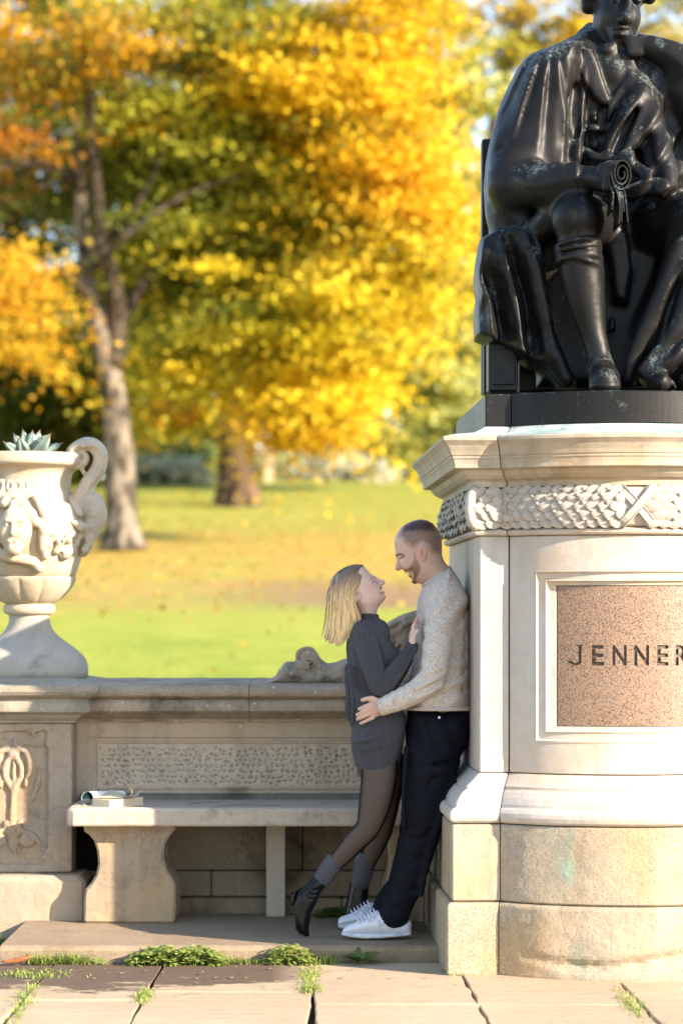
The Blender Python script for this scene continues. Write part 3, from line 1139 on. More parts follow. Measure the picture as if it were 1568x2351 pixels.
wall_face()
part('ledge', run_x([(11.13, .560), (11.095, .562), (11.088, .575), (11.09, .596), (11.105, .606), (11.13, .610)], -1.2, .5, 40, .001), stone('ledge_stone', (.26, .235, .19), (.20, .18, .145), grime=(.05, .05, .04), grime_at=.5, bump=.6), wall)
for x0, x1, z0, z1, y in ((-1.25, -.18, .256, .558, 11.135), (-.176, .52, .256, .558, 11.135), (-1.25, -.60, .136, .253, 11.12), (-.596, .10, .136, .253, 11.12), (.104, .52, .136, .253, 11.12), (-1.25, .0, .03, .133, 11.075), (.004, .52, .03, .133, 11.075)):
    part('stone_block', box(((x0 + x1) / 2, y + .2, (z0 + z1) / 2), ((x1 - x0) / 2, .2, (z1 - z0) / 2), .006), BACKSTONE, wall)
part('recess_shade_block', box((-1.12, 11.16, .28), (.13, .03, .215)), RECESS_SHADE, wall)  # added block; the shade of the gap beside the pier is in its colour
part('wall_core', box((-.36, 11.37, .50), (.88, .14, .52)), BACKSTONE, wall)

# carved scroll that closes the coping against the pedestal
S = Sdf((-.36, 11.00, 1.05), (.62, 11.50, 1.56), .008)
K = 11.22


def sc(x, y, dy=0.0):
    p = at(x, y, K)
    p[1] += dy
    return p


prof = xz([(604, 1572), (618, 1560), (629, 1553), (639, 1546), (648, 1530), (654, 1522), (664, 1520), (677, 1521), (681, 1512), (681, 1502), (687, 1492), (696, 1486), (706, 1485), (717, 1488), (725, 1496), (731, 1506), (742, 1515), (752, 1523), (770, 1521), (790, 1514), (825, 1496), (855, 1464), (885, 1432), (925, 1409), (975, 1398), (1060, 1398), (1075, 1575)], K)
S.poly(prof, K, .11, .022)
S.line([sc(705, 1509, -.112) + np.array([.046 * math.cos(t), 0, .046 * math.sin(t)]) for t in np.linspace(-.6, 5.0, 18)], .009, .006)
S.line([sc(708, 1511, -.112) + np.array([.022 * math.cos(t), 0, .022 * math.sin(t)]) for t in np.linspace(0, 6.3, 14)], .008, .005)
S.line([sc(690, 1545, -.112), sc(715, 1553, -.114), sc(745, 1548, -.113), sc(790, 1532, -.110)], .011, .008, n=14)
S.line([sc(650, 1552, -.11), sc(668, 1540, -.114), sc(685, 1548, -.11)], .012, .008, n=10)
for rr_, off in ((.205, 0), (.165, 0), (.115, .0), (.065, 0)):
    a = np.linspace(2.0, 3.7, 12)
    S.line([sc(955, 1520, -.112) + np.array([rr_ * 1.1 * math.cos(t), 0, rr_ * math.sin(t)]) for t in a], .010, .006)
S.line([sc(700, 1548, -.105), sc(740, 1560, -.108), sc(790, 1548, -.106), sc(840, 1530, -.104)], .014, .014, n=12)
S.ell(sc(655, 1545, -.09), (.03, .04, .03), .02)
S.noise(.007, 24, 3, 4)
V, F = S.mesh(1)
part('scroll_ornament', (V, F), SCROLLSTONE, wall, smooth=True)

bench = thing('stone_bench', 'stone bench with thick slab seat and curved console legs before the wall', 'bench', (-.4, 10.85, .065))


def slab_seat():
    x0, x1, y0, y1, z0, z1 = -1.2045, .385, 10.62, 11.10, .505, .586
    n = 60
    rings = []
    for zz, ins in ((z0, .006), (z0 + .008, 0), (z1 - .014, 0), (z1 - .005, .005), (z1, .016)):
        fx = np.linspace(x0 + .032, x1, n)
        P = [np.array([x0 + ins, y1]), np.array([x0 + ins, y0 + .042]), np.array([x0 + .012 + ins * .7, y0 + .012 + ins * .7])]
        P = np.vstack([P, np.c_[fx, np.full(n, y0 + ins)], [[x1, y1]]])
        q = np.c_[P, np.full(len(P), zz)]
        w = .004 * fbm(q, 16, 3, 6)
        q[2:-1, 1] += w[2:-1]
        rings.append(q)
    return loft(rings)


part('seat', slab_seat(), SEATSTONE, bench)
Lx = [(195, 1896), (196, 1907), (207, 1915), (219, 1929), (226, 1952), (228, 1981), (223, 2007), (211, 2027), (199, 2040), (196, 2060), (195, 2113), (201, 2118), (397, 2118), (402, 2112), (405, 2080), (404, 2030), (397, 2015), (384, 1997), (376, 1968), (378, 1942), (386, 1923), (397, 1911), (404, 1903), (404, 1896)]
LEGP = xz(Lx, 10.74)
LEGP[:, 1] = np.clip(LEGP[:, 1], .066, .5045)
LEGP[0, 1] = LEGP[-1, 1] = .5045
Lf = []
for i in range(len(LEGP)):     # finer outline
    Lf += [LEGP[i], (LEGP[i] + LEGP[(i + 1) % len(LEGP)]) / 2]
LEGP = np.array(Lf)


def leg(P, y0, y1):
    V, F = extrude_xz(P, y0, y1, .010, 8)
    V = V + .0035 * np.stack([fbm(V, 9, 3, 1), fbm(V, 9, 3, 2), V[:, 0] * 0], 1)
    return V, F


LEGSTONE = stone('console_stone', (.53, .43, .32), (.36, .275, .19), grime=(.12, .095, .065), grime_at=.56, pit=.8, bump=.8, ochre=.6, streak=.6, grime_scale=6)
part('console_leg', leg(LEGP, 10.74, 11.06), LEGSTONE, bench)
LR = LEGP.copy()
LR[:, 0] = .178 + (LR[:, 0] - LEGP[:, 0].min()) * .48
part('console_leg', leg(LR, 10.74, 11.06), LEGSTONE, bench)
part('post', box(((633.5 - CX) * 10.97 / FPX, 11.02, .285), (.0425, .045, .2195), .004), stone('post_stone', (.47, .40, .32), (.40, .335, .26), grime=(.15, .13, .1), grime_at=.7, bump=.4), bench)

bench.location.y -= .04
pier = thing('stone_pier', 'square stone pier carved with a plant in relief, carrying the urn', 'pier', (-1.447, 11.2, 0))
PX = -1.447
part('base_block', box((PX, 11.2, .105), (.312, .48, .158), .028), PIERSTONE, pier)
rings = []
for d, z in dense([(.002, .941), (.012, .943), (.016, .952), (.036, .966), (.046, .980), (.050, .984), (.076, .988), (.088, .996), (.090, 1.012), (.086, 1.034), (.078, 1.046), (.076, 1.052), (.094, 1.058), (.116, 1.070), (.128, 1.086), (.130, 1.108), (.122, 1.116), (.06, 1.130), (-.02, 1.145)], .01):
    hx, hy = .238 + d, .35 + d
    t = np.linspace(-1, 1, 20)
    P = np.vstack([np.c_[hx * t, np.full(20, -hy)], np.c_[np.full(20, hx), hy * t], np.c_[-hx * t, np.full(20, hy)], np.c_[np.full(20, -hx), -hy * t]])
    q = np.c_[P[:, 0] + PX, P[:, 1] + 11.2, np.full(len(P), z)]
    q[:, :2] += (.0035 * fbm(q, 12, 3, 2))[:, None]
    rings.append(q)
part('coping', loft(rings), CAPSTONE and stone('pier_cap_stone', (.45, .40, .315), (.34, .295, .225), grime=(.08, .075, .055), grime_at=.56, pit=.6, bump=.7, streak=.5, lichen=.4), pier)


def c8(u, v, Y=10.862):
    return at(u / 4.5, 1633.3 + v / 4.5, Y)


S = Sdf((-1.72, 10.82, .25), (-1.17, 11.02, .955), .0045)
S.box((PX, 11.05, .602), (.238, .20, .3375), .006)
S.box((PX - .002, 10.852, .603), (.133, .024, .232), .004, op='sub')
S.box((PX, 10.86, .603), (.118, .008, .30), .004, .01, op='sub')
B_ = 10.870
for sgn in (1, -1):
    def m(u, v):
        p = c8(u, v, B_)
        cxm = c8(130, v, B_)[0]
        if sgn < 0: p[0] = 2 * cxm - p[0]
        return p
    S.line([m(185, 390), m(262, 430), m(305, 540), m(300, 640), m(262, 700)], [.014, .017, .016, .012, .008], .008, n=14)
    S.line([m(150, 470), m(205, 560), m(215, 680), m(165, 770), m(140, 830)], [.010, .013, .014, .014, .012], .006, n=14)
    S.line([m(400, 600), m(395, 720), m(350, 880), m(320, 960)], [.006, .012, .010, .004], .006, n=10)
    S.line([m(320, 980), m(340, 1060), m(430, 1120)], [.004, .009, .004], .006, n=8)
    S.line([m(150, 1250), m(200, 1170), m(215, 1240)], [.010, .012, .006], .006, n=8)
    S.ell(m(275, 1350), (.036, .016, .034), .008)
    S.line([m(170, 1400), m(165, 1300), m(225, 1255), m(330, 1285), m(400, 1370), m(430, 1420)], [.008, .010, .011, .010, .008, .004], .006, n=16)
    S.ell(m(260, 760), (.012, .012, .022), .006)
S.line([c8(130, 1420, B_), c8(120, 1180, B_), c8(125, 980, B_), c8(140, 800, B_)], [.020, .014, .012, .016], .008, n=12)
S.line([c8(140, 760, B_), c8(140, 620, B_), c8(135, 520, B_)], [.010, .008, .003], .004, n=8)
S.ell(c8(135, 440, B_), (.03, .014, .026), .012)
S.noise(.006, 30, 5, 3)
V, F = S.mesh(1)
part('shaft', (V, F), PIERSTONE, pier, smooth=True)
part('core', box((PX, 11.28, .602), (.234, .265, .337), .004), PIERSTONE, pier)

pier.location.y += .09
pier.location.x -= .008

# ------------------------------------------------------------------ urn with agave
URN_C = np.array([-1.447, 11.2, 1.146])
UK = 11.2 / FPX


def up(x, y):
    return ((x - 50) * UK, CAM_H - (y - CY) * UK)


urn = thing('stone_urn', 'carved stone urn with scroll handle and female mask, standing on the pier', 'urn', URN_C)
prof = [up(*q) for q in [(180, 1556), (181, 1540), (179, 1525), (175, 1512), (164, 1500), (149, 1486), (134, 1474), (121, 1464), (109, 1452), (103, 1443), (98, 1430), (96, 1418), (97, 1412)]]
rings_sq = [5, 5, 5, 4.6, 4, 3.4, 2.9, 2.5, 2.2, 2, 2, 2, 2]
V, F = lathe(prof, 64, (URN_C[0], URN_C[1], 0), rings_sq)
V = V + .003 * np.stack([fbm(V, 14, 3, 1), fbm(V, 14, 3, 2), V[:, 0] * 0], 1)
FOOTSTONE = stone('urn_foot_stone', (.46, .42, .36), (.37, .335, .28), grime=(.10, .095, .085), grime_at=.56, pit=.6, bump=.5, streak=.3)
part('foot', (V, F), FOOTSTONE, urn, smooth=True)
V, F = lathe([up(*q) for q in [(97, 1412), (106, 1409), (110, 1402), (110, 1394), (106, 1387), (98, 1384)]], 64, (URN_C[0], URN_C[1], 0))
part('collar', (V, F), URNSTONE, urn, smooth=True)
# gadrooned base of the bowl
rings = []
t = np.linspace(0, 2 * np.pi, 240, endpoint=False)
for q, amp in (((100, 1387), .3), ((112, 1383), .6), ((126, 1373), .9), ((140, 1359), 1), ((150, 1346), 1), ((156, 1335), .9), ((159, 1328), .5), ((158, 1324), .05), ((150, 1323), 0)):
    r, z = up(*q)
    lob = np.abs(np.sin(t * 6 + .55))
    rr = r - .014 * amp * (1 - lob ** .45)
    rings.append(np.c_[URN_C[0] + rr * np.cos(t), URN_C[1] + rr * np.sin(t), np.full(240, z)])
part('gadroons', loft(rings), URNSTONE, urn, smooth=True)
bowl = [up(*q) for q in [(150, 1324), (156, 1322), (162, 1305), (169, 1285), (176, 1262), (182, 1240), (186, 1222), (187, 1200), (185, 1182), (180, 1168), (170, 1158), (158, 1153), (152, 1150), (150, 1141), (147, 1125), (146, 1108),
                         (147, 1095), (150, 1085), (157, 1077), (166, 1072), (176, 1069), (180, 1066), (181, 1060), (180, 1045), (176, 1041), (168, 1040), (164, 1048), (150, 1060), (10, 1056)]]
bowl[-1] = (.001, bowl[-1][1])
V, F = lathe(bowl, 96, (URN_C[0], URN_C[1], 0))
V[:, 2] += .002 * fbm(V, 10, 3, 4)
rim = NT('urn_rim_lichen')
part('bowl', (V, F), URNSTONE, urn, smooth=True)
soil_v, soil_f = lathe([(.26, up(0, 1052)[1]), (.15, up(0, 1047)[1]), (.001, up(0, 1045)[1])], 32, (URN_C[0], URN_C[1], 0))
part('potting_soil', (soil_v, soil_f), SOIL, urn)


def cu(u, v, Y=10.9):
    """Points read off an enlargement of the urn."""
    return at((u / 4.52) / 1.2245, (1180 + v / 4.52) / 1.2245, Y)


def surf(u, v, out=0.0):
    """On the front of the bowl."""
    p = cu(u, v, 10.95)
    r = np.interp(p[2], [b[1] for b in bowl[:16]], [b[0] for b in bowl[:16]])
    dx = np.clip(p[0] - URN_C[0], -.97 * r, .97 * r)
    Y = URN_C[1] - math.sqrt(r * r - dx * dx)
    p = cu(u, v, Y)
    n = np.array([dx / r, (Y - URN_C[1]) / r, 0])
    return p + n * out


S = Sdf((-1.80, 10.80, 1.44), (-1.00, 11.3, 2.28), .0055)
fc = surf(205, 1400, .030)
S.ell(fc, (.076, .062, .108), .01)                       # face
S.ell(fc + [0, -.045, -.088], (.034, .03, .03), .025)   # chin
for sx in (-1, 1):
    S.ell(fc + [sx * .034, -.030, -.02], (.03, .03, .035), .02)
    S.ell(fc + [sx * .029, -.064, .022], (.020, .020, .013), .006, op='sub')
    S.ell(fc + [sx * .029, -.050, .020], (.013, .011, .009), .004)
    S.line([fc + [sx * .008, -.062, .040], fc + [sx * .03, -.060, .045], fc + [sx * .05, -.045, .034]], .007, .008)
S.line([fc + [0, -.060, .045], fc + [0, -.073, .0], fc + [0, -.078, -.018]], [.007, .010, .013], .010)
S.line([fc + [-.022, -.062, -.055], fc + [0, -.070, -.052], fc + [.022, -.062, -.055]], .006, .006)
S.line([fc + [-.020, -.066, -.062], fc + [0, -.073, -.0615], fc + [.020, -.066, -.062]], .0035, .003, op='sub')
S.line([fc + [-.014, -.062, -.071], fc + [.014, -.062, -.071]], .007, .006)
for a, b in ((-70, 1090), (-30, 1020), (40, 960), (110, 990), (180, 960), (250, 1000), (300, 1060), (330, 1120), (400, 1230), (440, 1290), (380, 1180), (-110, 1200), (90, 1060), (200, 1070)):   # hair
    S.ell(surf(a, b, .03), (.026, .03, .024), .014)
for u in (70, 160, 230, 300):      # shell comb
    S.line([surf(u, 930, .03), surf(u + (u - 190) * .18, 800, .02)], [.020, .023], .006)
    S.ell(surf(u + (u - 190) * .14, 825, .045), (.010, .014, .018), .004, op='sub')
S.line([surf(-60, 1560, .02), surf(40, 1700, .03), surf(130, 1720, .035), surf(260, 1760, .03), surf(410, 1800, .025), surf(470, 1880, .02), surf(500, 1900, .02)], [.022, .028, .032, .026, .024, .022, .016], .012, n=24)
S.line([surf(150, 1700, .03), surf(100, 1800, .01)], [.03, .015], .01)
S.line([surf(420, 980, .01), surf(480, 1060, .02), surf(560, 1240, .025), surf(590, 1330, .02)], [.012, .018, .02, .014], .008, n=16)
S.line([surf(500, 1300, .015), surf(540, 1400, .02), surf(520, 1600, .02), surf(560, 1720, .015)], [.02, .024, .02, .02], .01, n=16)
rr = np.random.default_rng(11)
for (u, v, r) in ((600, 1340, .02), (620, 1420, .018), (590, 1560, .026), (690, 1450, .02), (740, 1540, .024), (720, 1600, .018), (840, 1500, .026), (860, 1580, .018), (800, 1680, .036), (760, 1640, .022), (880, 1640, .024), (930, 1560, .02), (700, 1660, .02), (660, 1500, .016), (900, 1440, .02), (960, 1480, .022), (1000, 1400, .026)):
    p = surf(u, v, .012)
    S.ell(p, (r, r, r), .006)
for (u, v) in ((690, 1460), (620, 1560), (735, 1545), (850, 1505), (845, 1735), (720, 1700), (990, 1395), (930, 1340)):
    S.ell(surf(u, v, .032), (.009, .016, .009), .003, op='sub')
S.line([surf(900, 1290, .01), surf(960, 1350, .03), surf(1020, 1420, .03)], [.012, .026, .02], .008)
S.line([surf(850, 980, .015), surf(900, 1060, .02), surf(960, 1180, .02)], [.02, .02, .02], .01)
# handle: scroll, swan-neck and the swelling it springs from
HY = 11.14
hp = [(1000, 500), (960, 470), (985, 420), (1050, 410), (1090, 470), (1050, 540), (960, 560), (905, 480), (920, 380), (1010, 310), (1120, 290), (1220, 330), (1280, 430), (1270, 560), (1200, 690), (1120, 800), (1060, 920), (1030, 1020), (1010, 1120)]
hr = [.014, .018, .02, .022, .022, .024, .026, .029, .032, .036, .040, .042, .042, .042, .042, .044, .046, .048, .048]
S.line([cu(u, v, HY) for u, v in hp], np.array(hr) * .82, .004, n=60, sc=(1, 1.5, 1))
S.line([cu(u + 30, v + 5, HY - .052) for u, v in hp[9:17]], .010, .006, n=24)
S.line([cu(990, 540, HY), cu(1040, 610, HY), cu(1080, 680, HY)], .010, .004)
S.line([cu(1050, 1040, HY), cu(1140, 1030, HY), cu(1200, 1090, HY), cu(1210, 1200, HY), cu(1170, 1330, HY), cu(1130, 1440, HY), cu(1100, 1580, HY), cu(1060, 1680, HY)], [.045, .052, .054, .056, .05, .042, .03, .022], .02, n=30)
for (u, v, r) in ((1150, 1350, .024), (1130, 1500, .022), (1120, 1580, .020), (1080, 1640, .022), (1190, 1180, .03)):
    S.ell(cu(u, v, HY - .03), (r, r * 1.3, r), .006)
S.line([cu(1200, 1090, HY - .06), cu(1170, 1150, HY - .07), cu(1140, 1180, HY - .06)], .008, .004, op='sub')
S.noise(.004, 34, 2, 2)
V, F = S.mesh(1)
part('carving', (V, F), URNSTONE, urn, smooth=True)

AG = NT('agave_leaf')
c = AG.mix(AG.ramp(AG.noise(14, 3), [(.3, 0), (.7, 1)]), (.17, .24, .20), (.27, .34, .28))
c = AG.mix(AG.ramp(AG.attr('tip'), [(.80, 0), (.95, 1)]), c, (.20, .14, .08))
AGM = AG.done(c, .5)
ag = thing('agave_plant', 'spiky grey green agave growing in the urn', 'plant', (-1.43, 11.16, 2.155))
for (bx, tipx, tipy, w, dy) in ((75, 5, 1003, 17, -.04), (75, 28, 983, 15, .02), (80, 50, 972, 13, .09), (66, 42, 992, 24, -.10), (80, 74, 977, 24, -.02), (86, 92, 974, 15, .07), (84, 80, 986, 15, .04),
                                (92, 116, 985, 27, -.09), (98, 146, 1005, 15, .0), (100, 150, 1037, 15, -.06), (104, 152, 1053, 17, -.10), (64, 62, 1043, 17, -.14), (60, 0, 1047, 13, -.02), (70, 44, 1018, 16, .10)):
    b0 = at(62 + (bx - 66) * .35, 1054, 11.16)
    tp = at(tipx, tipy, 11.16 + dy)
    b0[1] += dy * .25
    L = np.linalg.norm(tp - b0)
    ax = (tp - b0) / L
    sd = np.cross(ax, [0, -1, 0])
    sd /= np.linalg.norm(sd)
    nr = np.cross(sd, ax)
    V, F, T = [], [], []
    N = 12
    for i in range(N + 1):
        q = i / N
        ww = w * .00095 * (.45 + 1.1 * math.sin(math.pi * min(q * .95 + .12, 1)) if q < .86 else .35 * (1 - q) / .14 * .7 + .02)
        ww *= 1.0 if i == N else (1 + .10 * (i % 2))
        p = b0 + ax * L * q + nr * (.022 * math.sin(q * 2.6) - .02 * q) + np.array([0, 0, -.012 * q])
        cup = .35 * ww
        V += [p - sd * ww + nr * cup, p - sd * ww * .5 - nr * cup * .0, p - nr * cup * .3, p + sd * ww * .5, p + sd * ww + nr * cup, p - nr * (cup * .3 + .012 * (1 - q))]
        T += [q] * 6
    for i in range(N):
        for j, k in ((0, 1), (1, 2), (2, 3), (3, 4), (4, 5), (5, 0)):
            F.append([i * 6 + j, i * 6 + k, i * 6 + 6 + k, i * 6 + 6 + j])
    part('leaf', (V, F), AGM, ag, smooth=True, attrs={'tip': T})

urn.location.y += .09
urn.location.x -= .008
ag.location.y += .09
ag.location.x -= .008
# ------------------------------------------------------------------ paperback on the bench
ZS = .586
bk = thing('paperback_book', 'worn paperback with yellowed pages and curled back cover lying on the bench', 'book', (-.96, 10.80, ZS))
PAGE = NT('yellowed_pages')
pc = PAGE.mix(PAGE.ramp(PAGE.noise(3, 4, .7, PAGE.mapped((8, 8, 400))), [(.35, 0), (.65, 1)]), (.60, .47, .30), (.74, .62, .44))
PAGEM = PAGE.done(pc, .85, PAGE.bump(PAGE.noise(3, 2, .5, PAGE.mapped((4, 4, 900))), .5, .002))
LEAFM = plain('loose_page', (.66, .56, .37), .8, .12, 12)
WHITE = plain('cover_white', (.78, .78, .80), .45, .03)
TEAL = plain('cover_inside_teal', (.001, .020, .020), .6, .5, 25, Specular_IOR_Level=.1)


def cb(u, v, Y):      # enlargement of the book
    return at((220 + u / 7.127) / 1.2245, (2160 + v / 7.127) / 1.2245, Y)


def bkp(u, Y, z):
    p = cb(u, 0, Y)
    return np.array([p[0], Y, ZS + z])


fl, fr, bl, br = bkp(300, 10.76, 0), bkp(650, 10.66, 0), bkp(560, 10.92, 0), bkp(1330, 10.79, 0)
low = np.array([fl, fr, br, bl])
h_ = .030
rings = []
for z, ins in ((.001, .0), (.003, .002), (.010, .003), (.022, .0025), (h_ - .002, .0015), (h_, .004)):
    c = low.mean(0)
    q = []
    for i in range(4):
        a, b = low[i], low[(i + 1) % 4]
        for tt in np.linspace(0, 1, 6, endpoint=False):
            p = a + (b - a) * tt
            d = c - p
            p = p + d / np.linalg.norm(d) * ins
            zz = z * (1 + .18 * (tt if i == 1 else 1 - tt if i == 3 else (0 if i == 0 else 1)))
            q.append([p[0], p[1], ZS + zz])
    rings.append(np.array(q))
part('page_block', loft(rings), PAGEM, bk)
part('bottom_cover', loft([np.array([[p[0] * 1.0, p[1], ZS + zz] for p in (low.mean(0) + (low - low.mean(0)) * 1.02)]) for zz in (.0002, .0014)]), WHITE, bk)
# front cover rolled back under itself: a white tube, teal inside
a = np.linspace(-2.2, 3.5, 26)
A0, A1 = bkp(205, 10.76, .034), bkp(880, 10.89, .034)
Vt, Ft = [], []
for s_ in np.linspace(0, 1, 8):
    c0 = A0 + (A1 - A0) * s_
    r = .0325 - .006 * s_
    for t in a:
        rr_ = r * (1 - .035 * (t + 2.2))
        Vt.append(c0 + np.array([rr_ * math.cos(t) * .9, rr_ * math.cos(t) * .3, rr_ * math.sin(t)]) + [0, 0, -.001])
n = len(a)
for i in range(7):
    for j in range(n - 1):
        Ft.append([i * n + j, i * n + j + 1, (i + 1) * n + j + 1, (i + 1) * n + j])
Vt = np.array(Vt)
m_out = part('rolled_cover', (Vt, Ft), WHITE, bk, smooth=True)
cen = np.repeat(np.array([A0 + (A1 - A0) * s_ for s_ in np.linspace(0, 1, 8)]), n, 0)
Vi = cen + (Vt - cen) * .95
part('cover_lining', (Vi, Ft), TEAL, bk, smooth=True)


def sheet(rows, name='curled_page'):
    g = np.array(rows)
    r, k = g.shape[:2]
    V = g.reshape(-1, 3)
    F = [[i * k + j, i * k + j + 1, (i + 1) * k + j + 1, (i + 1) * k + j] for i in range(r - 1) for j in range(k - 1)]
    nv = len(V)
    V2 = np.vstack([V, V + [0, .0008, -.0008]])
    F2 = F + [[x + nv for x in f][::-1] for f in F]
    part(name, (V2, F2), LEAFM, bk, smooth=True)


sheet([[bkp(310, 10.76, .032), bkp(480, 10.74, .034), bkp(700, 10.72, .036), bkp(920, 10.71, .037)],
       [bkp(360, 10.80, .034), bkp(560, 10.79, .046), bkp(700, 10.775, .050), bkp(950, 10.75, .043)],
       [bkp(440, 10.83, .040), bkp(690, 10.85, .066), bkp(760, 10.84, .058), bkp(1000, 10.80, .046)]])
sheet([[bkp(900, 10.72, .038) + [0, 0, 0], bkp(1000, 10.71, .040), bkp(1060, 10.70, .044), bkp(1120, 10.70, .060), bkp(1115, 10.705, .076), bkp(1040, 10.715, .086), bkp(970, 10.72, .080)],
       [bkp(940, 10.78, .038), bkp(1000, 10.77, .040), bkp(1050, 10.76, .042), bkp(1080, 10.76, .052), bkp(1070, 10.765, .066), bkp(1020, 10.775, .074), bkp(975, 10.78, .070)]])
sheet([[bkp(1040, 10.71, .040), bkp(1120, 10.705, .041), bkp(1200, 10.70, .046), bkp(1285, 10.70, .068)],
       [bkp(1000, 10.78, .040), bkp(1090, 10.775, .043), bkp(1180, 10.765, .052), bkp(1280, 10.755, .072)]])

bk.location.y -= .04
# ------------------------------------------------------------------ weeds and grass along the step
WEED = NT('weed_leaf')
wc = WEED.mix(WEED.ramp(WEED.attr('tone'), [(0, 0), (1, 1)]), (.05, .13, .018), (.40, .46, .11))
WEEDM = WEED.done(wc, .55)
wt = WEED.new('ShaderNodeBsdfTranslucent')
WEED.ln(wc, wt.inputs[0])
ms = WEED.new('ShaderNodeMixShader')
ms.inputs[0].default_value = .3
WEED.ln(WEED.b.outputs[0], ms.inputs[1])
WEED.ln(wt.outputs[0], ms.inputs[2])
WEED.ln(ms.outputs[0], WEED.out.inputs[0])


def blade_mesh(roots, dirs, lens, wids, tone, droop=.5, seg=4, shape='grass'):
    V, F, T = [], [], []
    for r0, d, L, w, tn in zip(roots, dirs, lens, wids, tone):
        d = d / np.linalg.norm(d)
        sd = np.cross(d, [0, 0, 1.0]) + 1e-6
        sd /= np.linalg.norm(sd)
        b = len(V)
        for i in range(seg + 1):
            q = i / seg
            ww = w * (1 - q) ** .7 if shape == 'grass' else w * math.sin(math.pi * min(1, .08 + .9 * q)) ** .7 * (1 if i % 2 or shape == 'oval' else .72)
            p = r0 + d * L * q + np.array([d[0], d[1], 0]) * L * droop * q * q - np.array([0, 0, 1]) * L * droop * .9 * q ** 2.2
            V += [p - sd * ww, p + sd * ww]
            T += [tn, tn]
        for i in range(seg):
            F.append([b + 2 * i, b + 2 * i + 1, b + 2 * i + 3, b + 2 * i + 2])
    return np.array(V), np.array(F), T


def clump(name, label, cat, x0, x1, y, n, hgt, leaf, kind, group=None, ydep=.05, tone=(.2, 1), yw=None):
    Y = yw if yw else 9.93
    X0, X1 = (x0 - CX) * Y / FPX, (x1 - CX) * Y / FPX
    t = thing(name, label, cat, ((X0 + X1) / 2, Y, 0), group=group)
    V0 = []
    xs_ = rng.uniform(X0, X1, n)
    env = np.sqrt(np.maximum(0, 1 - ((xs_ - (X0 + X1) / 2) / ((X1 - X0) / 2 + 1e-6)) ** 2))
    root = np.c_[xs_, Y + rng.uniform(-ydep, ydep * .6, n), np.zeros(n)]
    if kind == 'grass':
        d = np.c_[rng.normal(0, .5, n), rng.normal(-.15, .4, n), np.ones(n)]
        Vv, Ff, T = blade_mesh(root, d, hgt * rng.uniform(.5, 1.1, n), np.full(n, leaf), rng.uniform(*tone, n), .45)
    elif kind == 'rosette':
        root = np.c_[np.full(n, (X0 + X1) / 2), np.full(n, Y - .02), np.full(n, .005)]
        a = rng.uniform(0, 2 * np.pi, n)
        d = np.c_[np.cos(a), .7 * np.sin(a) - .2, rng.uniform(.35, 1.0, n)]
        Vv, Ff, T = blade_mesh(root, d, hgt * rng.uniform(.7, 1.2, n), np.full(n, leaf), rng.uniform(*tone, n), .35, 8, 'jag')
    else:
        root[:, 2] = rng.uniform(.005, hgt, n) * (.25 + .75 * env) 
        a = rng.uniform(0, 2 * np.pi, n)
        d = np.c_[np.cos(a), np.sin(a) - .4, rng.uniform(-.1, .7, n)]
        Vv, Ff, T = blade_mesh(root, d, leaf * rng.uniform(.7, 1.4, n), leaf * .42 * rng.uniform(.8, 1.2, n), rng.uniform(*tone, n), .4, 3, 'oval')
        m = n // 5
        sr = root[:m].copy()
        sv, sf, st_ = blade_mesh(np.c_[sr[:, :2], np.zeros(m)], np.c_[rng.normal(0, .15, m), rng.normal(0, .15, m), np.ones(m)], sr[:, 2] + .01, np.full(m, .002), np.full(m, .3), .1, 2)
        Ff = np.vstack([Ff, sf + len(Vv)])
        Vv = np.vstack([Vv, sv])
        T = list(T) + list(st_)
    o = part('foliage', (Vv, Ff), WEEDM, t, attrs={'tone': T}, kind='stuff')
    return t


clump('leafy_weed', 'largest clump of pale leafy weeds at the foot of the step', 'weed', 298, 518, 0, 900, .070, .022, 'leafy', ydep=.09, tone=(.35, 1))
clump('leafy_weed', 'small bushy weed where the paving joint meets the step, below the black boot', 'weed', 614, 716, 0, 460, .080, .018, 'leafy', ydep=.08, tone=(.5, 1))
clump('dandelion_plant', 'dark green rosette of toothed leaves in the shade below the white shoe', 'weed', 790, 860, 0, 26, .085, .012, 'rosette', tone=(0, .35))
clump('grass_tuft', 'long strip of grass at the left end of the step', 'grass', 66, 200, 0, 420, .075, .003, 'grass', tone=(.3, 1))
clump('clover_patch', 'little yellow green clover patch beside the left grass strip', 'weed', 205, 250, 0, 60, .02, .013, 'leafy', tone=(.7, 1))
clump('grass_tuft', 'short dry grass between the two leafy weeds', 'grass', 516, 612, 0, 260, .05, .0025, 'grass', tone=(.4, 1))
clump('grass_tuft', 'fresh green grass right of the bushy weed', 'grass', 690, 775, 0, 260, .065, .003, 'grass', tone=(.4, 1))
clump('grass_tuft', 'low weeds in the shadow near the pedestal foot', 'grass', 850, 900, 0, 60, .03, .003, 'leafy', tone=(0, .3))
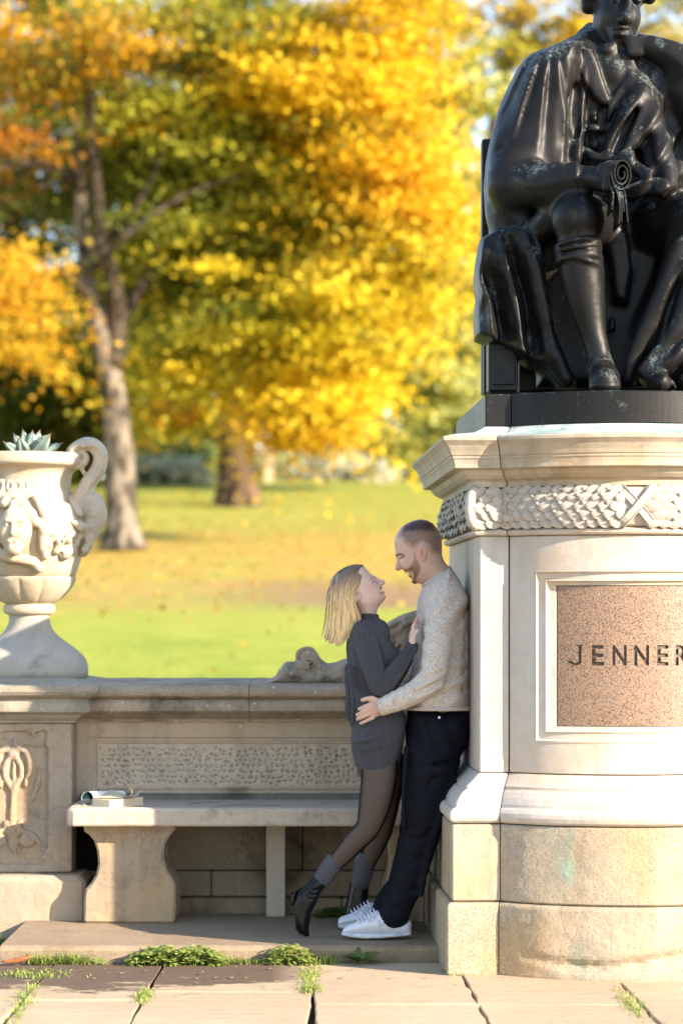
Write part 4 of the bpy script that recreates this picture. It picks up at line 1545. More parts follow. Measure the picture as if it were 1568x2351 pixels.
for lab, px, Y, sp in (('moss growing in the paving joint at the lower left', 55, 8.95, (.02, .25)), ('tuft of moss in the second paving joint from the left', 330, 9.06, (.015, .07)), ('grass tuft on the soil at the upper end of the leftmost joint', 90, 9.62, (.08, .06)),
                       ('bright grass in the middle paving joint near the step', 712, 9.55, (.02, .16)), ('moss cushion at the crossing of joints right of the middle', 716, 9.22, (.02, .05)), ('green tuft in the joint at the pedestal corner', 1048, 9.66, (.02, .04)),
                       ('dark moss in the joint in front of the pedestal', 1445, 8.9, (.02, .18))):
    X = (px - CX) * Y / FPX
    n = 300
    t = thing('moss_tuft', lab, 'moss', (X, Y, 0))
    ry = rng.normal(0, sp[1], n)
    rx = rng.normal(0, sp[0], n) + ry * (-.03 if px < 700 else .01 if px < 900 else -.03)
    Vv, Ff, T = blade_mesh(np.c_[X + rx, Y + ry, np.full(n, -.006)], np.c_[rng.normal(0, .6, n), rng.normal(0, .6, n), np.ones(n)], .036 * rng.uniform(.5, 1.2, n), np.full(n, .0034), rng.uniform(.5, 1, n), .4, 3)
    part('foliage', (Vv, Ff), WEEDM, t, attrs={'tone': T}, kind='stuff')
clump('grass_tuft', 'grass blades beside the left end of the step', 'grass', -25, 12, 0, 120, .11, .003, 'grass', tone=(.3, .9), yw=10.45)
clump('ivy_plant', 'dark green ivy leaves under the bench behind the boots', 'plant', 735, 805, 0, 90, .12, .05, 'leafy', tone=(0, .25), yw=10.95)
# a dried leaf curled on the soil at the left, and litter
dl = thing('dry_leaf', 'curled rust brown leaf on the soil before the left end of the step', 'leaf', (-1.33, 9.86, 0))
DRY = plain('dry_leaf_rust', (.30, .11, .035), .8, .3, 60)
part('blade', tube([at(5, 2213, 9.86), at(30, 2211, 9.86), at(55, 2206, 9.86), at(76, 2199, 9.86)] + np.array([[0, 0, .008]] * 4), [.004, .010, .011, .002], 7, 10, .5), DRY, dl, smooth=True)
TW = [(150, 2232, 9.75), (440, 2233, 9.5), (830, 2290, 8.9), (930, 2270, 9.2), (510, 2262, 9.3), (1240, 2300, 8.9)]
for i, (x, y, _) in enumerate([]):
    pass
LIT = thing('leaf_litter', None, None, (0, 9.6, 0), kind='stuff')
Vv, Ff = [], []
for i in range(46):
    x, y = rng.uniform(-1.4, .5), rng.uniform(9.3, 9.92)
    a, s_ = rng.uniform(0, 6.3), rng.uniform(.004, .012)
    b = len(Vv)
    for k in range(5):
        th = a + k * 1.2566
        Vv.append([x + s_ * math.cos(th) * (1.6 if k == 0 else .8), y + s_ * math.sin(th), .004 + .004 * rng.random()])
    Ff.append([b, b + 1, b + 2, b + 3, b + 4])
part('fragments', (np.array(Vv), Ff), plain('litter_brown', (.35, .2, .09), .9, .6, 90), LIT, kind='stuff')

# ------------------------------------------------------------------ trees


def bark(name, light, dark, scale=1.0):
    s = NT(name)
    c = s.mix(s.ramp(s.noise(3.2 * scale, 5, .7, s.mapped((1.6, 1.6, .6))), [(.42, 0), (.60, 1)]), dark, light)
    c = s.mix(s.ramp(s.noise(14 * scale, 4, .7, s.mapped((2, 2, .5))), [(.5, 0), (.7, .5)]), c, tuple(v * .45 for v in dark))
    return s.done(c, .95, s.bump(s.noise(10 * scale, 5, .7, s.mapped((2, 2, .4))), .9, .06), Specular_IOR_Level=.1)


def leaf_material(name, trans=.45):
    s = NT(name)
    c = s.attr('Col', 'Color')
    s.done(c, .6, Specular_IOR_Level=.25)
    t = s.new('ShaderNodeBsdfTranslucent')
    s.ln(c, t.inputs[0])
    m = s.new('ShaderNodeMixShader')
    m.inputs[0].default_value = trans
    s.ln(s.b.outputs[0], m.inputs[1])
    s.ln(t.outputs[0], m.inputs[2])
    s.ln(m.outputs[0], s.out.inputs[0])
    return s.m


LEAFMAT = leaf_material('autumn_leaf', .36)


def crown_mesh(lobes, seed, size):
    """lobes: (centre, radii, clumps, leaves per clump, colour a, colour b). Flat sprays of leaves in layers."""
    rr = np.random.default_rng(seed)
    P, C, N = [], [], []
    for cen, rad, ncl, nl, ca, cb_ in lobes:
        cen, rad = np.asarray(cen, float), np.asarray(rad, float)
        u = rr.normal(0, 1, (ncl, 3))
        u /= np.linalg.norm(u, axis=1)[:, None]
        cl = cen + u * rad * (rr.uniform(.25, 1, (ncl, 1)) ** .45)
        tone = np.where(rr.random(ncl) < .22, rr.uniform(-.5, .1, ncl), rr.uniform(0, 1, ncl))
        tilt = rr.normal(0, .22, (ncl, 2))
        k = rr.normal(0, 1, (ncl, nl, 3)) * np.array([.55, .55, .12]) * (rr.uniform(.6, 1.25, (ncl, 1, 1)))
        k[..., 2] += k[..., 0] * tilt[:, None, 0] + k[..., 1] * tilt[:, None, 1] - .12 * (k[..., 0] ** 2 + k[..., 1] ** 2)
        P.append((cl[:, None, :] + k).reshape(-1, 3))
        t0 = tone[:, None] + rr.normal(0, .18, (ncl, nl))
        tt = np.clip(t0, 0, 1).reshape(-1, 1)
        c = np.asarray(ca) * (1 - tt) + np.asarray(cb_) * tt
        gg = np.clip(-t0.reshape(-1, 1) * 2.5, 0, 1)
        c = c * (1 - gg) + np.array((.10, .125, .014)) * gg          # sprays that are still green
        C.append(c * rr.uniform(.75, 1.25, (len(c), 1)))
    P, C = np.vstack(P), np.vstack(C)
    n = len(P)
    nr = rr.normal(0, .75, (n, 3)) + np.array([.25, -.35, .95])
    nr /= np.linalg.norm(nr, axis=1)[:, None]
    a = np.cross(nr, rr.normal(0, 1, (n, 3)))
    a /= np.linalg.norm(a, axis=1)[:, None]
    b = np.cross(nr, a)
    L = size * rr.uniform(.7, 1.3, (n, 1))
    V = np.stack([P - a * L, P + b * L * .62, P + a * L, P - b * L * .62], 1).reshape(-1, 3)
    F = np.arange(4 * n).reshape(n, 4)
    return V, F, np.repeat(C, 4, 0)


def tree(name, label, base, trunks, lobes, barkm, size=.10, seed=1, group=None):
    t = thing(name, label, 'tree', base, group=group)
    main = trunks[0]
    V, F = join(*[tube(p, r, 12, 26) for p, r in trunks])
    V = V + .03 * np.stack([fbm(V, 1.8, 3, seed), fbm(V, 1.8, 3, seed + 5), V[:, 0] * 0], 1)
    part('trunk', tube_noise(*trunks[0], seed), barkm, t, smooth=True)
    for p, r in trunks[1:]:
        part('limb', tube_noise(p, r, seed), bLimb, t, smooth=True)
    V, F, C = crown_mesh(lobes, seed, size)
    part('crown', (V, F), LEAFMAT, t, col=C)
    return t


def tube_noise(p, r, seed):
    V, F = tube(p, r, 14, 34)
    s_ = .12 * np.max(r)
    return V + s_ * np.stack([fbm(V, 1.6, 3, seed), fbm(V, 1.6, 3, seed + 5), V[:, 0] * 0], 1), F


def on_lawn(x, Y, y=None):
    p = at(x, CY, Y)
    p[2] = float(lawn_z(p[0], Y)) - .05
    return p


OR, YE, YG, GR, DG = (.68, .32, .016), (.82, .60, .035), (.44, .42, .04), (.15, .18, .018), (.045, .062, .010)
RU = (.32, .10, .02)


def L(x, y, Y, rx, rz, ry, ncl, nl, ca, cb_):
    k = Y / FPX
    return (at(x, y, Y), (rx * k, ry, rz * k), ncl, nl, ca, cb_)


T1 = 44.0
bA = bark('beech_bark', (.30, .25, .19), (.04, .033, .026), .9)
bB = bark('dark_oak_bark', (.17, .11, .065), (.03, .022, .016), .6)
bLimb = bark('branch_bark', (.10, .078, .055), (.035, .027, .02), .7)
b1 = at(283, 1252, T1)
tr1 = [([at(283, 1262, T1), at(281, 1225, T1), at(278, 1150, T1), at(275, 1050, T1), at(268, 950, T1), at(248, 830, T1), at(222, 720, T1), at(200, 620, T1), at(188, 520, T1), at(186, 420, T1), at(176, 300, T1), at(165, 180, T1), at(160, 40, T1), at(150, -200, T1)],
        [.46, .34, .275, .255, .24, .21, .175, .15, .125, .10, .085, .07, .06, .04]),
       ([at(258, 850, T1), at(268, 740, T1), at(258, 640, T1 - .3), at(232, 560, T1 - .4), at(226, 460, T1 - .4), at(214, 350, T1 - .6), at(205, 220, T1 - .8), at(190, 60, T1 - 1)], [.2, .19, .15, .13, .11, .10, .09, .06]),
       ([at(190, 430, T1), at(120, 385, T1 - .5), at(40, 370, T1 - 1), at(-60, 378, T1 - 1.5)], [.13, .10, .09, .07]),
       ([at(240, 560, T1), at(300, 490, T1 - .3), at(350, 410, T1 - .4), at(400, 300, T1 - .4), at(450, 288, T1), at(540, 300, T1 + .4), at(620, 330, T1 + .8)], [.10, .07, .055, .045, .04, .03, .02]),
       ([at(222, 700, T1), at(165, 640, T1 - .5), at(120, 600, T1 - 1)], [.1, .06, .03]),
       ([at(262, 760, T1), at(340, 640, T1 + .8), at(440, 560, T1 + 1.4), at(560, 520, T1 + 2)], [.11, .08, .06, .03]),
       ([at(200, 640, T1), at(290, 540, T1 - 1), at(420, 450, T1 - .4), at(560, 400, T1), at(700, 360, T1 + .6)], [.08, .055, .04, .03, .02])]
lobes = [L(50, 110, T1 - 1, 110, 130, 2.6, 14, 250, OR, GR), L(230, 60, T1 - 1.6, 110, 90, 2, 13, 250, OR, YG), L(400, 140, T1 + .5, 190, 250, 3, 20, 250, OR, GR), L(420, 160, T1 + 1.5, 190, 250, 3, 26, 250, GR, YG), L(600, 90, T1 + 1, 170, 130, 3, 36, 250, YG, GR), L(640, 110, T1 + .4, 120, 110, 2, 10, 250, OR, YE), L(760, 250, T1 + 1, 250, 150, 3, 62, 250, (.80, .48, .02), YE),
         L(880, 80, T1 + 1, 120, 130, 3, 46, 250, (.6, .36, .012), YE), L(810, 330, T1 + 1, 140, 140, 2.6, 66, 250, (.82, .48, .02), YE), L(905, 470, T1 + 1, 120, 110, 2.4, 54, 250, (.82, .45, .025), (.64, .42, .02)),
         L(880, 620, T1 + 1.5, 140, 120, 2.4, 66, 250, YE, (.80, .62, .06)), L(780, 740, T1 + 1.5, 160, 120, 2.4, 70, 250, YE, (.55, .46, .02)), L(570, 800, T1 + 2, 170, 90, 2.4, 44, 250, YG, YE),
         L(430, 840, T1 + 1.6, 120, 55, 1.8, 22, 250, YG, YE), L(710, 910, T1 + 2, 105, 75, 1.8, 44, 250, (.84, .60, .03), YE), L(700, 990, T1 + 2, 65, 35, 1.3, 12, 250, (.64, .38, .012), YE), L(660, 470, T1 + 1.5, 110, 60, 2, 12, 250, YG, YE), L(520, 640, T1 + 1.5, 90, 40, 2, 9, 250, YE, YG),
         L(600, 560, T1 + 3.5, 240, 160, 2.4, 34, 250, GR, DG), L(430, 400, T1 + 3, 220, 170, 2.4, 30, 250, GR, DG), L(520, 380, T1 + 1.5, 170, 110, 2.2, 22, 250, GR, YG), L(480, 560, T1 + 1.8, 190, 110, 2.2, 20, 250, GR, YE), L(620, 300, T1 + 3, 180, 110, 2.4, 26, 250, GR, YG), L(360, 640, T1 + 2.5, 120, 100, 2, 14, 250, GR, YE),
         L(5, 640, T1 - 1.5, 75, 70, 2, 13, 250, OR, YG), L(50, 770, T1 - 1.5, 50, 60, 1.6, 7, 250, OR, YG), L(0, 320, T1 - 1, 36, 80, 1.4, 5, 250, RU, OR), L(100, 420, T1 + 2.5, 120, 100, 2.4, 14, 250, DG, GR), L(330, 300, T1 + 1, 120, 110, 2, 20, 250, GR, YG), L(360, 520, T1 + 1.2, 110, 90, 2, 14, 250, GR, YG)]
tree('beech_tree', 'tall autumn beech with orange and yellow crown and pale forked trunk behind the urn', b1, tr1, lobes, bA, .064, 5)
T2 = 62.0
tr2 = [([at(548, 1172, T2), at(547, 1150, T2), at(546, 1090, T2), at(545, 1000, T2), at(540, 900, T2), at(536, 780, T2), at(530, 640, T2), at(520, 480, T2)], [.78, .62, .53, .50, .48, .45, .38, .25]),
       ([at(540, 900, T2), at(620, 760, T2 - 1), at(720, 620, T2 - 2), at(800, 480, T2 - 2)], [.3, .24, .18, .1]), ([at(538, 850, T2), at(450, 720, T2 + 1), at(380, 600, T2 + 2), at(300, 470, T2 + 2)], [.26, .2, .15, .1])]
lobes = [L(560, 800, T2 + 2, 260, 80, 4, 44, 195, GR, YG), L(420, 700, T2 + 3, 230, 140, 4, 76, 195, DG, YG), L(700, 640, T2 + 3, 220, 170, 4, 70, 195, GR, YG), L(560, 420, T2 + 4, 260, 160, 4, 64, 195, DG, YG), L(400, 950, T2 + 2, 80, 40, 2, 12, 180, YG, OR)]
tree('oak_tree', 'broad dark trunked tree standing behind the beech in the middle of the lawn', at(548, 1165, T2), tr2, lobes, bB, .105, 8)
T3 = 74.0
bC = bark('brown_bark', (.25, .18, .13), (.10, .07, .05), .5)
b3 = on_lawn(1075, T3)
tr3 = [([b3, at(1075, 1000, T3), at(1074, 900, T3), at(1078, 800, T3), at(1090, 650, T3), at(1110, 480, T3), at(1135, 300, T3), at(1165, 150, T3), at(1200, 0, T3), at(1230, -160, T3)], [.7, .45, .42, .40, .38, .33, .28, .24, .2, .12]),
       ([at(1120, 400, T3), at(1060, 300, T3 - 1), at(1010, 200, T3 - 2), at(960, 60, T3 - 2)], [.2, .15, .12, .08]), ([at(1140, 280, T3), at(1250, 190, T3), at(1380, 120, T3), at(1520, 40, T3)], [.18, .14, .1, .06]),
       ([at(1092, 620, T3), at(1050, 520, T3 - 1), at(1000, 440, T3 - 2)], [.16, .1, .06])]
LG = (.56, .56, .22)
lobes = [L(1000, 230, T3 - 3, 130, 110, 4, 30, 165, LG, YG), L(990, 380, T3 - 3, 100, 90, 3, 26, 165, LG, (.55, .45, .10)), L(1060, 500, T3 - 2, 110, 100, 3, 22, 165, GR, YG), L(1120, 90, T3, 160, 120, 4, 22, 150, (.40, .24, .06), YG),
         L(1300, 30, T3, 160, 110, 4, 22, 150, (.45, .25, .06), YE), L(1520, 60, T3, 130, 110, 4, 26, 150, (.42, .25, .05), YG), L(1050, 650, T3 - 1, 100, 90, 3, 22, 165, (.60, .42, .06), LG), L(1030, 780, T3 - 2, 120, 90, 3, 36, 165, LG, (.36, .38, .08)),
         L(970, 880, T3 - 2, 130, 80, 3, 40, 165, LG, (.40, .40, .06)), L(1100, 700, T3 + 1, 90, 110, 3, 20, 165, DG, GR)]
tree('lime_tree', 'pale yellow green tree with brown trunk beside the bronze statue', b3, tr3, lobes, bC, .112, 12)
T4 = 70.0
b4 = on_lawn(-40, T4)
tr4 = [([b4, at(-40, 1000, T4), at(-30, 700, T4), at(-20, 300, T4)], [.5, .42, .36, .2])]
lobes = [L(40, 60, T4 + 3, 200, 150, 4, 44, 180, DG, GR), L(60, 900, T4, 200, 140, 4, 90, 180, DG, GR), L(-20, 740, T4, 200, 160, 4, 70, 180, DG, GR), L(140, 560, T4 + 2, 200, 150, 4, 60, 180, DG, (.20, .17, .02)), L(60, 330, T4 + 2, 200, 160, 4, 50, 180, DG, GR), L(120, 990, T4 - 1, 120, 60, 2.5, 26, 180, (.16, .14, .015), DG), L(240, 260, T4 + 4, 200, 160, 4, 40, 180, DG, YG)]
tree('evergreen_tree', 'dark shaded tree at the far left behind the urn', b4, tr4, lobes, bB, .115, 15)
bR = on_lawn(1560, 92)
tree('maple_tree', 'golden tree whose crown shows beside the head of the statue', bR, [([bR, at(1560, 900, 92), at(1565, 600, 92), at(1580, 250, 92)], [.6, .5, .4, .2]), ([at(1565, 560, 92), at(1480, 380, 92), at(1400, 200, 92)], [.25, .18, .1])],
     [L(1560, 620, 92, 230, 170, 4, 60, 170, YG, YE), L(1640, 320, 92, 230, 190, 4, 60, 170, OR, YG), L(1460, 820, 92, 170, 110, 4, 40, 170, GR, YG), L(1750, 800, 92, 200, 140, 4, 40, 170, GR, YE)], bC, .14, 61)
bR = on_lawn(1330, 108)
tree('distant_tree', 'olive green tree far behind the statue, mostly hidden by it', bR, [([bR, at(1330, 900, 108), at(1335, 560, 108)], [.6, .5, .25])], [L(1330, 700, 108, 170, 170, 4, 60, 170, GR, YG), L(1300, 930, 108, 200, 90, 4, 50, 170, DG, GR)], bB, .18, 62, group='trees far across the park')
T5 = 100.0
for i, (x, rx, y0, rz, ca, cb_, lab) in enumerate(((330, 130, 940, 90, DG, GR, 'dark green tree filling the gap between the two big trunks, far off'), (820, 130, 820, 120, GR, YG, 'hazy green tree far behind the yellow branches'), (640, 150, 620, 170, DG, GR, 'tall dark tree far behind the middle of the beech'),
                                            (950, 130, 700, 130, DG, GR, 'distant dark tree left of the statue chair'), (420, 180, 300, 200, DG, YG, 'tall olive tree far behind the forked trunk'), (180, 190, 900, 130, DG, GR, 'distant green tree behind the pale trunk'))):
    bb = on_lawn(x, T5 + i * 2)
    tree('distant_tree', lab, bb, [([bb, at(x, (1080 + y0) / 2, T5 + i * 2), at(x + 4, y0 - rz * .3, T5 + i * 2)], [.5, .4, .2])], [L(x, y0, T5 + i * 2, rx, rz, 4, 64, 110, ca, cb_), L(x - 20, y0 + rz * .6, T5 + i * 2, rx * .9, rz * .5, 3.5, 30, 110, ca, cb_)], bB, .20, 30 + i, group='trees far across the park')


def bush(name, label, x, y, Y, rx, rz, ca, cb_, n, seed, group=None, size=.13):
    b = on_lawn(x, Y)
    t = thing(name, label, 'shrub', b, group=group)
    V, F, C = crown_mesh([L(x, y, Y, rx, rz, rx * Y / FPX, n, 110, ca, cb_)], seed, size)
    V[:, 2] = np.maximum(V[:, 2], lawn_z(V[:, 0], V[:, 1]) - .05)
    part('foliage', (V, F), LEAFMAT, t, col=C)
    part('stem', tube([b, b + [0.05, 0, .5], at(x, y, Y)], [.12, .08, .03], 8, 8), bB, t)


bush('rounded_shrub', 'pale silvery mound of a shrub on the lawn in the distance', 790, 1085, 88, 75, 45, (.66, .66, .52), (.76, .72, .55), 60, 41)
bush('rounded_shrub', 'blue green bush behind the pale mound', 815, 1010, 96, 75, 70, (.17, .24, .18), (.26, .32, .24), 44, 42)
bush('rounded_shrub', 'dark green bush between the two big trunks', 420, 1060, 84, 55, 48, (.16, .22, .06), (.30, .36, .10), 36, 43)
bush('rounded_shrub', 'grey green low bush beside the pale trunk', 385, 1085, 80, 45, 28, (.42, .45, .32), (.52, .52, .36), 22, 44)
bush('rounded_shrub', 'olive shrub right of the broad dark trunk', 660, 1075, 92, 70, 40, (.34, .40, .12), (.52, .52, .2), 34, 45)
bush('rounded_shrub', 'yellow green shrub next to the pedestal cornice', 920, 1040, 93, 75, 60, (.34, .33, .06), (.52, .48, .10), 44, 46)
bush('rounded_shrub', 'golden shrub half hidden by the pedestal cornice', 1010, 960, 97, 80, 90, (.30, .26, .05), (.52, .44, .08), 50, 47)
bush('rounded_shrub', 'dark hedge behind the urn at the left edge', 60, 1060, 78, 150, 55, (.09, .12, .02), (.24, .21, .03), 70, 48)
bush('rounded_shrub', 'reddish bush beyond the beech trunk', 470, 1010, 98, 60, 50, (.22, .12, .03), (.16, .18, .03), 30, 49)
bush('rounded_shrub', 'long pale hedge at the end of the lawn', 700, 1090, 110, 260, 26, (.30, .34, .14), (.48, .48, .2), 60, 50)
pst = thing('stone_post', 'small pale post far off to the right of the broad trunk', 'post', on_lawn(617, 84))
pb = on_lawn(617, 84)
part('shaft', box(pb + np.array([0, 0, .55]), (.16, .16, .6), .02), URNSTONE, pst)
part('cap', box(pb + np.array([0, 0, 1.22]), (.21, .21, .06), .02), URNSTONE, pst)

# fallen leaves lying on the lawn
n = 9000
fx = rng.uniform(-9, 9, n)
fy = 22 + 45 * rng.random(n) ** .9
keep = rng.random(n) < np.interp(fy, [22, 30, 36, 46, 67], [.05, .25, .9, 1, .6])
fx, fy = fx[keep] * fy[keep] / 40, fy[keep]
fz = lawn_z(fx, fy) + .05
a = rng.uniform(0, 6.28, len(fx))
s_ = rng.uniform(.03, .065, len(fx))
P = np.stack([fx, fy, fz], 1)
ux = np.stack([np.cos(a), np.sin(a), rng.normal(.1, .3, len(fx))], 1)
uy = np.stack([-np.sin(a), np.cos(a), rng.normal(.1, .4, len(fx))], 1)
V = np.stack([P - ux * s_[:, None], P + uy * s_[:, None] * .6, P + ux * s_[:, None], P - uy * s_[:, None] * .6], 1).reshape(-1, 3)
tt = rng.random((len(fx), 1))
C = np.repeat(np.array((.50, .22, .03)) * (1 - tt) + np.array((.60, .42, .08)) * tt, 4, 0)
fl_ = part('fallen_leaves', (V, np.arange(4 * len(fx)).reshape(-1, 4)), LEAFMAT, col=C)
fl_['kind'] = 'stuff'

# ------------------------------------------------------------------ the couple


def skin_mat(name, base):
    s = NT(name)
    c = s.mix(1.0, base, s.attr('Col', 'Color'), 'MULTIPLY')
    c = s.mix(s.ramp(s.noise(45, 4, .7), [(.4, 0), (.7, .10)]), c, (.50, .20, .14))
    return s.done(c, .48, s.bump(s.noise(300, 3), .12, .002), Subsurface_Weight=.12, Subsurface_Scale=.01, Specular_IOR_Level=.35)


def cloth(name, a, b, scale, bump, bs, rib=None, rough=.95, flat=(1, 1, 1), sheen=0.0, fleck=False):
    s = NT(name)
    f = s.noise(scale, 3, .8, s.mapped(flat))
    c = s.mix(s.ramp(f, [(.38, 0), (.62, 1)]), a, b)
    f2 = s.noise(scale * .22, 3, .6)
    c = s.mix(s.ramp(f2, [(.4, 0), (.7, .25)]), c, tuple(v * .75 for v in a))
    if fleck:
        f3 = s.noise(125, 2, .7, s.mapped(flat))
        c = s.mix(s.ramp(f3, [(.52, 0), (.64, .65)]), c, tuple(v * .5 for v in a))
        c = s.mix(s.ramp(f3, [(.33, .6), (.43, 0)]), c, tuple(min(1, v * 1.25) for v in b))
    h = s.noise(bs, 3, .7, s.mapped(flat))
    n = s.bump(h, bump, .004)
    if rib:
        at_ = s.attr('rib')
        w = s.math('SINE', s.math('MULTIPLY', at_, 2 * math.pi / rib))
        w = s.math('POWER', s.math('MULTIPLY_ADD', w, .5, .5), .6)
        c = s.mix(s.ramp(w, [(0, .45), (.3, 0)]), c, tuple(v * .4 for v in a))
        n = s.bump(w, .8, .004, n)
    m = s.done(c, rough, n, Specular_IOR_Level=.15)
    if sheen: s.b.inputs['Sheen Weight'].default_value = sheen
    return m


def px(V):
    """World points back to photograph measure, for colouring."""
    V = np.asarray(V)
    return V[:, 0] * FPX / V[:, 1] + CX, (CAM_H - V[:, 2]) * FPX / V[:, 1] + CY


def near_line(x, y, pts, r):
    d = np.full(x.shape, 1e9)
    for (ax, ay), (bx, by) in zip(pts[:-1], pts[1:]):
        vx, vy = bx - ax, by - ay
        t = np.clip(((x - ax) * vx + (y - ay) * vy) / (vx * vx + vy * vy + 1e-9), 0, 1)
        d = np.minimum(d, np.hypot(x - ax - t * vx, y - ay - t * vy))
    return np.clip(1.5 - d / r, 0, 1)


def blob(x, y, cx, cy, rx, ry):
    return np.exp(-(((x - cx) / rx) ** 2 + ((y - cy) / ry) ** 2))


def lerp(C, col, w):
    return C * (1 - w[:, None]) + np.asarray(col) * w[:, None]


def pt(x, y, Y):
    return at(x, y, Y)


def finger(S, pts, r0, r1, k=.004):
    S.line([pt(*p) for p in pts], np.linspace(r0, r1, len(pts)), k)


MY = 10.12
# ---- man
man = thing('person', 'bearded man in oatmeal sweater and dark trousers leaning against the pedestal', 'person', (.31, 10.14, .065))


def z7(u, v):
    return ((1080 + u / 6.533) / 1.2245, (1440 + v / 6.533) / 1.2245)


head_out = [(640, 116), (500, 146), (380, 206), (272, 292), (196, 400), (164, 500), (170, 600), (188, 700), (206, 770), (232, 810), (262, 880), (290, 960), (318, 1020), (334, 1050), (356, 1082), (392, 1094), (424, 1100),
            (436, 1116), (430, 1140), (444, 1175), (474, 1206), (492, 1222), (490, 1250), (510, 1278), (555, 1296), (610, 1300), (735, 1328), (800, 1420), (920, 1500), (1220, 1400), (1175, 1020), (1088, 880), (1050, 770), (1050, 600), (1032, 430), (972, 300), (880, 195), (770, 136)]
HP = xz([z7(*p) for p in head_out], MY)
jaw_z = at(0, z7(0, 1080)[1], MY)[2]
top_z = at(0, z7(0, 112)[1], MY)[2]


def headW(x, z):
    t = np.clip((z - jaw_z) / (top_z - jaw_z), -1, 1)
    return .064 + .013 * np.clip(t * 2.2 + .6, 0, 1)


def man_head(S, k=0.0):
    S.poly(HP, MY, headW, .082, k)
    q = lambda u, v, dy=0: pt(*z7(u, v), MY + dy)
    S.line([q(245, 800), q(248, 880), q(240, 960), q(238, 1008)], [.008, .009, .011, .0135], .007)           # nose
    for s_ in (-1, 1):
        S.ell(q(285, 1000, s_ * .012), (.013, .008, .010), .006)
        S.line([q(215, 770, s_ * .008), q(260, 758, s_ * .026), q(330, 775, s_ * .045)], [.007, .008, .006], .010)    # brow ridge
        S.ell(q(270, 828, s_ * .040), (.015, .012, .010), .010, op='sub')                               # eye socket
        S.ell(q(300, 826, s_ * .030), (.012, .009, .009), .006)
        S.ell(q(390, 930, s_ * .046), (.026, .014, .026), .018)                                       # cheek
        S.line([q(320, 985, s_ * .020), q(370, 1030, s_ * .034), q(430, 1075, s_ * .034)], .0035, .006, op='sub')     # smile fold
        e = q(690, 745, s_ * .078)
        rot = Matrix.Rotation(R(-8), 4, 'Y') @ Matrix.Rotation(R(18) * s_, 4, 'Z')
        S.ell(e, (.0165, .010, .034), .004, rot=rot)                                             # ear
        S.ell(e + [.000, s_ * .009, .004], (.009, .007, .020), .004, op='sub', rot=rot)
        S.line([e + [-.012, s_ * .004, .012], e + [-.002, s_ * .007, .030], e + [.012, s_ * .007, .022], e + [.013, s_ * .006, 0], e + [.002, s_ * .004, -.026]], [.004, .0045, .0045, .004, .0055], .003)
        S.ell(e + [-.006, s_ * .005, -.006], (.005, .005, .009), .003)
    S.line([q(400, 1093, -.022), q(385, 1092, 0), q(400, 1093, .022)], .005, .004)                          # lips
    S.line([q(462, 1150, -.020), q(445, 1155, 0), q(462, 1150, .020)], .007, .005)
    S.line([q(452, 1112, -.026), q(425, 1118, 0), q(452, 1112, .026)], .0045, .003, op='sub')


def man_hand(S):
    hy = 9.935
    S.ell(pt(857, 1629, hy), (.034, .016, .036), .012)
    S.line([pt(905, 1614, 9.915), pt(880, 1623, 9.925), pt(862, 1628, hy)], [.032, .026, .026], .014)
    finger(S, [(866, 1612, hy - .006), (852, 1605, hy - .006), (840, 1606, hy - .002), (829, 1609, hy + .004)], .0125, .0085, .008)
    finger(S, [(850, 1619, hy - .006), (838, 1623, hy - .008), (829, 1627, hy), (822, 1630, hy + .008)], .0100, .0078)
    finger(S, [(846, 1629, hy - .008), (834, 1634, hy - .011), (825, 1640, hy - .002), (817, 1643, hy + .008)], .0102, .0078)
    finger(S, [(847, 1640, hy - .007), (836, 1645, hy - .010), (826, 1650, hy - .001), (818, 1653, hy + .008)], .0098, .0075)
    finger(S, [(853, 1650, hy - .004), (842, 1655, hy - .006), (832, 1660, hy + .001), (825, 1663, hy + .008)], .0088, .0068)


def man_core(S):
    S.line([pt(1018, 1330, MY), pt(1014, 1400, MY), pt(1012, 1520, MY), pt(1008, 1640, MY)], [.055, .10, .10, .10], .03, sc=(1, 1.35, 1))
    for s_, A, B, Cc in ((-1, (1020, 1388, 9.985), (994, 1562, 9.905), (876, 1624, 9.928)), (1, (1020, 1388, 10.26), (988, 1566, 10.355), (878, 1624, 10.335))):
        S.line([pt(1016, 1380, MY + s_ * .06), pt(*A), pt(*B), pt(*Cc)], [.05, .046, .036, .024], .02)
    for hip, knee, ank in (((1000, 1690, 10.03), (966, 1905, 10.03), (905, 2100, 10.08)), ((1000, 1690, 10.21), (966, 1905, 10.27), (893, 2085, 10.36))):
        S.line([pt(*hip), pt(*knee), pt(*ank)], [.075, .05, .036], .02)
        S.line([pt(*ank), pt(ank[0] - 60, ank[1] + 42, ank[2])], [.03, .02], .01)
    hy = 10.325
    S.ell(pt(857, 1629, hy), (.034, .016, .036), .012)
    for j in range(4):
        finger(S, [(848, 1617 + 9 * j, hy), (832, 1621 + 9 * j, hy), (820, 1626 + 9 * j, hy - .012)], .0095, .0075)
    finger(S, [(868, 1613, hy), (850, 1605, hy), (838, 1607, hy)], .012, .0085)


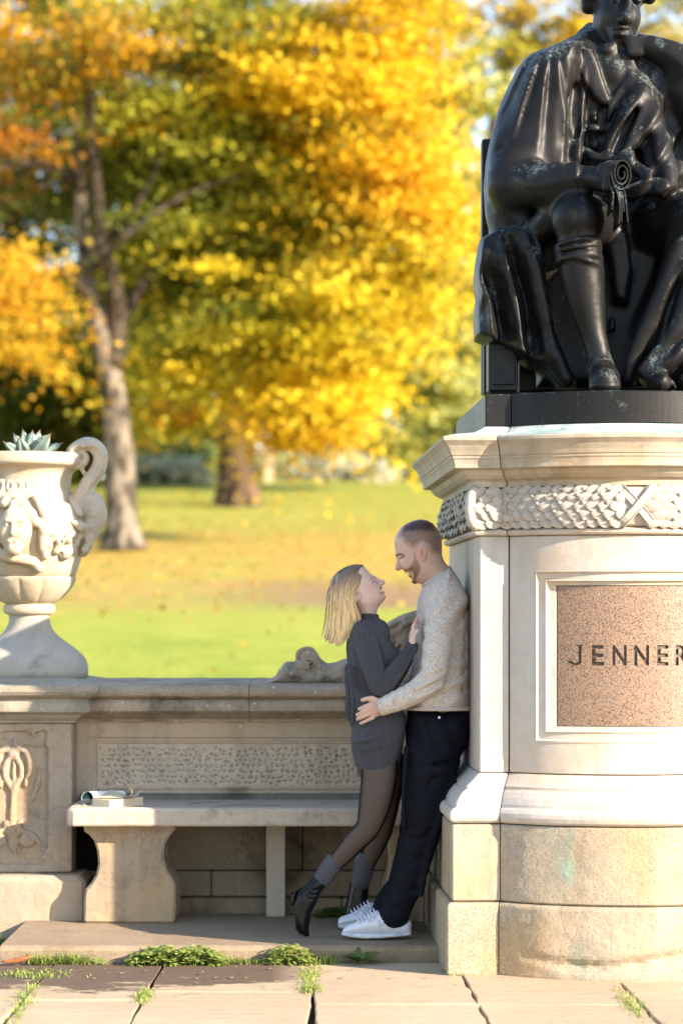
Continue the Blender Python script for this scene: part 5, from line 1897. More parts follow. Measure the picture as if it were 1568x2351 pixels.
zr = [(at(0, 1350, MY)[2], at(0, 1182, MY)[2]), (at(0, 1675, MY)[2], at(0, 1592, MY)[2])]
S = Sdf((.05, 9.84, .06), (.58, 10.42, 1.86), .003, zfine=(.008, zr))
man_core(S)
man_head(S, .02)
man_hand(S)
V, F = S.mesh(1)
x, y = px(V)
C = np.ones((len(V), 3))
side = V[:, 1] - MY
hz = y < 1345
hair_c, beard_c = np.array([.085, .075, .095]), np.array([.17, .09, .055])
g = lambda pts: [z7(*p) for p in pts]
C = lerp(C, (.30, .20, .15), np.where(hz, near_line(x, y, g([(205, 778), (245, 762), (300, 762), (335, 785)]), 2.6) * .9, 0))
C = lerp(C, (.12, .08, .07), np.where(hz, near_line(x, y, g([(278, 842), (310, 826), (340, 806)]), 1.5), 0))
C = lerp(C, (.62, .34, .28), np.where(hz, near_line(x, y, g([(350, 800), (385, 795)]), 1.0) * .6, 0))
C = lerp(C, (.95, .55, .47), np.where(hz, blob(x, y, *z7(245, 1000), 6, 7) * .5 + blob(x, y, *z7(690, 760), 8, 16) * .5, 0).clip(0, 1))
C = lerp(C, (.95, .58, .50), np.where(hz, near_line(x, y, g([(445, 1140), (475, 1190)]), 3) * .8, 0))
C = lerp(C, (1.15, 1.15, 1.1), np.where(hz, near_line(x, y, g([(425, 1100), (452, 1118)]), 2.0) * .9, 0))
C = lerp(C, (.2, .07, .06), np.where(hz, near_line(x, y, g([(440, 1130), (458, 1128)]), 1.2) * .8, 0))
hh = (~hz) & (y < 1700)
C = lerp(C, (.95, .70, .62), np.where(hh, blob(x, y, 850, 1629, 14, 20) * .4, 0))
SKM = skin_mat('man_skin', (.60, .385, .29))
part('body', (V, F), SKM, man, smooth=True, col=C)

# cropped hair and beard: thin shells over the same head
S = Sdf((.17, 10.02, 1.52), (.45, 10.22, 1.87), .0028)
man_head(S)
S.d -= .0012
V, F = S.mesh(1)
x, y = px(V)
hc0 = pt(*z7(640, 700), MY)
sink = (V - hc0) / np.linalg.norm(V - hc0, axis=1)[:, None]


def keep(V, F, m):
    f = m[F].all(1)
    F = F[f]
    used = np.unique(F)
    idx = np.full(len(V), -1)
    idx[used] = np.arange(len(used))
    return V[used], idx[F], used


ear = np.hypot((x - z7(690, 745)[0]) / 13, (y - z7(690, 745)[1]) / 25) < 1
hair_poly = np.array(g([(140, 505), (215, 485), (270, 500), (330, 590), (420, 640), (480, 700), (520, 720), (600, 640), (690, 590), (760, 640), (790, 720), (860, 790), (1080, 800), (1100, 400), (900, 100), (600, 60), (300, 180)]))
inh = poly_sd(hair_poly, x, y)
m = (inh < 0) & ~ear
Vh, Fh, used = keep(V, F, m)
dens = np.clip(-inh[used] / 15, 0, 1)
u_, v_ = (x[used] * 1.2245 - 1080) * 6.533, (y[used] * 1.2245 - 1440) * 6.533
top = np.clip((360 + .42 * (u_ - 350) * 0 - v_ + np.where(u_ < 420, (420 - u_) * .25, 0)) / 170, 0, 1)
dens = np.clip(dens * (.64 + .8 * top), 0, .97)
dens = np.clip(dens + .12 * fbm(Vh, 200, 2, 3), 0, 1)
Ch = lerp(np.ones((len(Vh), 3)), hair_c, dens)
Vh = Vh - sink[used] * (.0030 * np.clip(1 + inh[used] / 5, 0, 1))[:, None]
part('hair', (Vh, Fh), SKM, man, smooth=True, col=Ch)
beard_poly = np.array(g([(480, 720), (585, 690), (600, 830), (640, 900), (680, 1000), (670, 1080), (640, 1140), (600, 1230), (600, 1320), (500, 1310), (470, 1240), (500, 1215), (500, 1150), (475, 1090), (430, 1080), (380, 1110), (318, 1080), (330, 1020), (390, 1015), (430, 985), (480, 930), (505, 850)]))
inb = poly_sd(beard_poly, x, y)
m = (inb < 0) & ~ear
Vb, Fb, used = keep(V, F, m)
vv = (y[used] * 1.2245 - 1440) * 6.533
uu = (x[used] * 1.2245 - 1080) * 6.533
den = np.clip(-inb[used] / 6, 0, 1) * np.clip(.42 + (vv - 850) / 700 + np.where((uu < 400) & (vv < 1130), .5, 0) + np.where(vv > 1200, .3, 0), 0, .95)
den = np.clip(den + .18 * fbm(Vb * np.array([1, 1, .4]), 220, 2, 4), 0, 1)
Vb = Vb + np.where(vv > 1200, .004, 0)[:, None] * np.array([-.5, 0, -1])
Vb = Vb - sink[used] * (.0032 * np.clip(1 + inb[used] / 3.5, 0, 1))[:, None]
part('beard', (Vb, Fb), SKM, man, smooth=True, col=lerp(np.ones((len(Vb), 3)), beard_c, den))

OAT = cloth('oatmeal_knit', (.56, .465, .39), (.78, .69, .60), 330, .9, 170, flat=(1, 1, 2.2), sheen=.1, fleck=True)
OATRIB = cloth('oatmeal_rib', (.54, .445, .375), (.74, .65, .565), 330, .5, 170, rib=.011, sheen=.1)
S = Sdf((.08, 9.80, .98), (.58, 10.44, 1.70), .0045)
sw = [(1030, 1302), (1050, 1324), (1065, 1354), (1072, 1384), (1077, 1410), (1079, 1460), (1079, 1550), (1081, 1610), (1081, 1740), (930, 1740), (930, 1624), (931, 1600), (938, 1560), (945, 1522), (950, 1486), (953, 1450), (955, 1412), (957, 1376), (964, 1357), (974, 1341), (1000, 1318)]
S.poly(xz(sw, MY), MY, .205, .105)
S.clip_z(at(0, 1631, MY)[2], False)
arm = [(1030, 1378, 10.0), (1014, 1420, 9.955), (1004, 1470, 9.925), (999, 1515, 9.908), (992, 1552, 9.902), (966, 1582, 9.902), (925, 1604, 9.912), (897, 1616, 9.92), (888, 1620, 9.922)]
S.line([pt(*p) for p in arm], [.075, .067, .060, .057, .056, .051, .045, .041, .037], .014, n=40)
S.line([pt(x_, y_, 2 * MY - Y_ + .03) for x_, y_, Y_ in arm], [.075, .067, .060, .057, .056, .051, .045, .041, .037], .014, n=40)
for a in ([(1030, 1395, 9.935), (1040, 1440, 9.96), (1042, 1500, 9.985), (1036, 1560, 9.99)], [(1000, 1400, 9.90), (990, 1450, 9.865), (985, 1500, 9.85)], [(1020, 1540, 9.86), (985, 1560, 9.846), (955, 1566, 9.85)], [(1015, 1565, 9.87), (985, 1580, 9.852), (950, 1596, 9.86)],
          [(960, 1440, 10.0), (968, 1520, 9.98), (962, 1590, 9.97)], [(930, 1590, 9.868), (905, 1600, 9.876), (896, 1626, 9.89)], [(1060, 1420, 10.0), (1066, 1500, 9.99), (1060, 1590, 9.98)]):
    S.line([pt(*p) for p in a], .006, .014, op='sub', n=10)
S.line([pt(1052, 1420, 9.975), pt(1052, 1500, 9.96), pt(1044, 1600, 9.95)], .010, .02)


def knit_folds(p):
    X, Y = px(p)
    w = fbm(p, 5, 3, 3)
    g_ = lambda cx, cy, rx, ry: np.exp(-((X - cx) / rx) ** 2 - ((Y - cy) / ry) ** 2)
    l_ = .0055 * g_(985, 1570, 45, 35) * np.sin((Y * .9 + X * .35) * .28 + w * 3)
    l_ += .0045 * g_(915, 1605, 30, 25) * np.sin(X * .38 + w * 2)
    l_ += .0050 * g_(1050, 1560, 45, 80) * np.sin((Y + .5 * X) * .16 + w * 3.5)
    l_ += .0045 * g_(1045, 1400, 50, 60) * np.sin((Y * .8 + X) * .14 + w * 3)
    l_ += .0040 * g_(985, 1450, 30, 60) * np.sin((Y * .7 - X) * .20 + w * 3)
    return l_


S.folds(knit_folds, .006)
S.noise(.0045, 16, 7, 2)
V, F = S.mesh(1)
part('sweater', (V, F), OAT, man, smooth=True)
S = Sdf((.08, 9.84, .98), (.56, 10.4, 1.68), .004)
a = np.linspace(0, 2 * np.pi, 30)
cc = pt(1001, 1324, MY)
for t0, t1 in zip(a[:-1], a[1:]):
    p, q = [cc + np.array([.055, 0, .036]) * math.cos(t) + np.array([0, .066, 0]) * math.sin(t) for t in (t0, t1)]
    S.cone(p, q, .0105)
V, F = S.mesh(1)
ang = np.arctan2(V[:, 1] - MY, (V[:, 0] - cc[0]) * 1.1)
part('collar', (V, F), OATRIB, man, smooth=True, attrs={'rib': ang * .066})
S = Sdf((.08, 9.84, .98), (.30, 10.0, 1.12), .0035)
S.line([pt(891, 1618.5, 9.921), pt(874, 1625, 9.928)], [.0395, .0375])
S.line([pt(868, 1627, 9.928), pt(866, 1628, 9.928)], [.030, .030], .004, op='sub')
V, F = S.mesh(1)
dax = pt(874, 1625, 9.925) - pt(891, 1618.5, 9.925)
pr = V - pt(880, 1622, 9.925)
nv = np.cross(dax / np.linalg.norm(dax), [0, 1, 0])
part('cuff', (V, F), OATRIB, man, smooth=True, attrs={'rib': np.arctan2(pr[:, 1], pr @ nv) * .038})
hem = [pt(1080, 1629, MY), ]
S = Sdf((.22, 9.88, .96), (.58, 10.38, 1.10), .004)
hp = np.array([[.0, .0]])
t = np.linspace(0, 2 * np.pi, 41)
hc = pt(1006, 1627, MY)
for t0, t1 in zip(t[:-1], t[1:]):
    p, q = [hc + np.array([.134 * np.sign(math.cos(u)) * abs(math.cos(u)) ** .7, .204 * np.sign(math.sin(u)) * abs(math.sin(u)) ** .8, .0015]) for u in (t0, t1)]
    S.cone(p, q, .009)
V, F = S.mesh(1)
part('hem', (V, F), OATRIB, man, smooth=True, attrs={'rib': V[:, 0] + .4 * V[:, 1]})

NAVY = cloth('navy_twill', (.0045, .005, .009), (.008, .009, .015), 220, .25, 500, rough=.75)
S = Sdf((.08, 9.86, .08), (.57, 10.46, 1.06), .0055)
S.poly(xz([(934, 1620), (1079, 1620), (1080, 1690), (1072, 1718), (1056, 1742), (1046, 1790), (1020, 1820), (935, 1810), (928, 1756), (930, 1690)], MY), MY, .178, .085)
LG_ = [(1000, 1690, 10.035, .098), (988, 1756, 10.03, .102), (975, 1835, 10.03, .096), (966, 1905, 10.03, .084), (954, 1961, 10.04, .076), (942, 2006, 10.05, .069), (930, 2045, 10.06, .064), (912, 2078, 10.07, .066), (902, 2106, 10.075, .068)]
S.line([pt(*p[:3]) for p in LG_], [p[3] for p in LG_], .03, n=36)
S.line([pt(p[0] - 4 * i / 2, p[1] - 8 * (i / 8) ** 2, 2 * MY - p[2] + .018 * i) for i, p in enumerate(LG_)], [p[3] * .97 for p in LG_], .03, n=36)
S.line([pt(1000, 1780, 9.935), pt(972, 1830, 9.93), pt(940, 1852, 9.95)], .007, .016, op='sub', n=10)
for a in ([(1050, 1748, 9.98), (1010, 1760, 9.94), (975, 1752, 9.95)], [(1002, 1900, 9.97), (966, 1930, 9.95), (935, 1930, 9.97)], [(985, 1955, 9.98), (955, 1985, 9.965), (925, 1990, 9.98)], [(960, 2040, 10.01), (930, 2056, 9.995), (900, 2050, 10.0)], [(930, 2085, 10.0), (900, 2092, 10.0), (880, 2080, 10.02)]):
    S.line([pt(*p) for p in a], .006, .016, op='sub', n=10)
for a in ([(1040, 1790, 9.98), (1010, 1880, 9.965), (985, 1960, 9.975), (965, 2060, 10.0)], [(930, 1720, 9.96), (925, 1820, 9.94), (925, 1900, 9.95)]):
    S.line([pt(*p) for p in a], .010, .03, n=12)
S.line([pt(870, 2092, 10.07), pt(895, 2112, 10.07), pt(925, 2130, 10.07), pt(945, 2122, 10.07)], .016, .01, op='sub')


def twill_folds(p):
    X, Y = px(p)
    w = fbm(p, 4, 3, 8)
    g_ = lambda cx, cy, rx, ry: np.exp(-((X - cx) / rx) ** 2 - ((Y - cy) / ry) ** 2)
    l_ = .0035 * g_(1020, 1760, 70, 50) * np.sin((Y + .45 * X) * .17 + w * 3)
    l_ += .0035 * g_(965, 1910, 60, 60) * np.sin((Y - .5 * X) * .15 + w * 3)
    l_ += .00252 * g_(920, 2060, 60, 55) * np.sin((Y - .35 * X) * .19 + w * 3)
    l_ += .004 * g_(980, 1690, 60, 50) * np.sin((X - .3 * Y) * .15 + w * 3)
    return l_


S.folds(twill_folds, .007)
S.noise(.004, 14, 3, 2)
V, F = S.mesh(1)
tr_ = part('trousers', (V, F), NAVY, man, smooth=True)
STEEL = plain('steel_rivet', (.6, .6, .6), .35, .05, Metallic=.8)
rv, rf = tube([pt(1007, 1649.5, 9.954), pt(1007, 1649.5, 9.936)], [.0055, .005], 12)
part('rivet', (rv, rf), STEEL, tr_)
tw = [pt(960, 1634, 9.962), pt(975, 1642, 9.950), pt(1000, 1648, 9.944), pt(1010, 1649, 9.944)]
part('pocket_edge', tube(tw, .0016, 5, 14), NAVY, tr_)
cc = pt(1003, 1319, MY)
part('necklace', tube([cc + np.array([.052, 0, .036]) * math.cos(t) * 1.0 + np.array([0, .064, 0]) * math.sin(t) + [0, 0, .004] for t in np.linspace(0, 2 * np.pi, 40)], .0014, 5), plain('gold', (.75, .5, .18), .3, .05, Metallic=1.0), man)

WSHOE = plain('white_leather', (.72, .72, .76), .45, .05, 40)
RUB = plain('white_rubber', (.66, .66, .67), .6, .10, 25)
LACE = plain('white_lace', (.66, .66, .74), .9, .1, 200)
DOTM = plain('dark_eyelet', (.03, .03, .04), .6, .1)


def z3(u, v):
    return (620.7 + u / 3.31, 1755.8 + v / 3.31)


def sneaker(dx, dy, Y, label=None):
    up_ = [(536, 1300), (540, 1272), (572, 1240), (640, 1216), (700, 1182), (748, 1150), (795, 1128), (840, 1130), (890, 1160), (940, 1190), (990, 1214), (1030, 1213), (1062, 1204), (1067, 1240), (1063, 1300), (800, 1306)]
    so_ = [(527, 1298), (545, 1288), (800, 1294), (1064, 1280), (1066, 1318), (1000, 1328), (820, 1343), (700, 1346), (600, 1334), (531, 1316)]
    f = lambda P: xz([(a + dx, b + dy) for a, b in (z3(*p) for p in P)], Y)
    pl = lambda u, v, oy: pt(z3(u, v)[0] + dx, z3(u, v)[1] + dy, Y + oy)
    S = Sdf((.0 - .02, Y - .065, .05), (.31, Y + .065, .20), .003)
    S.poly(f(up_), Y, .047, .045)
    S.line([pl(660, 1215, -.03), pl(700, 1205, 0), pl(660, 1215, .03)], .002, .003, op='sub')
    S.line([pl(680, 1225, -.042), pl(700, 1262, -.047), pl(690, 1300, -.05)], .0018, .003, op='sub')
    S.line([pl(930, 1195, -.03), pl(950, 1240, -.046), pl(930, 1290, -.05)], .0015, .003, op='sub')
    V, F = S.mesh(1)
    sh = part('sneaker', (V, F), WSHOE, man, smooth=True)
    S = Sdf((-.02, Y - .07, .05), (.31, Y + .07, .13), .003)
    S.poly(f(so_), Y, .050, .012)
    S.line([pl(530, 1304, -.051), pl(700, 1312, -.052), pl(1064, 1296, -.051)], .0012, .002, op='sub')
    V, F = S.mesh(0)
    part('sole', (V, F), RUB, sh, smooth=True)
    L_ = []
    for i in range(6):
        t = i / 5
        a, b = pl(660 + 125 * t, 1212 - 72 * t, -.026), pl(650 + 125 * t, 1205 - 72 * t, .026)
        mid = (a + b) / 2 + [-.004, 0, .012]
        L_.append(tube([a + [.01, -.010, -.008], a + [-.002, 0, .003], mid, b + [0, 0, .002]], .0032, 6, 10))
    L_.append(tube([pl(800, 1140, -.02), pl(835, 1160, -.034), pl(852, 1200, -.044), pl(830, 1240, -.050), pl(806, 1210, -.046), pl(800, 1150, -.03)], .0028, 6, 20))
    L_.append(tube([pl(796, 1145, -.02), pl(808, 1200, -.044), pl(812, 1250, -.052), pl(806, 1295, -.054)], .0028, 6, 14))
    L_.append(tube([pl(795, 1140, -.01), pl(760, 1165, -.034), pl(735, 1215, -.050), pl(770, 1195, -.048), pl(800, 1150, -.03)], .0028, 6, 18))
    for l_ in L_:
        part('lace', l_, LACE, sh, smooth=True)
    D_ = []
    for i in range(3):
        for j in range(4):
            p = pl(790 + 45 * i + 18 * j, 1210 + 20 * i + 14 * (j % 2), -.0455)
            D_.append(tube([p, p + [0, -.004, 0]], [.0012, .0012], 6))
    part('perforations', join(*D_), DOTM, sh, kind='stuff')
    return sh, pl


sh, pl = sneaker(0, 0, 10.075)
fc_ = bpy.data.curves.new('sole_lettering', 'FONT')
fc_.body = 'adidas'
fc_.size = .017
fc_.extrude = .0008
to = bpy.data.objects.new('sole_lettering', fc_)
COL.objects.link(to)
bpy.context.view_layer.update()
me = bpy.data.meshes.new_from_object(to.evaluated_get(bpy.context.evaluated_depsgraph_get()))
bpy.data.objects.remove(to)
P = np.array([v.co[:] for v in me.vertices])
q0 = pl(930, 1322, -.0505)
Vt = np.c_[q0[0] + P[:, 0], q0[1] - P[:, 2], q0[2] + P[:, 1] + (P[:, 0]) * .06]
part('sole_lettering', (Vt, [list(p.vertices) for p in me.polygons]), plain('grey_print', (.45, .45, .48), .7, .05), sh, kind='stuff')
sneaker(-14, -19, 10.36)

# ---- woman
WY = 10.12
woman = thing('person', 'blond woman in charcoal knit dress and black ankle boots with one heel raised', 'person', (.14, 10.14, .065))


def z6(u, v):
    return (735 + u / 8.348, 1265.8 + v / 8.348)


wh = [(800, 268), (862, 326), (920, 394), (988, 456), (1020, 486), (1040, 520), (1062, 566), (1085, 610), (1118, 640), (1148, 664), (1166, 690), (1156, 714), (1150, 738), (1178, 758), (1196, 776), (1188, 802), (1212, 828), (1238, 852),
      (1236, 888), (1214, 926), (1186, 956), (1112, 1046), (1076, 1108), (1062, 1200), (1055, 1300), (1040, 1440), (740, 1440), (720, 1240), (660, 1120), (560, 1010), (420, 960), (310, 870), (238, 740), (214, 600), (250, 460), (340, 360), (460, 300), (620, 268)]
WP = xz([z6(*p) for p in wh], WY)
wjaw = at(0, z6(0, 1000)[1], WY)[2]


def wheadW(x, z):
    return np.where(z > wjaw, .066, .066 - .016 * np.clip((wjaw - z) / .04, 0, 1))


def wq(u, v, dy=0.0):
    return pt(*z6(u, v), WY + dy)


zr = [(at(0, 1425, WY)[2], at(0, 1290, WY)[2]), (at(0, 1500, WY)[2], at(0, 1410, WY)[2])]
S = Sdf((-.17, 9.88, .06), (.36, 10.42, 1.66), .0028, zfine=(.008, zr))
S.line([pt(845, 1430, WY), pt(846, 1480, WY), pt(860, 1560, WY), pt(872, 1680, WY), pt(872, 1740, WY)], [.035, .075, .07, .085, .08], .03, sc=(1, 1.3, 1))
S.poly(WP, WY, wheadW, .070, .02)
S.line([wq(1050, 512), wq(1085, 540), wq(1128, 566), wq(1172, 592)], [.006, .0075, .009, .0115], .007)
for s_ in (-1, 1):
    S.ell(wq(1135, 622, s_ * .010), (.010, .007, .008), .005)
    S.ell(wq(1010, 575, s_ * .034), (.010, .010, .013), .010, op='sub')
    S.ell(wq(1000, 570, s_ * .030), (.009, .009, .010), .004)
    S.line([wq(1018, 486, s_ * .010), wq(975, 505, s_ * .028), wq(930, 550, s_ * .042)], [.005, .006, .005], .010)
    S.ell(wq(1000, 730, s_ * .040), (.026, .018, .026), .02)
    e = wq(690, 880, s_ * .066)
    rot = Matrix.Rotation(R(42), 4, 'Y') @ Matrix.Rotation(R(-18) * s_, 4, 'Z')
    S.ell(e, (.0135, .009, .026), .004, rot=rot)
    S.ell(e + [.003, s_ * .008, .002], (.008, .006, .014), .003, op='sub', rot=rot)
S.line([wq(1120, 690, -.020), wq(1158, 695, 0), wq(1120, 690, .020)], .005, .004)
S.line([wq(1150, 790, -.018), wq(1190, 780, 0), wq(1150, 790, .018)], .006, .004)
S.line([wq(1105, 765, -.024), wq(1160, 742, 0), wq(1105, 765, .024)], .0042, .003, op='sub')
S.line([wq(1092, 720, -.034), wq(1080, 770, -.038), wq(1095, 820, -.034)], .003, .006, op='sub')
# legs, arms and hands
for A, B, Cc in (((838, 1456, 10.01), (868, 1580, 9.965), (944, 1487, 9.955)), ((848, 1452, 10.26), (890, 1570, 10.31), (945, 1500, 10.30))):
    S.line([pt(842, 1448, (A[2] + WY) / 2), pt(*A), pt(*B), pt(*Cc)], [.035, .034, .028, .020], .014)
for pts_, rs in (([(867, 1720, 10.06), (866, 1795, 10.05), (850, 1890, 10.05), (836, 1912, 10.06), (800, 1955, 10.09), (762, 1990, 10.12), (720, 2046, 10.135)], [.07, .064, .042, .038, .032, .022, .022]),
                 ([(880, 1720, 10.19), (885, 1795, 10.21), (874, 1905, 10.30), (850, 1960, 10.34), (834, 2010, 10.38), (822, 2090, 10.40)], [.07, .062, .042, .036, .026, .024])):
    S.line([pt(*p) for p in pts_], rs, .02)
S.line([pt(720, 2046, 10.135), pt(690, 2100, 10.14), pt(694, 2140, 10.14)], [.024, .022, .010], .01)
S.line([pt(822, 2090, 10.40), pt(830, 2122, 10.40), pt(870, 2132, 10.40)], [.024, .02, .012], .01)
S.line([pt(944, 1487, 9.955), pt(945.5, 1470, 9.958), pt(947, 1458, 9.965)], [.019, .021, .021], .01, sc=(.8, 1.25, 1))
for j, (oy, x1, y1, x2, y2) in enumerate(((-.020, 946.5, 1440, 951.5, 1426), (-.004, 949.5, 1437, 955.5, 1420), (.013, 952, 1438, 958, 1420), (.028, 954, 1442, 959, 1428))):
    finger(S, [(946 + j, 1456, 9.966 + oy), (x1, y1, 9.966 + oy), (x2, y2, 9.974 + oy)], .0092, .0066)
finger(S, [(944, 1470, 9.945), (950, 1456, 9.935), (956, 1447, 9.935)], .0095, .007)
S.ell(pt(948, 1475, 10.30), (.016, .032, .038), .01)
for j in range(4):
    finger(S, [(950, 1462, 10.276 + .016 * j), (953, 1444, 10.276 + .016 * j), (958, 1428, 10.276 + .016 * j)], .0085, .0065)
finger(S, [(946, 1478, 10.27), (950, 1466, 10.262), (956, 1456, 10.262)], .0095, .007)
V, F = S.mesh(1)
x, y = px(V)
C = np.ones((len(V), 3))
hz = y < 1420
g6 = lambda pts: [z6(*p) for p in pts]
C = lerp(C, (.52, .36, .28), np.where(hz, near_line(x, y, g6([(1012, 478), (965, 500), (930, 545)]), 1.5) * .75, 0))
C = lerp(C, (.17, .11, .10), np.where(hz, near_line(x, y, g6([(1018, 545), (1000, 575), (980, 605)]), 1.2) * .95, 0))
C = lerp(C, (1.0, .60, .55), np.where(hz, blob(x, y, *z6(960, 690), 14, 12) * .55, 0))
C = lerp(C, (1.0, .62, .55), np.where(hz, blob(x, y, *z6(1175, 600), 5, 5) * .4 + blob(x, y, *z6(680, 880), 10, 12) * .45, 0).clip(0, 1))
C = lerp(C, (.85, .42, .40), np.where(hz, near_line(x, y, g6([(1128, 716), (1166, 692)]), 1.7) * .75 + near_line(x, y, g6([(1140, 800), (1196, 782)]), 1.9) * .75, 0).clip(0, 1))
C = lerp(C, (1.25, 1.3, 1.3), np.where(hz, near_line(x, y, g6([(1112, 772), (1140, 758), (1182, 738)]), 2.4), 0))
C = lerp(C, (.5, .2, .18), np.where(hz, near_line(x, y, g6([(1100, 765), (1108, 790)]), 1.0) * .6 + near_line(x, y, g6([(1128, 648), (1150, 640)]), 1.0) * .6, 0).clip(0, 1))
C = lerp(C, (.95, .45, .42), np.where((y > 1415) & (y < 1432) & (x > 945) & (x < 965), .55, 0))
part('body', (V, F), skin_mat('woman_skin', (.68, .475, .39)), woman, smooth=True, col=C)

# hair: a soft under-layer and many strands
hb = [(790, 262), (600, 256), (420, 322), (310, 400), (240, 500), (190, 660), (165, 850), (160, 1000), (165, 1150), (165, 1300), (160, 1420), (250, 1540), (340, 1600), (420, 1560), (500, 1460), (580, 1340), (640, 1240), (640, 1120), (600, 1010), (572, 900), (590, 810), (650, 745), (712, 640), (745, 500), (762, 340)]
S = Sdf((-.09, 10.0, 1.24), (.11, 10.24, 1.66), .004)
S.poly(xz([z6(*p) for p in hb], WY), WY, .072, .055)
S.noise(.004, 26, 3, 2)
V, F = S.mesh(1)
x, y = px(V)
tt = np.clip((y - z6(0, 300)[1]) / (z6(0, 1700)[1] - z6(0, 300)[1]), 0, 1)
cols = np.array([[.16, .11, .075], [.34, .22, .13], [.66, .44, .21], [.82, .57, .29], [.88, .66, .37]])


def hair_col(t, w):
    c = np.stack([np.interp(t, [0, .18, .42, .7, 1], cols[:, i]) for i in range(3)], 1)
    return c * w


HAIR = NT('blond_hair')
HAIR.done(HAIR.attr('Col', 'Color'), .38, None, Specular_IOR_Level=.5)
hair_o = part('hair', (V, F), HAIR.m, woman, smooth=True, col=hair_col(tt, .8))
curv = [[(795, 258), (640, 252), (520, 282), (420, 322), (330, 382), (250, 470)], [(752, 480), (700, 460), (590, 470), (460, 500), (330, 540), (190, 620)], [(700, 660), (610, 690), (520, 700), (410, 720), (270, 740), (150, 800)],
        [(590, 860), (540, 880), (470, 910), (380, 940), (250, 970), (132, 1000)], [(640, 1090), (590, 1130), (510, 1180), (390, 1230), (260, 1260), (138, 1230)], [(680, 1240), (620, 1330), (520, 1470), (390, 1560), (240, 1560), (105, 1450)],
        [(700, 1290), (590, 1460), (480, 1640), (350, 1770), (200, 1730), (62, 1650)]]
curv = [np.array(c, float) for c in curv]
Vs, Fs, Cs, nb = [], [], [], 0
rr = np.random.default_rng(21)
for k in range(1640):
    s_ = rr.random() * 5
    far = 1050 <= k < 1500
    cl = math.sin(s_ * 9.0) * 16 + math.sin(s_ * 23) * 8         # locks gather towards the tips
    P = []
    jit = rr.normal(0, 12 if k < 1500 else 42)
    for lv, c in enumerate(curv):
        i = min(int(s_), 4)
        p = c[i] + (c[i + 1] - c[i]) * (s_ - i)
        p = p + np.array([jit * (.3 + .2 * lv) + cl * max(0, lv - 2) * .35 + rr.normal(0, 3 + lv), rr.normal(0, 5) + (rr.normal(0, 28) if lv == 6 else 0)])
        dep = (.018, .066, .083, .087, .085, .079, .070)[lv] * (1 - .38 * (abs(s_ - 2.2) / 2.8) ** 2)
        dep = dep * (1 - .25 * rr.random() ** 2) + .003
        if s_ > 4.2: dep *= rr.uniform(-.6, 1)
        P.append(wq(p[0], p[1], dep if far else -dep))
    nseg = 13
    Q = spline(np.array(P), nseg)
    r = .0026 * np.array([.8, 1, 1, 1, 1, 1, 1, 1, .95, .9, .8, .6, .25])
    V, F = tube(Q, r, 4)
    Vs.append(V)
    F = np.array([f for f in F if len(f) == 4 and len(set(f)) == 4][:4 * (nseg - 1)])
    Fs.append(F + nb)
    nb += len(V)
    w = rr.uniform(.62, 1.30)
    sh_ = rr.uniform(-.08, .08)
    Cs.append(np.repeat(hair_col(np.clip(np.linspace(0, 1, nseg) + sh_, 0, 1), w), 4, 0))
part('strands', (np.vstack(Vs), np.vstack(Fs)), HAIR.m, hair_o, smooth=True, col=np.vstack(Cs), kind='stuff')
ec = wq(768, 980, -.068)
part('earring', tube([ec + .0055 * np.array([math.cos(t), .3 * math.cos(t), math.sin(t)]) for t in np.linspace(0, 2 * np.pi, 16)], .0011, 5), bpy.data.materials['gold'], woman)

CHAR = cloth('charcoal_rib', (.048, .048, .057), (.086, .085, .095), 260, .35, 300, rib=.0072, sheen=.12)
dr = [(829, 1416), (845, 1413), (862, 1416), (869, 1420), (883, 1428), (892, 1444), (894, 1467), (903, 1482), (925, 1506), (927, 1520), (920, 1545), (915, 1580), (918, 1620), (930, 1650), (930, 1676), (925, 1702), (918, 1747), (910, 1790), (902, 1880),
      (868, 1880), (832, 1880), (825, 1793), (812, 1752), (804, 1724), (803, 1695), (806, 1664), (813, 1620), (814, 1592), (806, 1574), (800, 1560), (794, 1522), (791, 1489), (793, 1464), (803, 1442), (815, 1426)]
zs = [at(0, y_, WY)[2] for y_ in (1800, 1700, 1660, 1590, 1500, 1450, 1415)]


def dressW(x, z):
    return np.interp(z, zs, [.132, .168, .166, .130, .158, .170, .110])


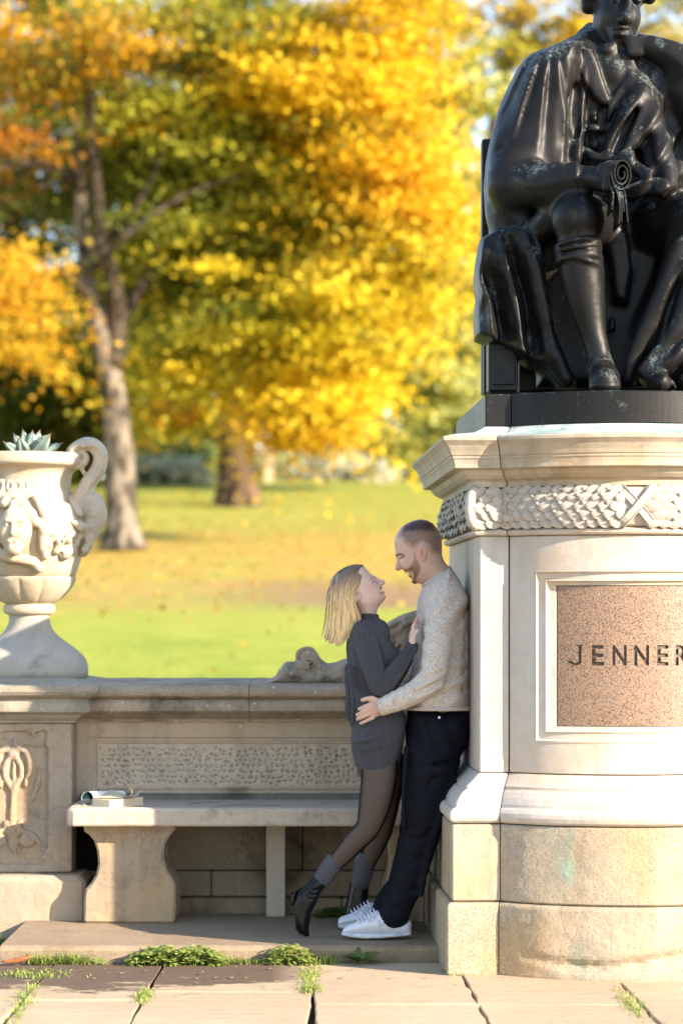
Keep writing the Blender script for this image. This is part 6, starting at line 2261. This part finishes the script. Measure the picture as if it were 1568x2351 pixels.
S = Sdf((-.02, 9.90, .72), (.34, 10.42, 1.45), .004)
S.poly(xz(dr, WY), WY, dressW, .078)
S.clip_z(at(0, 1791, WY)[2], False)
ar = [(833, 1452, 10.025), (838, 1475, 9.985), (850, 1520, 9.96), (862, 1560, 9.95), (872, 1580, 9.945), (890, 1562, 9.938), (915, 1528, 9.945), (938, 1496, 9.953), (944, 1486, 9.955)]
S.line([pt(*p) for p in ar], [.052, .048, .046, .043, .041, .040, .034, .028, .027], .010, n=40)
S.line([pt(*p) for p in [(845, 1452, 10.22), (850, 1475, 10.26), (865, 1520, 10.29), (885, 1572, 10.31), (915, 1540, 10.31), (940, 1500, 10.30)]], [.052, .047, .044, .041, .034, .027], .010, n=30)
for a in ([(804, 1600, 9.99), (830, 1606, 9.985), (880, 1604, 9.98)], [(806, 1700, 9.97), (830, 1694, 9.952), (860, 1688, 9.95)], [(805, 1716, 9.98), (832, 1712, 9.955), (870, 1700, 9.95)], [(808, 1736, 9.98), (835, 1732, 9.96), (872, 1726, 9.955)], [(806, 1680, 9.97), (828, 1676, 9.955), (850, 1672, 9.952)],
          [(858, 1590, 9.90), (875, 1572, 9.90), (880, 1555, 9.905)], [(866, 1590, 9.905), (884, 1578, 9.90), (896, 1562, 9.905)], [(862, 1470, 9.975), (872, 1500, 9.965), (880, 1545, 9.965)], [(812, 1500, 9.99), (818, 1530, 9.985), (838, 1572, 9.975)]):
    S.line([pt(*p) for p in a], .0045, .011, op='sub', n=10)
for a in ([(806, 1708, 9.975), (832, 1703, 9.958), (862, 1694, 9.955)], [(806, 1726, 9.98), (834, 1722, 9.96), (870, 1713, 9.955)]):
    S.line([pt(*p) for p in a], .006, .012, n=10)
S.noise(.0022, 20, 7, 2)
V, F = S.mesh(1)
x, y = px(V)


def rib_coord(V, x, y):
    Z = V[:, 2]
    cxz = np.interp(y, [1413, 1480, 1560, 1600, 1680, 1790], [845, 850, 858, 865, 868, 868]) 
    tors = np.arctan2(V[:, 0] - at(0, 0, WY)[0] * 0 - (cxz - CX) * WY / FPX, -(V[:, 1] - WY)) * .105
    best, rc = np.full(len(V), 1e9), tors
    near = V[:, 1] < 10.03
    d_up = np.full(len(V), 1e9)
    P = [pt(*p) for p in ar]
    for a, b in zip(P[:-1], P[1:]):
        v = b - a
        L_ = np.linalg.norm(v)
        v = v / L_
        w = V - a
        t = np.clip(w @ v, 0, L_)
        d = np.linalg.norm(w - t[:, None] * v, axis=1)
        n1 = np.cross(v, [0, -1, 0])
        n1 /= np.linalg.norm(n1)
        cc_ = np.arctan2(w @ n1, -(w[:, 1])) * .042
        m = (d < best) & (d < .054) & near
        rc = np.where(m, cc_, rc)
        best = np.where(m, d, best)
    return rc


dress = part('dress', (V, F), CHAR, woman, smooth=True, attrs={'rib': rib_coord(V, x, y)})
S = Sdf((.05, 10.0, 1.35), (.2, 10.24, 1.47), .0035)
cc = pt(846, 1419, WY)
t = np.linspace(0, 2 * np.pi, 33)
for dz in (0.0, .010, .018):
    for t0, t1 in zip(t[:-1], t[1:]):
        p, q = [cc + np.array([.0335 - dz * .1, 0, -.002]) * math.cos(u) + np.array([0, .055 - dz * .1, 0]) * math.sin(u) + [0, 0, dz - .006] for u in (t0, t1)]
        S.cone(p, q, .0075)
V, F = S.mesh(1)
part('collar', (V, F), CHAR, dress, smooth=True, attrs={'rib': np.arctan2(V[:, 1] - WY, V[:, 0] - cc[0]) * .06})
for pts_, r in (([(812, 1545, 9.985), (796, 1530, 10.0), (791, 1545, 10.0), (793, 1592, 9.995)], .010), ([(797, 1545, 9.99), (800, 1560, 9.985), (797, 1600, 9.985), (796, 1640, 9.985), (801, 1658, 9.985)], .012), ([(800, 1552, 9.98), (806, 1590, 9.975), (808, 1630, 9.975), (806, 1662, 9.975), (801, 1668, 9.975)], .0115)):
    V, F = tube([pt(*p) for p in pts_], [r * .7] + [r] * (len(pts_) - 2) + [r * .6], 8, 20, .35)
    part('tie', (V, F), CHAR, dress, smooth=True, attrs={'rib': V[:, 0]})

TI = NT('sheer_tights')
fr = TI.new('ShaderNodeFresnel')
fr.inputs[0].default_value = 1.18
tc_ = TI.mix(TI.ramp(fr.outputs[0], [(.0, 0), (.045, .96)]), (.115, .082, .066), (.004, .0035, .0035))
TIM = TI.done(tc_, .6, TI.bump(TI.noise(500, 2), .2, .001), Specular_IOR_Level=.2)
for nm, pts_, rs in (('tights', [(868, 1750, 10.055), (867, 1795, 10.05), (858, 1850, 10.05), (847, 1892, 10.05), (836, 1913, 10.06), (812, 1937, 10.085), (790, 1962, 10.105), (766, 1988, 10.125), (750, 2008, 10.13)], [.081, .0755, .068, .055, .051, .048, .043, .036, .032]),
                     ('tights', [(884, 1750, 10.20), (886, 1795, 10.21), (882, 1850, 10.25), (872, 1908, 10.30), (858, 1945, 10.33), (842, 1985, 10.36), (832, 2020, 10.385)], [.078, .070, .060, .050, .046, .036, .033])):
    q = np.array([pt(*p) for p in pts_])
    S = Sdf(q.min(0) - .1, q.max(0) + .1, .0045)
    S.line(q, rs, 0, n=40)
    S.d -= .0
    V, F = S.mesh(2)
    part(nm, (V, F), TIM, woman, smooth=True)
SOCK = cloth('grey_wool_sock', (.075, .073, .085), (.15, .145, .165), 300, .8, 160, rib=.010)
for pts_, rs in (([(763, 1985, 10.124), (757, 1994, 10.126), (748, 2007, 10.13), (739, 2021, 10.135)], [.040, .0435, .042, .040]), ([(836, 1977, 10.36), (833, 1995, 10.37), (829, 2012, 10.38), (825, 2030, 10.385)], [.045, .046, .045, .041])):
    q = np.array([pt(*p) for p in pts_])
    S = Sdf(q.min(0) - .06, q.max(0) + .06, .003)
    ax_ = (q[-1] - q[0]) / np.linalg.norm(q[-1] - q[0])
    S.line(q, rs, 0, n=16)
    for j in range(4):
        c_ = q[0] + (q[-1] - q[0]) * (j + .6) / 4.4
        n1 = np.cross(ax_, [0, 1, 0])
        S.line([c_ + (n1 * math.cos(t) + np.array([0, 1, 0]) * math.sin(t)) * (rs[1] + .003) + ax_ * .005 * math.sin(3 * t + j) for t in np.linspace(0, 6.283, 20)], .0035, .006, op='sub')
    S.cone(q[0] - ax_ * .03, q[0] - ax_ * .006, .030, .030, .004, op='sub')
    V, F = S.mesh(1)
    w = V - q[0]
    n1 = np.cross(ax_, [0, 1, 0])
    part('sock', (V, F), SOCK, woman, smooth=True, attrs={'rib': np.arctan2(w[:, 1], w @ n1) * .042})
BOOT = plain('black_leather', (.003, .003, .004), .34, .2, 20, .3, 60, Specular_IOR_Level=.32)
BY = 10.14
bt = [(335, 850), (290, 898), (243, 940), (182, 988), (146, 1080), (134, 1160), (160, 1245), (205, 1308), (250, 1328), (284, 1324), (280, 1260), (302, 1150), (346, 1060), (380, 985), (447, 910), (395, 872)]
S = Sdf((-.20, BY - .07, .05), (.02, BY + .07, .46), .003)
S.poly(xz([z3(*p) for p in bt], BY), BY, .041, .036)
for a in ([(250, 985), (300, 1010), (350, 1000)], [(245, 1010), (290, 1042), (340, 1040)], [(262, 955), (320, 975), (385, 960)]):
    S.line([pt(*z3(*p), BY - .040) for p in a], .003, .008, op='sub', n=8)
V, F = S.mesh(1)
nb_ = part('boot', (V, F), BOOT, woman, smooth=True)
S = Sdf((-.22, BY - .06, .10), (-.06, BY + .06, .34), .003)
S.poly(xz([z3(*p) for p in [(255, 938), (188, 985), (172, 1078), (106, 1116), (70, 1058), (150, 992)]], BY), BY, .031, .008)
V, F = S.mesh(1)
part('heel', (V, F), BOOT, nb_, smooth=True)
FY = 10.40
S = Sdf((-.02, FY - .07, .05), (.24, FY + .07, .36), .0035)
S.poly(xz([(803, 2022), (847, 2022), (843, 2060), (840, 2086), (852, 2106), (882, 2124), (898, 2136), (880, 2140), (836, 2136), (806, 2122), (788, 2112), (787, 2100), (793, 2075), (797, 2050)], FY), FY, .041, .034)
V, F = S.mesh(1)
fb_ = part('boot', (V, F), BOOT, woman, smooth=True)
S = Sdf((-.02, FY - .06, .05), (.06, FY + .06, .16), .0035)
S.poly(xz([(786, 2108), (812, 2118), (804, 2140), (786, 2140)], FY), FY, .026, .008)
V, F = S.mesh(1)
part('heel', (V, F), BOOT, fb_, smooth=True)

for o_ in (man, woman):
    o_.location.y += .10
    o_.location.x += .006

# ------------------------------------------------------------------ bronze statue on the pedestal


def bronze(name, verdigris=1.0):
    s = NT(name)
    c = s.mix(s.ramp(s.noise(3, 5, .7), [(.3, 0), (.7, 1)]), (.0048, .0045, .0044), (.013, .0118, .0105))
    geo = s.new('ShaderNodeNewGeometry')
    nz = s.sep(geo.outputs['Normal'])[2]
    a = s.noise(7, 6, .75, s.mapped((1, 1, .7), (3, 3, 3)))
    up_ = s.math('MULTIPLY_ADD', nz, .16, a)
    m = s.ramp(up_, [(.60, 0), (.70, .75 * verdigris)])
    m = s.math('MULTIPLY', m, s.ramp(s.noise(60, 4, .8), [(.42, .0), (.62, 1)]))
    c = s.mix(m, c, (.16, .21, .20))
    st = s.noise(9, 5, .8, s.mapped((2.6, 2.6, .25), (1, 5, 0)))
    m2 = s.math('MULTIPLY', s.ramp(st, [(.62, 0), (.72, .6)]), s.ramp(s.noise(110, 3, .8), [(.5, 0), (.66, 1)]))
    c = s.mix(m2, c, (.30, .29, .26))
    r = s.math('ADD', s.math('MULTIPLY_ADD', s.noise(20, 4, .7), .25, .33), s.math('MULTIPLY', m, .3))
    return s.done(c, r, s.bump(s.noise(70, 4, .7), .16, .004), Specular_IOR_Level=.24, Metallic=0.0)


BRONZE = bronze('weathered_bronze')
statue = thing('bronze_statue', 'dark bronze seated man in a robe holding a scroll, set on the pedestal', 'statue', (1.1515, 9.7446, 2.187), PED_ROT)
ZB = 2.187
lv_ = [(-.034, 0), (-.028, .004), (-.028, .126), (-.033, .131)]
ped_front(lv_, 'base', BRONZE, parent=statue)
ped_corner(lv_, 'base', BRONZE, -1, parent=statue)
ped_corner(lv_, 'base', BRONZE, 1, parent=statue)


def s2(u, v):
    return (1020.8 + u / 2.865, 490 + v / 2.865)


def s1(u, v):       # enlargement of the upper half
    return ((1150 + u / 2.036) / 1.2245, (v / 2.036) / 1.2245)


YS = .20          # how far the sitter is set back on the base


def b(x, y, Y):
    return at(x, y, Y + YS)


def PL(P, Y, Y2, W, r_, k):
    S.poly(xz(P, Y + YS), Y + YS, W, r_, k)


S = Sdf((.50, 9.56, 2.31), (1.84, 11.06, 4.38), .0078)
# trunk, shoulders, pelvis
S.line([b(1440, 520, 10.30), b(1435, 400, 10.28), b(1425, 260, 10.24), b(1425, 170, 10.22)], [.22, .20, .205, .18], .06, sc=(1.18, .9, 1))
S.line([b(1268, 190, 10.24), b(1340, 150, 10.26), b(1425, 135, 10.26), b(1520, 160, 10.26), b(1585, 200, 10.24)], [.13, .12, .10, .12, .13], .05)
PL([(1345, 72), (1300, 92), (1238, 124), (1192, 158), (1168, 220), (1150, 300), (1132, 380), (1119, 430), (1122, 500), (1148, 560), (1192, 606), (1216, 560), (1250, 500), (1320, 452), (1400, 470), (1560, 480), (1610, 440), (1580, 300), (1620, 200), (1560, 150), (1470, 122), (1420, 130)], 10.16, 10.17, .175, .13, .03)
PL([(1330, 100), (1300, 94), (1238, 124), (1192, 158), (1168, 220), (1150, 300), (1132, 380), (1119, 430), (1124, 500), (1148, 560), (1192, 606), (1214, 575), (1252, 512), (1330, 458), (1380, 432), (1340, 400), (1312, 340), (1318, 250), (1338, 150)], 10.04, 10.04, .165, .11, .03)
PL([(1375, 110), (1470, 120), (1455, 300), (1440, 440), (1330, 450), (1350, 300)], 10.12, 10.12, .13, .06, .03)
PL([(1125, 480), (1260, 470), (1330, 540), (1250, 660), (1118, 620)], 10.10, 10.12, .12, .05, .03)
# image-left arm under the wide robe sleeve
S.line([b(1262, 190, 10.20), b(1228, 270, 10.12), b(1196, 350, 10.02), b(1176, 420, 9.93)], [.135, .150, .135, .105], .05, n=20)
S.line([b(1185, 260, 10.18), b(1150, 360, 10.12), b(1142, 440, 10.06), b(1155, 520, 10.0), b(1185, 575, 9.95), b(1200, 615, 9.95)], [.05, .055, .05, .05, .035, .012], .05, n=24)
S.line([b(1176, 425, 9.93), b(1250, 425, 9.80), b(1320, 412, 9.70)], [.10, .092, .070], .03, n=16)
S.line([b(1320, 412, 9.70), b(1352, 408, 9.66), b(1385, 412, 9.61)], [.058, .048, .050], .015)
S.line([b(1330, 425, 9.71), b(1290, 470, 9.78), b(1235, 530, 9.86), b(1200, 580, 9.93), b(1196, 625, 9.95)], [.055, .06, .055, .035, .010], .03, n=20)
S.line([b(1335, 385, 9.68), b(1350, 405, 9.655), b(1345, 432, 9.68)], .012, .010)
for j in range(4):      # hand closed on the roll
    S.line([b(1392, 392 + 13 * j, 9.57), b(1412, 388 + 13 * j, 9.55), b(1420, 394 + 13 * j, 9.585)], [.019, .017, .013], .006)
S.line([b(1380, 385, 9.585), b(1400, 376, 9.56), b(1418, 374, 9.56)], [.020, .018, .014], .006)
# image-left leg
S.line([b(1400, 540, 10.22), b(1345, 510, 9.90), b(1322, 506, 9.70)], [.15, .12, .094], .05)
S.ell(b(1324, 495, 9.675), (.072, .075, .070), .06)
S.line([b(1323, 505, 9.68), b(1326, 560, 9.685), b(1334, 620, 9.70), b(1345, 690, 9.70), b(1360, 760, 9.69), b(1373, 815, 9.67), b(1378, 850, 9.67)], [.086, .080, .089, .078, .056, .047, .05], .02, n=30)
S.ell(b(1337, 630, 9.755), (.080, .075, .14), .04)
for y_, r_ in ((560, .009), (572, .011), (584, .008), (598, .011), (606, .007)):
    S.line([b(1326 + (y_ - 560) * .05, y_, 9.685) + np.array([.088 * math.cos(t), .088 * math.sin(t), .012 * math.sin(t * 1.3 + y_)]) for t in np.linspace(0, 6.283, 24)], r_, .010)
S.line([b(1376, 845, 9.70), b(1384, 862, 9.60), b(1388, 872, 9.52), b(1388, 874, 9.47)], [.055, .058, .062, .05], .03)
S.line([b(1386, 886, 9.66), b(1388, 889, 9.47)], [.05, .058], .02, sc=(1, 1, .35))
S.line([b(1362, 826, 9.62), b(1380, 832, 9.59), b(1398, 828, 9.61)], .008, .008)
# image-right leg and the robe thrown over it
S.line([b(1470, 520, 10.2), b(1540, 510, 9.95), b(1610, 515, 9.75)], [.16, .135, .12], .05)
S.line([b(1612, 520, 9.75), b(1580, 640, 9.76), b(1545, 740, 9.74), b(1512, 835, 9.70)], [.125, .13, .11, .055], .05, n=20)
S.line([b(1640, 560, 9.85), b(1625, 700, 9.80), b(1610, 850, 9.75)], [.13, .15, .14], .06)
for a in ([(1560, 570, 9.66), (1510, 690, 9.65), (1455, 820, 9.66), (1440, 868, 9.66)], [(1590, 620, 9.62), (1560, 730, 9.61), (1520, 800, 9.60), (1475, 850, 9.60)], [(1650, 740, 9.62), (1590, 800, 9.58), (1530, 832, 9.57), (1480, 856, 9.585)], [(1680, 800, 9.62), (1620, 850, 9.58), (1570, 872, 9.56)]):
    S.line([b(*p) for p in a], [.045, .04, .032, .020][:len(a)] if len(a) == 4 else [.04, .035, .03], .03, n=14)
S.line([b(1490, 865, 9.66), b(1505, 874, 9.56), b(1520, 880, 9.49)], [.045, .046, .036], .02)
S.line([b(1500, 868, 9.53), b(1540, 878, 9.52), b(1548, 890, 9.53)], [.02, .018, .012], .01)
PL([(1545, 480), (1720, 470), (1720, 892), (1452, 886), (1462, 815), (1500, 700), (1535, 590)], 9.86, 9.86, .17, .07, .04)
# coat tails between the legs
PL([(1378, 520), (1412, 500), (1440, 540), (1452, 620), (1440, 700), (1408, 690), (1398, 620)], 9.92, 9.92, .05, .025, .03)
PL([(1396, 726), (1412, 728), (1414, 764), (1394, 766)], 9.9, 9.9, .03, .02, .0)
PL([(1230, 520), (1600, 520), (1600, 892), (1230, 892)], 10.08, 10.08, .09, .05, .03)
# cloth hanging from the seat at the left
PL([s2(*p) for p in [(225, 190), (330, 128), (470, 130), (590, 165), (640, 260), (645, 420), (665, 640), (705, 820), (765, 980), (860, 1145), (745, 1150), (645, 1050), (520, 985), (340, 885), (190, 838), (192, 640), (205, 560), (195, 420), (208, 280)]], 9.98, 9.98, .18, .02, .015)
S.line([b(*s2(*p), 9.80) for p in [(600, 300), (640, 560), (700, 860), (800, 1110)]], .026, .03, n=16)
# robe folds over the chest and shoulders
F1 = lambda pts, Y, r_, k=.022, op='add', n=16: S.line([b(*s1(u, v), Y if np.isscalar(Y) else Y[i]) for i, (u, v) in enumerate(pts)], r_, k, op=op, n=n)
F1([(905, 310), (940, 420), (945, 600), (950, 760), (955, 900)], [10.06, 10.02, 9.99, 9.97, 9.93], .034)
F1([(880, 420), (905, 560), (920, 760), (930, 890)], [10.05, 10.01, 9.98, 9.95], .024)
F1([(850, 330), (835, 470), (860, 640), (890, 820)], [10.05, 10.03, 10.0, 9.95], .038)
F1([(880, 360), (875, 520), (890, 700)], [9.99, 9.955, 9.935], .022, .02, 'sub')

F1([(520, 830), (600, 770), (700, 765), (800, 820), (880, 905)], [9.90, 9.85, 9.84, 9.82, 9.78], .015, .03, 'sub')
F1([(470, 1010), (520, 1090), (580, 1085), (660, 1010)], [9.95, 9.92, 9.88, 9.84], .014, .03, 'sub')
PL([(1440, 135), (1600, 165), (1610, 470), (1400, 475), (1420, 300)], 10.16, 10.16, .145, .06, .02)
PL([s1(*p) for p in [(985, 275), (1045, 285), (1085, 380), (1155, 590), (1112, 625), (1040, 560), (985, 470), (950, 380)]], 9.985, 9.985, .030, .016, .008)
PL([s1(*p) for p in [(1262, 400), (1300, 450), (1240, 560), (1130, 720), (1095, 745), (1098, 660), (1160, 540)]], 9.985, 9.985, .032, .016, .008)
F1([(1085, 640), (1080, 760), (1075, 900)], [9.98, 9.975, 9.96], .010, .012, 'sub')
for v in (680, 790):
    S.ell(b(*s1(1060, v), 9.985), (.018, .014, .018), .004)
# lapels, cravat, waistcoat
F1([(1290, 470), (1320, 540), (1280, 680), (1200, 820), (1160, 900)], [10.04, 9.98, 9.94, 9.92, 9.90], [.05, .06, .07, .06, .04])
F1([(1340, 560), (1370, 680), (1390, 800), (1430, 920), (1470, 1060)], [10.0, 9.96, 9.92, 9.88, 9.82], [.06, .07, .07, .07, .05])
F1([(1340, 740), (1290, 780), (1220, 850)], [9.92, 9.89, 9.88], .026, .02)
F1([(1230, 900), (1300, 960), (1400, 1040), (1450, 1070), (1440, 1090)], [9.84, 9.82, 9.78, 9.76, 9.76], .034, .02)
F1([(1250, 1100), (1320, 1080), (1400, 1060)], [9.80, 9.78, 9.77], .03, .02)
F1([(1280, 640), (1230, 740), (1180, 860)], [9.915, 9.89, 9.87], .020, .03, 'sub')
F1([(1350, 800), (1370, 900), (1400, 1000)], [9.87, 9.83, 9.79], .022, .03, 'sub')
F1([(960, 500), (970, 640), (965, 780)], [9.965, 9.945, 9.94], .018, .02, 'sub')
F1([(1120, 620), (1095, 720), (1085, 860)], [9.985, 9.97, 9.96], .016, .02, 'sub')
for q in ((1110, 420, 10.04), (1175, 440, 10.02), (1150, 400, 10.03)):
    S.ell(b(*s1(*q[:2]), q[2]), (.05, .05, .05), .03)
for v in (360, 400, 420, 440, 460):
    F1([(1110, v + 6), (1160, v), (1230, v + 8)], [10.06, 10.01, 10.05], .011, .010)
F1([(1090, 290), (1130, 288), (1170, 300)], [10.04, 10.0, 10.02], [.018, .028, .016], .01)
F1([(1060, 825), (1065, 830)], 9.955, .022, .006)
F1([(990, 760), (1040, 735), (1100, 745)], [9.96, 9.95, 9.96], .016, .012)
F1([(1000, 860), (1060, 900), (1140, 910)], [9.93, 9.90, 9.88], .02, .02)
# image-right arm bent up to the cheek
S.line([b(1590, 215, 10.22), b(1650, 240, 10.08), b(1665, 215, 9.98)], [.12, .11, .09], .04)
S.line([b(1660, 205, 9.98), b(1600, 165, 9.97), b(1545, 130, 9.97), b(1500, 110, 9.985)], [.095, .080, .062, .05], .02, n=14)
S.line([b(1560, 180, 10.0), b(1590, 230, 10.0), b(1610, 330, 9.98)], [.07, .08, .05], .03)
S.ell(b(1478, 104, 10.0), (.058, .048, .042), .02)
for j in range(4):
    S.line([b(1470, 88 + 11 * j, 9.975), b(1448, 92 + 10 * j, 9.975), b(1446, 104 + 8 * j, 10.0)], [.021, .018, .015], .006)
# head, inclined and turned to the right of the picture
S.line([b(1405, 160, 10.18), b(1402, 90, 10.13), b(1410, 40, 10.11)], [.095, .088, .09], .03)
S.ell(b(1417, -30, 10.13), (.118, .145, .160), .03)
S.ell(b(1424, 42, 10.055), (.088, .085, .092), .04)
S.ell(b(1419, 84, 10.01), (.036, .034, .030), .05)
S.line([b(1444, -18, 9.985), b(1441, 14, 9.968), b(1437, 42, 9.950)], [.016, .019, .027], .014)
S.ell(b(1424, 46, 9.972), (.016, .016, .013), .008)
S.ell(b(1448, 47, 9.975), (.016, .016, .013), .008)
S.ell(b(1463, 2, 9.985), (.028, .022, .018), .014, op='sub')
S.ell(b(1412, 0, 9.970), (.028, .022, .018), .014, op='sub')
S.ell(b(1463, 2, 10.008), (.022, .020, .016), .004)
S.ell(b(1412, 0, 9.993), (.022, .020, .016), .004)
S.line([b(1480, -14, 10.01), b(1462, -22, 9.985), b(1446, -12, 9.985)], .013, .012)
S.line([b(1388, -14, 9.99), b(1412, -22, 9.975), b(1434, -12, 9.98)], .013, .012)
S.line([b(1408, 66, 9.975), b(1424, 62, 9.957), b(1443, 67, 9.972)], .011, .006)
S.line([b(1412, 76, 9.975), b(1424, 78, 9.963), b(1440, 75, 9.975)], .012, .006)
S.line([b(1404, 70, 9.972), b(1424, 70.5, 9.950), b(1446, 70, 9.970)], .0055, .004, op='sub')
S.line([b(1450, 36, 9.97), b(1458, 56, 9.985), b(1456, 76, 9.995)], .006, .010, op='sub')
for q in ((1352, -10, 10.12, .04), (1350, 15, 10.13, .032), (1355, -45, 10.10, .05), (1370, -85, 10.08, .05), (1420, -105, 10.05, .05), (1465, -85, 10.06, .05), (1488, -45, 10.09, .045), (1490, -5, 10.12, .03)):
    S.ell(b(*q[:3]), (q[3], q[3] * 1.2, q[3]), .02)
S.line([b(1362, 118, 10.10), b(1345, 86, 10.16), b(1355, 70, 10.22)], [.045, .042, .035], .02)
S.line([b(1360, 90, 10.08), b(1385, 128, 10.03)], [.03, .03], .02)
S.line([b(1462, 128, 10.06), b(1474, 170, 10.04)], [.035, .03], .02)


def cloth_folds(p):
    X, Y = px(p)
    wob = fbm(p, 2.2, 3, 6)
    lift = np.zeros(len(p))

    def region(cx, cy, rx, ry, ang=0.0):
        u, v = X - cx, Y - cy
        c, s_ = math.cos(ang), math.sin(ang)
        return np.clip(1.5 - 1.5 * np.sqrt(((u * c + v * s_) / rx) ** 2 + ((-u * s_ + v * c) / ry) ** 2), 0, 1)
    def ridge(ph):
        f = (ph / math.pi) % 1.0
        return np.where(f < .78, (f / .78) ** 1.3, 1 - (f - .78) / .22) - .5
    # upper sleeve and shoulder: folds fall from the shoulder seam
    a = np.arctan2(X - 1268, np.maximum(Y - 40, 10))
    lift += .017 * region(1232, 235, 120, 150) * ridge(a * 13 + wob * 2.2)
    # stole and front edge of the robe
    lift += .020 * region(1325, 300, 50, 170) * ridge((X + .06 * Y) * .085 + wob * 2)
    # sleeve below the elbow sweeps across
    a = np.arctan2(Y - 330, X - 1090)
    lift += .007 * region(1225, 440, 120, 110) * ridge(a * 7 + wob * 1.5)
    # robe over the chest at the right, pulled towards the lap
    lift += .022 * region(1490, 330, 110, 150) * ridge((X * .8 + Y * .5) * .060 + wob * 2.4)
    lift += .016 * region(1480, 455, 110, 60) * ridge((Y + .3 * X) * .09 + wob * 2.2)
    # cloth from the seat, and the robe by the far foot
    lift += .013 * region(1185, 700, 120, 210) * ridge((X - .24 * Y) * .046 + wob * 1.5)
    lift += .024 * region(1570, 730, 130, 230) * ridge((X * .85 + Y * .45) * .050 + wob * 2.0)
    return lift


S.folds(cloth_folds, .03)
S.noise(.005, 10, 3, 3)
V, F = S.mesh(1)
part('figure', (V, F), BRONZE, statue, smooth=True)

# roll of papers: coiled sheets seen end on, their tails hanging down
sheets = []
t = np.linspace(0, 5.2 * math.pi, 90)
rad = .012 + .040 * (t / t[-1])
cx_, cy_ = s1(1210, 1000)
c0 = b(cx_, cy_, 9.5)
sp_ = np.c_[c0[0] + .80 * rad * np.cos(-t + .6) + .004, c0[2] + 1.30 * rad * np.sin(-t + .6) + .004]


def ribbon_xz(P, y0, y1, th):
    d = np.gradient(P, axis=0)
    d /= np.linalg.norm(d, axis=1)[:, None] + 1e-9
    n_ = np.c_[-d[:, 1], d[:, 0]] * th
    A, B = P + n_, P - n_
    rings = [np.array([[a[0], y0, a[1]], [a[0], y1, a[1]], [b_[0], y1, b_[1]], [b_[0], y0, b_[1]]]) for a, b_ in zip(A, B)]
    V, F = loft(rings)
    return V, [f[::-1] for f in F]


rolls = [ribbon_xz(sp_, 9.495 + YS, 9.74 + YS, .0030)]
for off, end in ((0, 1280), (14, 1268), (30, 1210), (52, 1270)):
    tail = spline([[*s1(1150 + off * .55, 985)], [*s1(1168 + off, 1060)], [*s1(1195 + off * .8, 1110)], [*s1(1205 + off * .75, 1180)], [*s1(1200 + off, end)]], 24)
    rolls.append(ribbon_xz(xz(tail, 9.5 + YS), 9.50 + YS + off * .0002, 9.70 + YS, .0032))
tail = spline([[*s1(1140, 1000)], [*s1(1150, 1060)], [*s1(1168, 1110)], [*s1(1160, 1200)]], 18)
rolls.append(ribbon_xz(xz(tail, 9.5 + YS), 9.505 + YS, 9.68 + YS, .0028))
sc_ = part('scroll', rolls[0], BRONZE, statue, smooth=False)
for r_ in rolls[1:]:
    part('sheet', r_, BRONZE, sc_)


def slab_px(x0, x1, y0, y1, Ya, Yb, name, parent, bev=.008, Yref=None):
    Yr = (Yref or Ya) + YS
    p, q = at(x0, y1, Yr), at(x1, y0, Yr)
    return part(name, box(((p[0] + q[0]) / 2, (Ya + Yb) / 2 + YS, (p[2] + q[2]) / 2), ((q[0] - p[0]) / 2, (Yb - Ya) / 2, (q[2] - p[2]) / 2), bev), BRONZE, parent)


chair = slab_px(1120, 1740, 590, 640, 10.12, 10.80, 'chair', statue)
slab_px(1106, 1752, 318, 905, 10.70, 10.80, 'chair_back', chair)
slab_px(1121, 1189, 640, 899, 9.89, 10.05, 'chair_leg', chair)
slab_px(1129, 1182, 800, 884, 9.884, 9.90, 'leg_panel', chair, .004)
slab_px(1690, 1752, 640, 899, 9.80, 9.96, 'chair_leg', chair)
slab_px(1110, 1170, 640, 905, 10.62, 10.72, 'chair_leg', chair)
slab_px(1570, 1740, 235, 600, 10.02, 10.70, 'chair_arm', chair, .03)
slab_px(1190, 1700, 640, 900, 10.20, 10.28, 'chair_panel', chair)
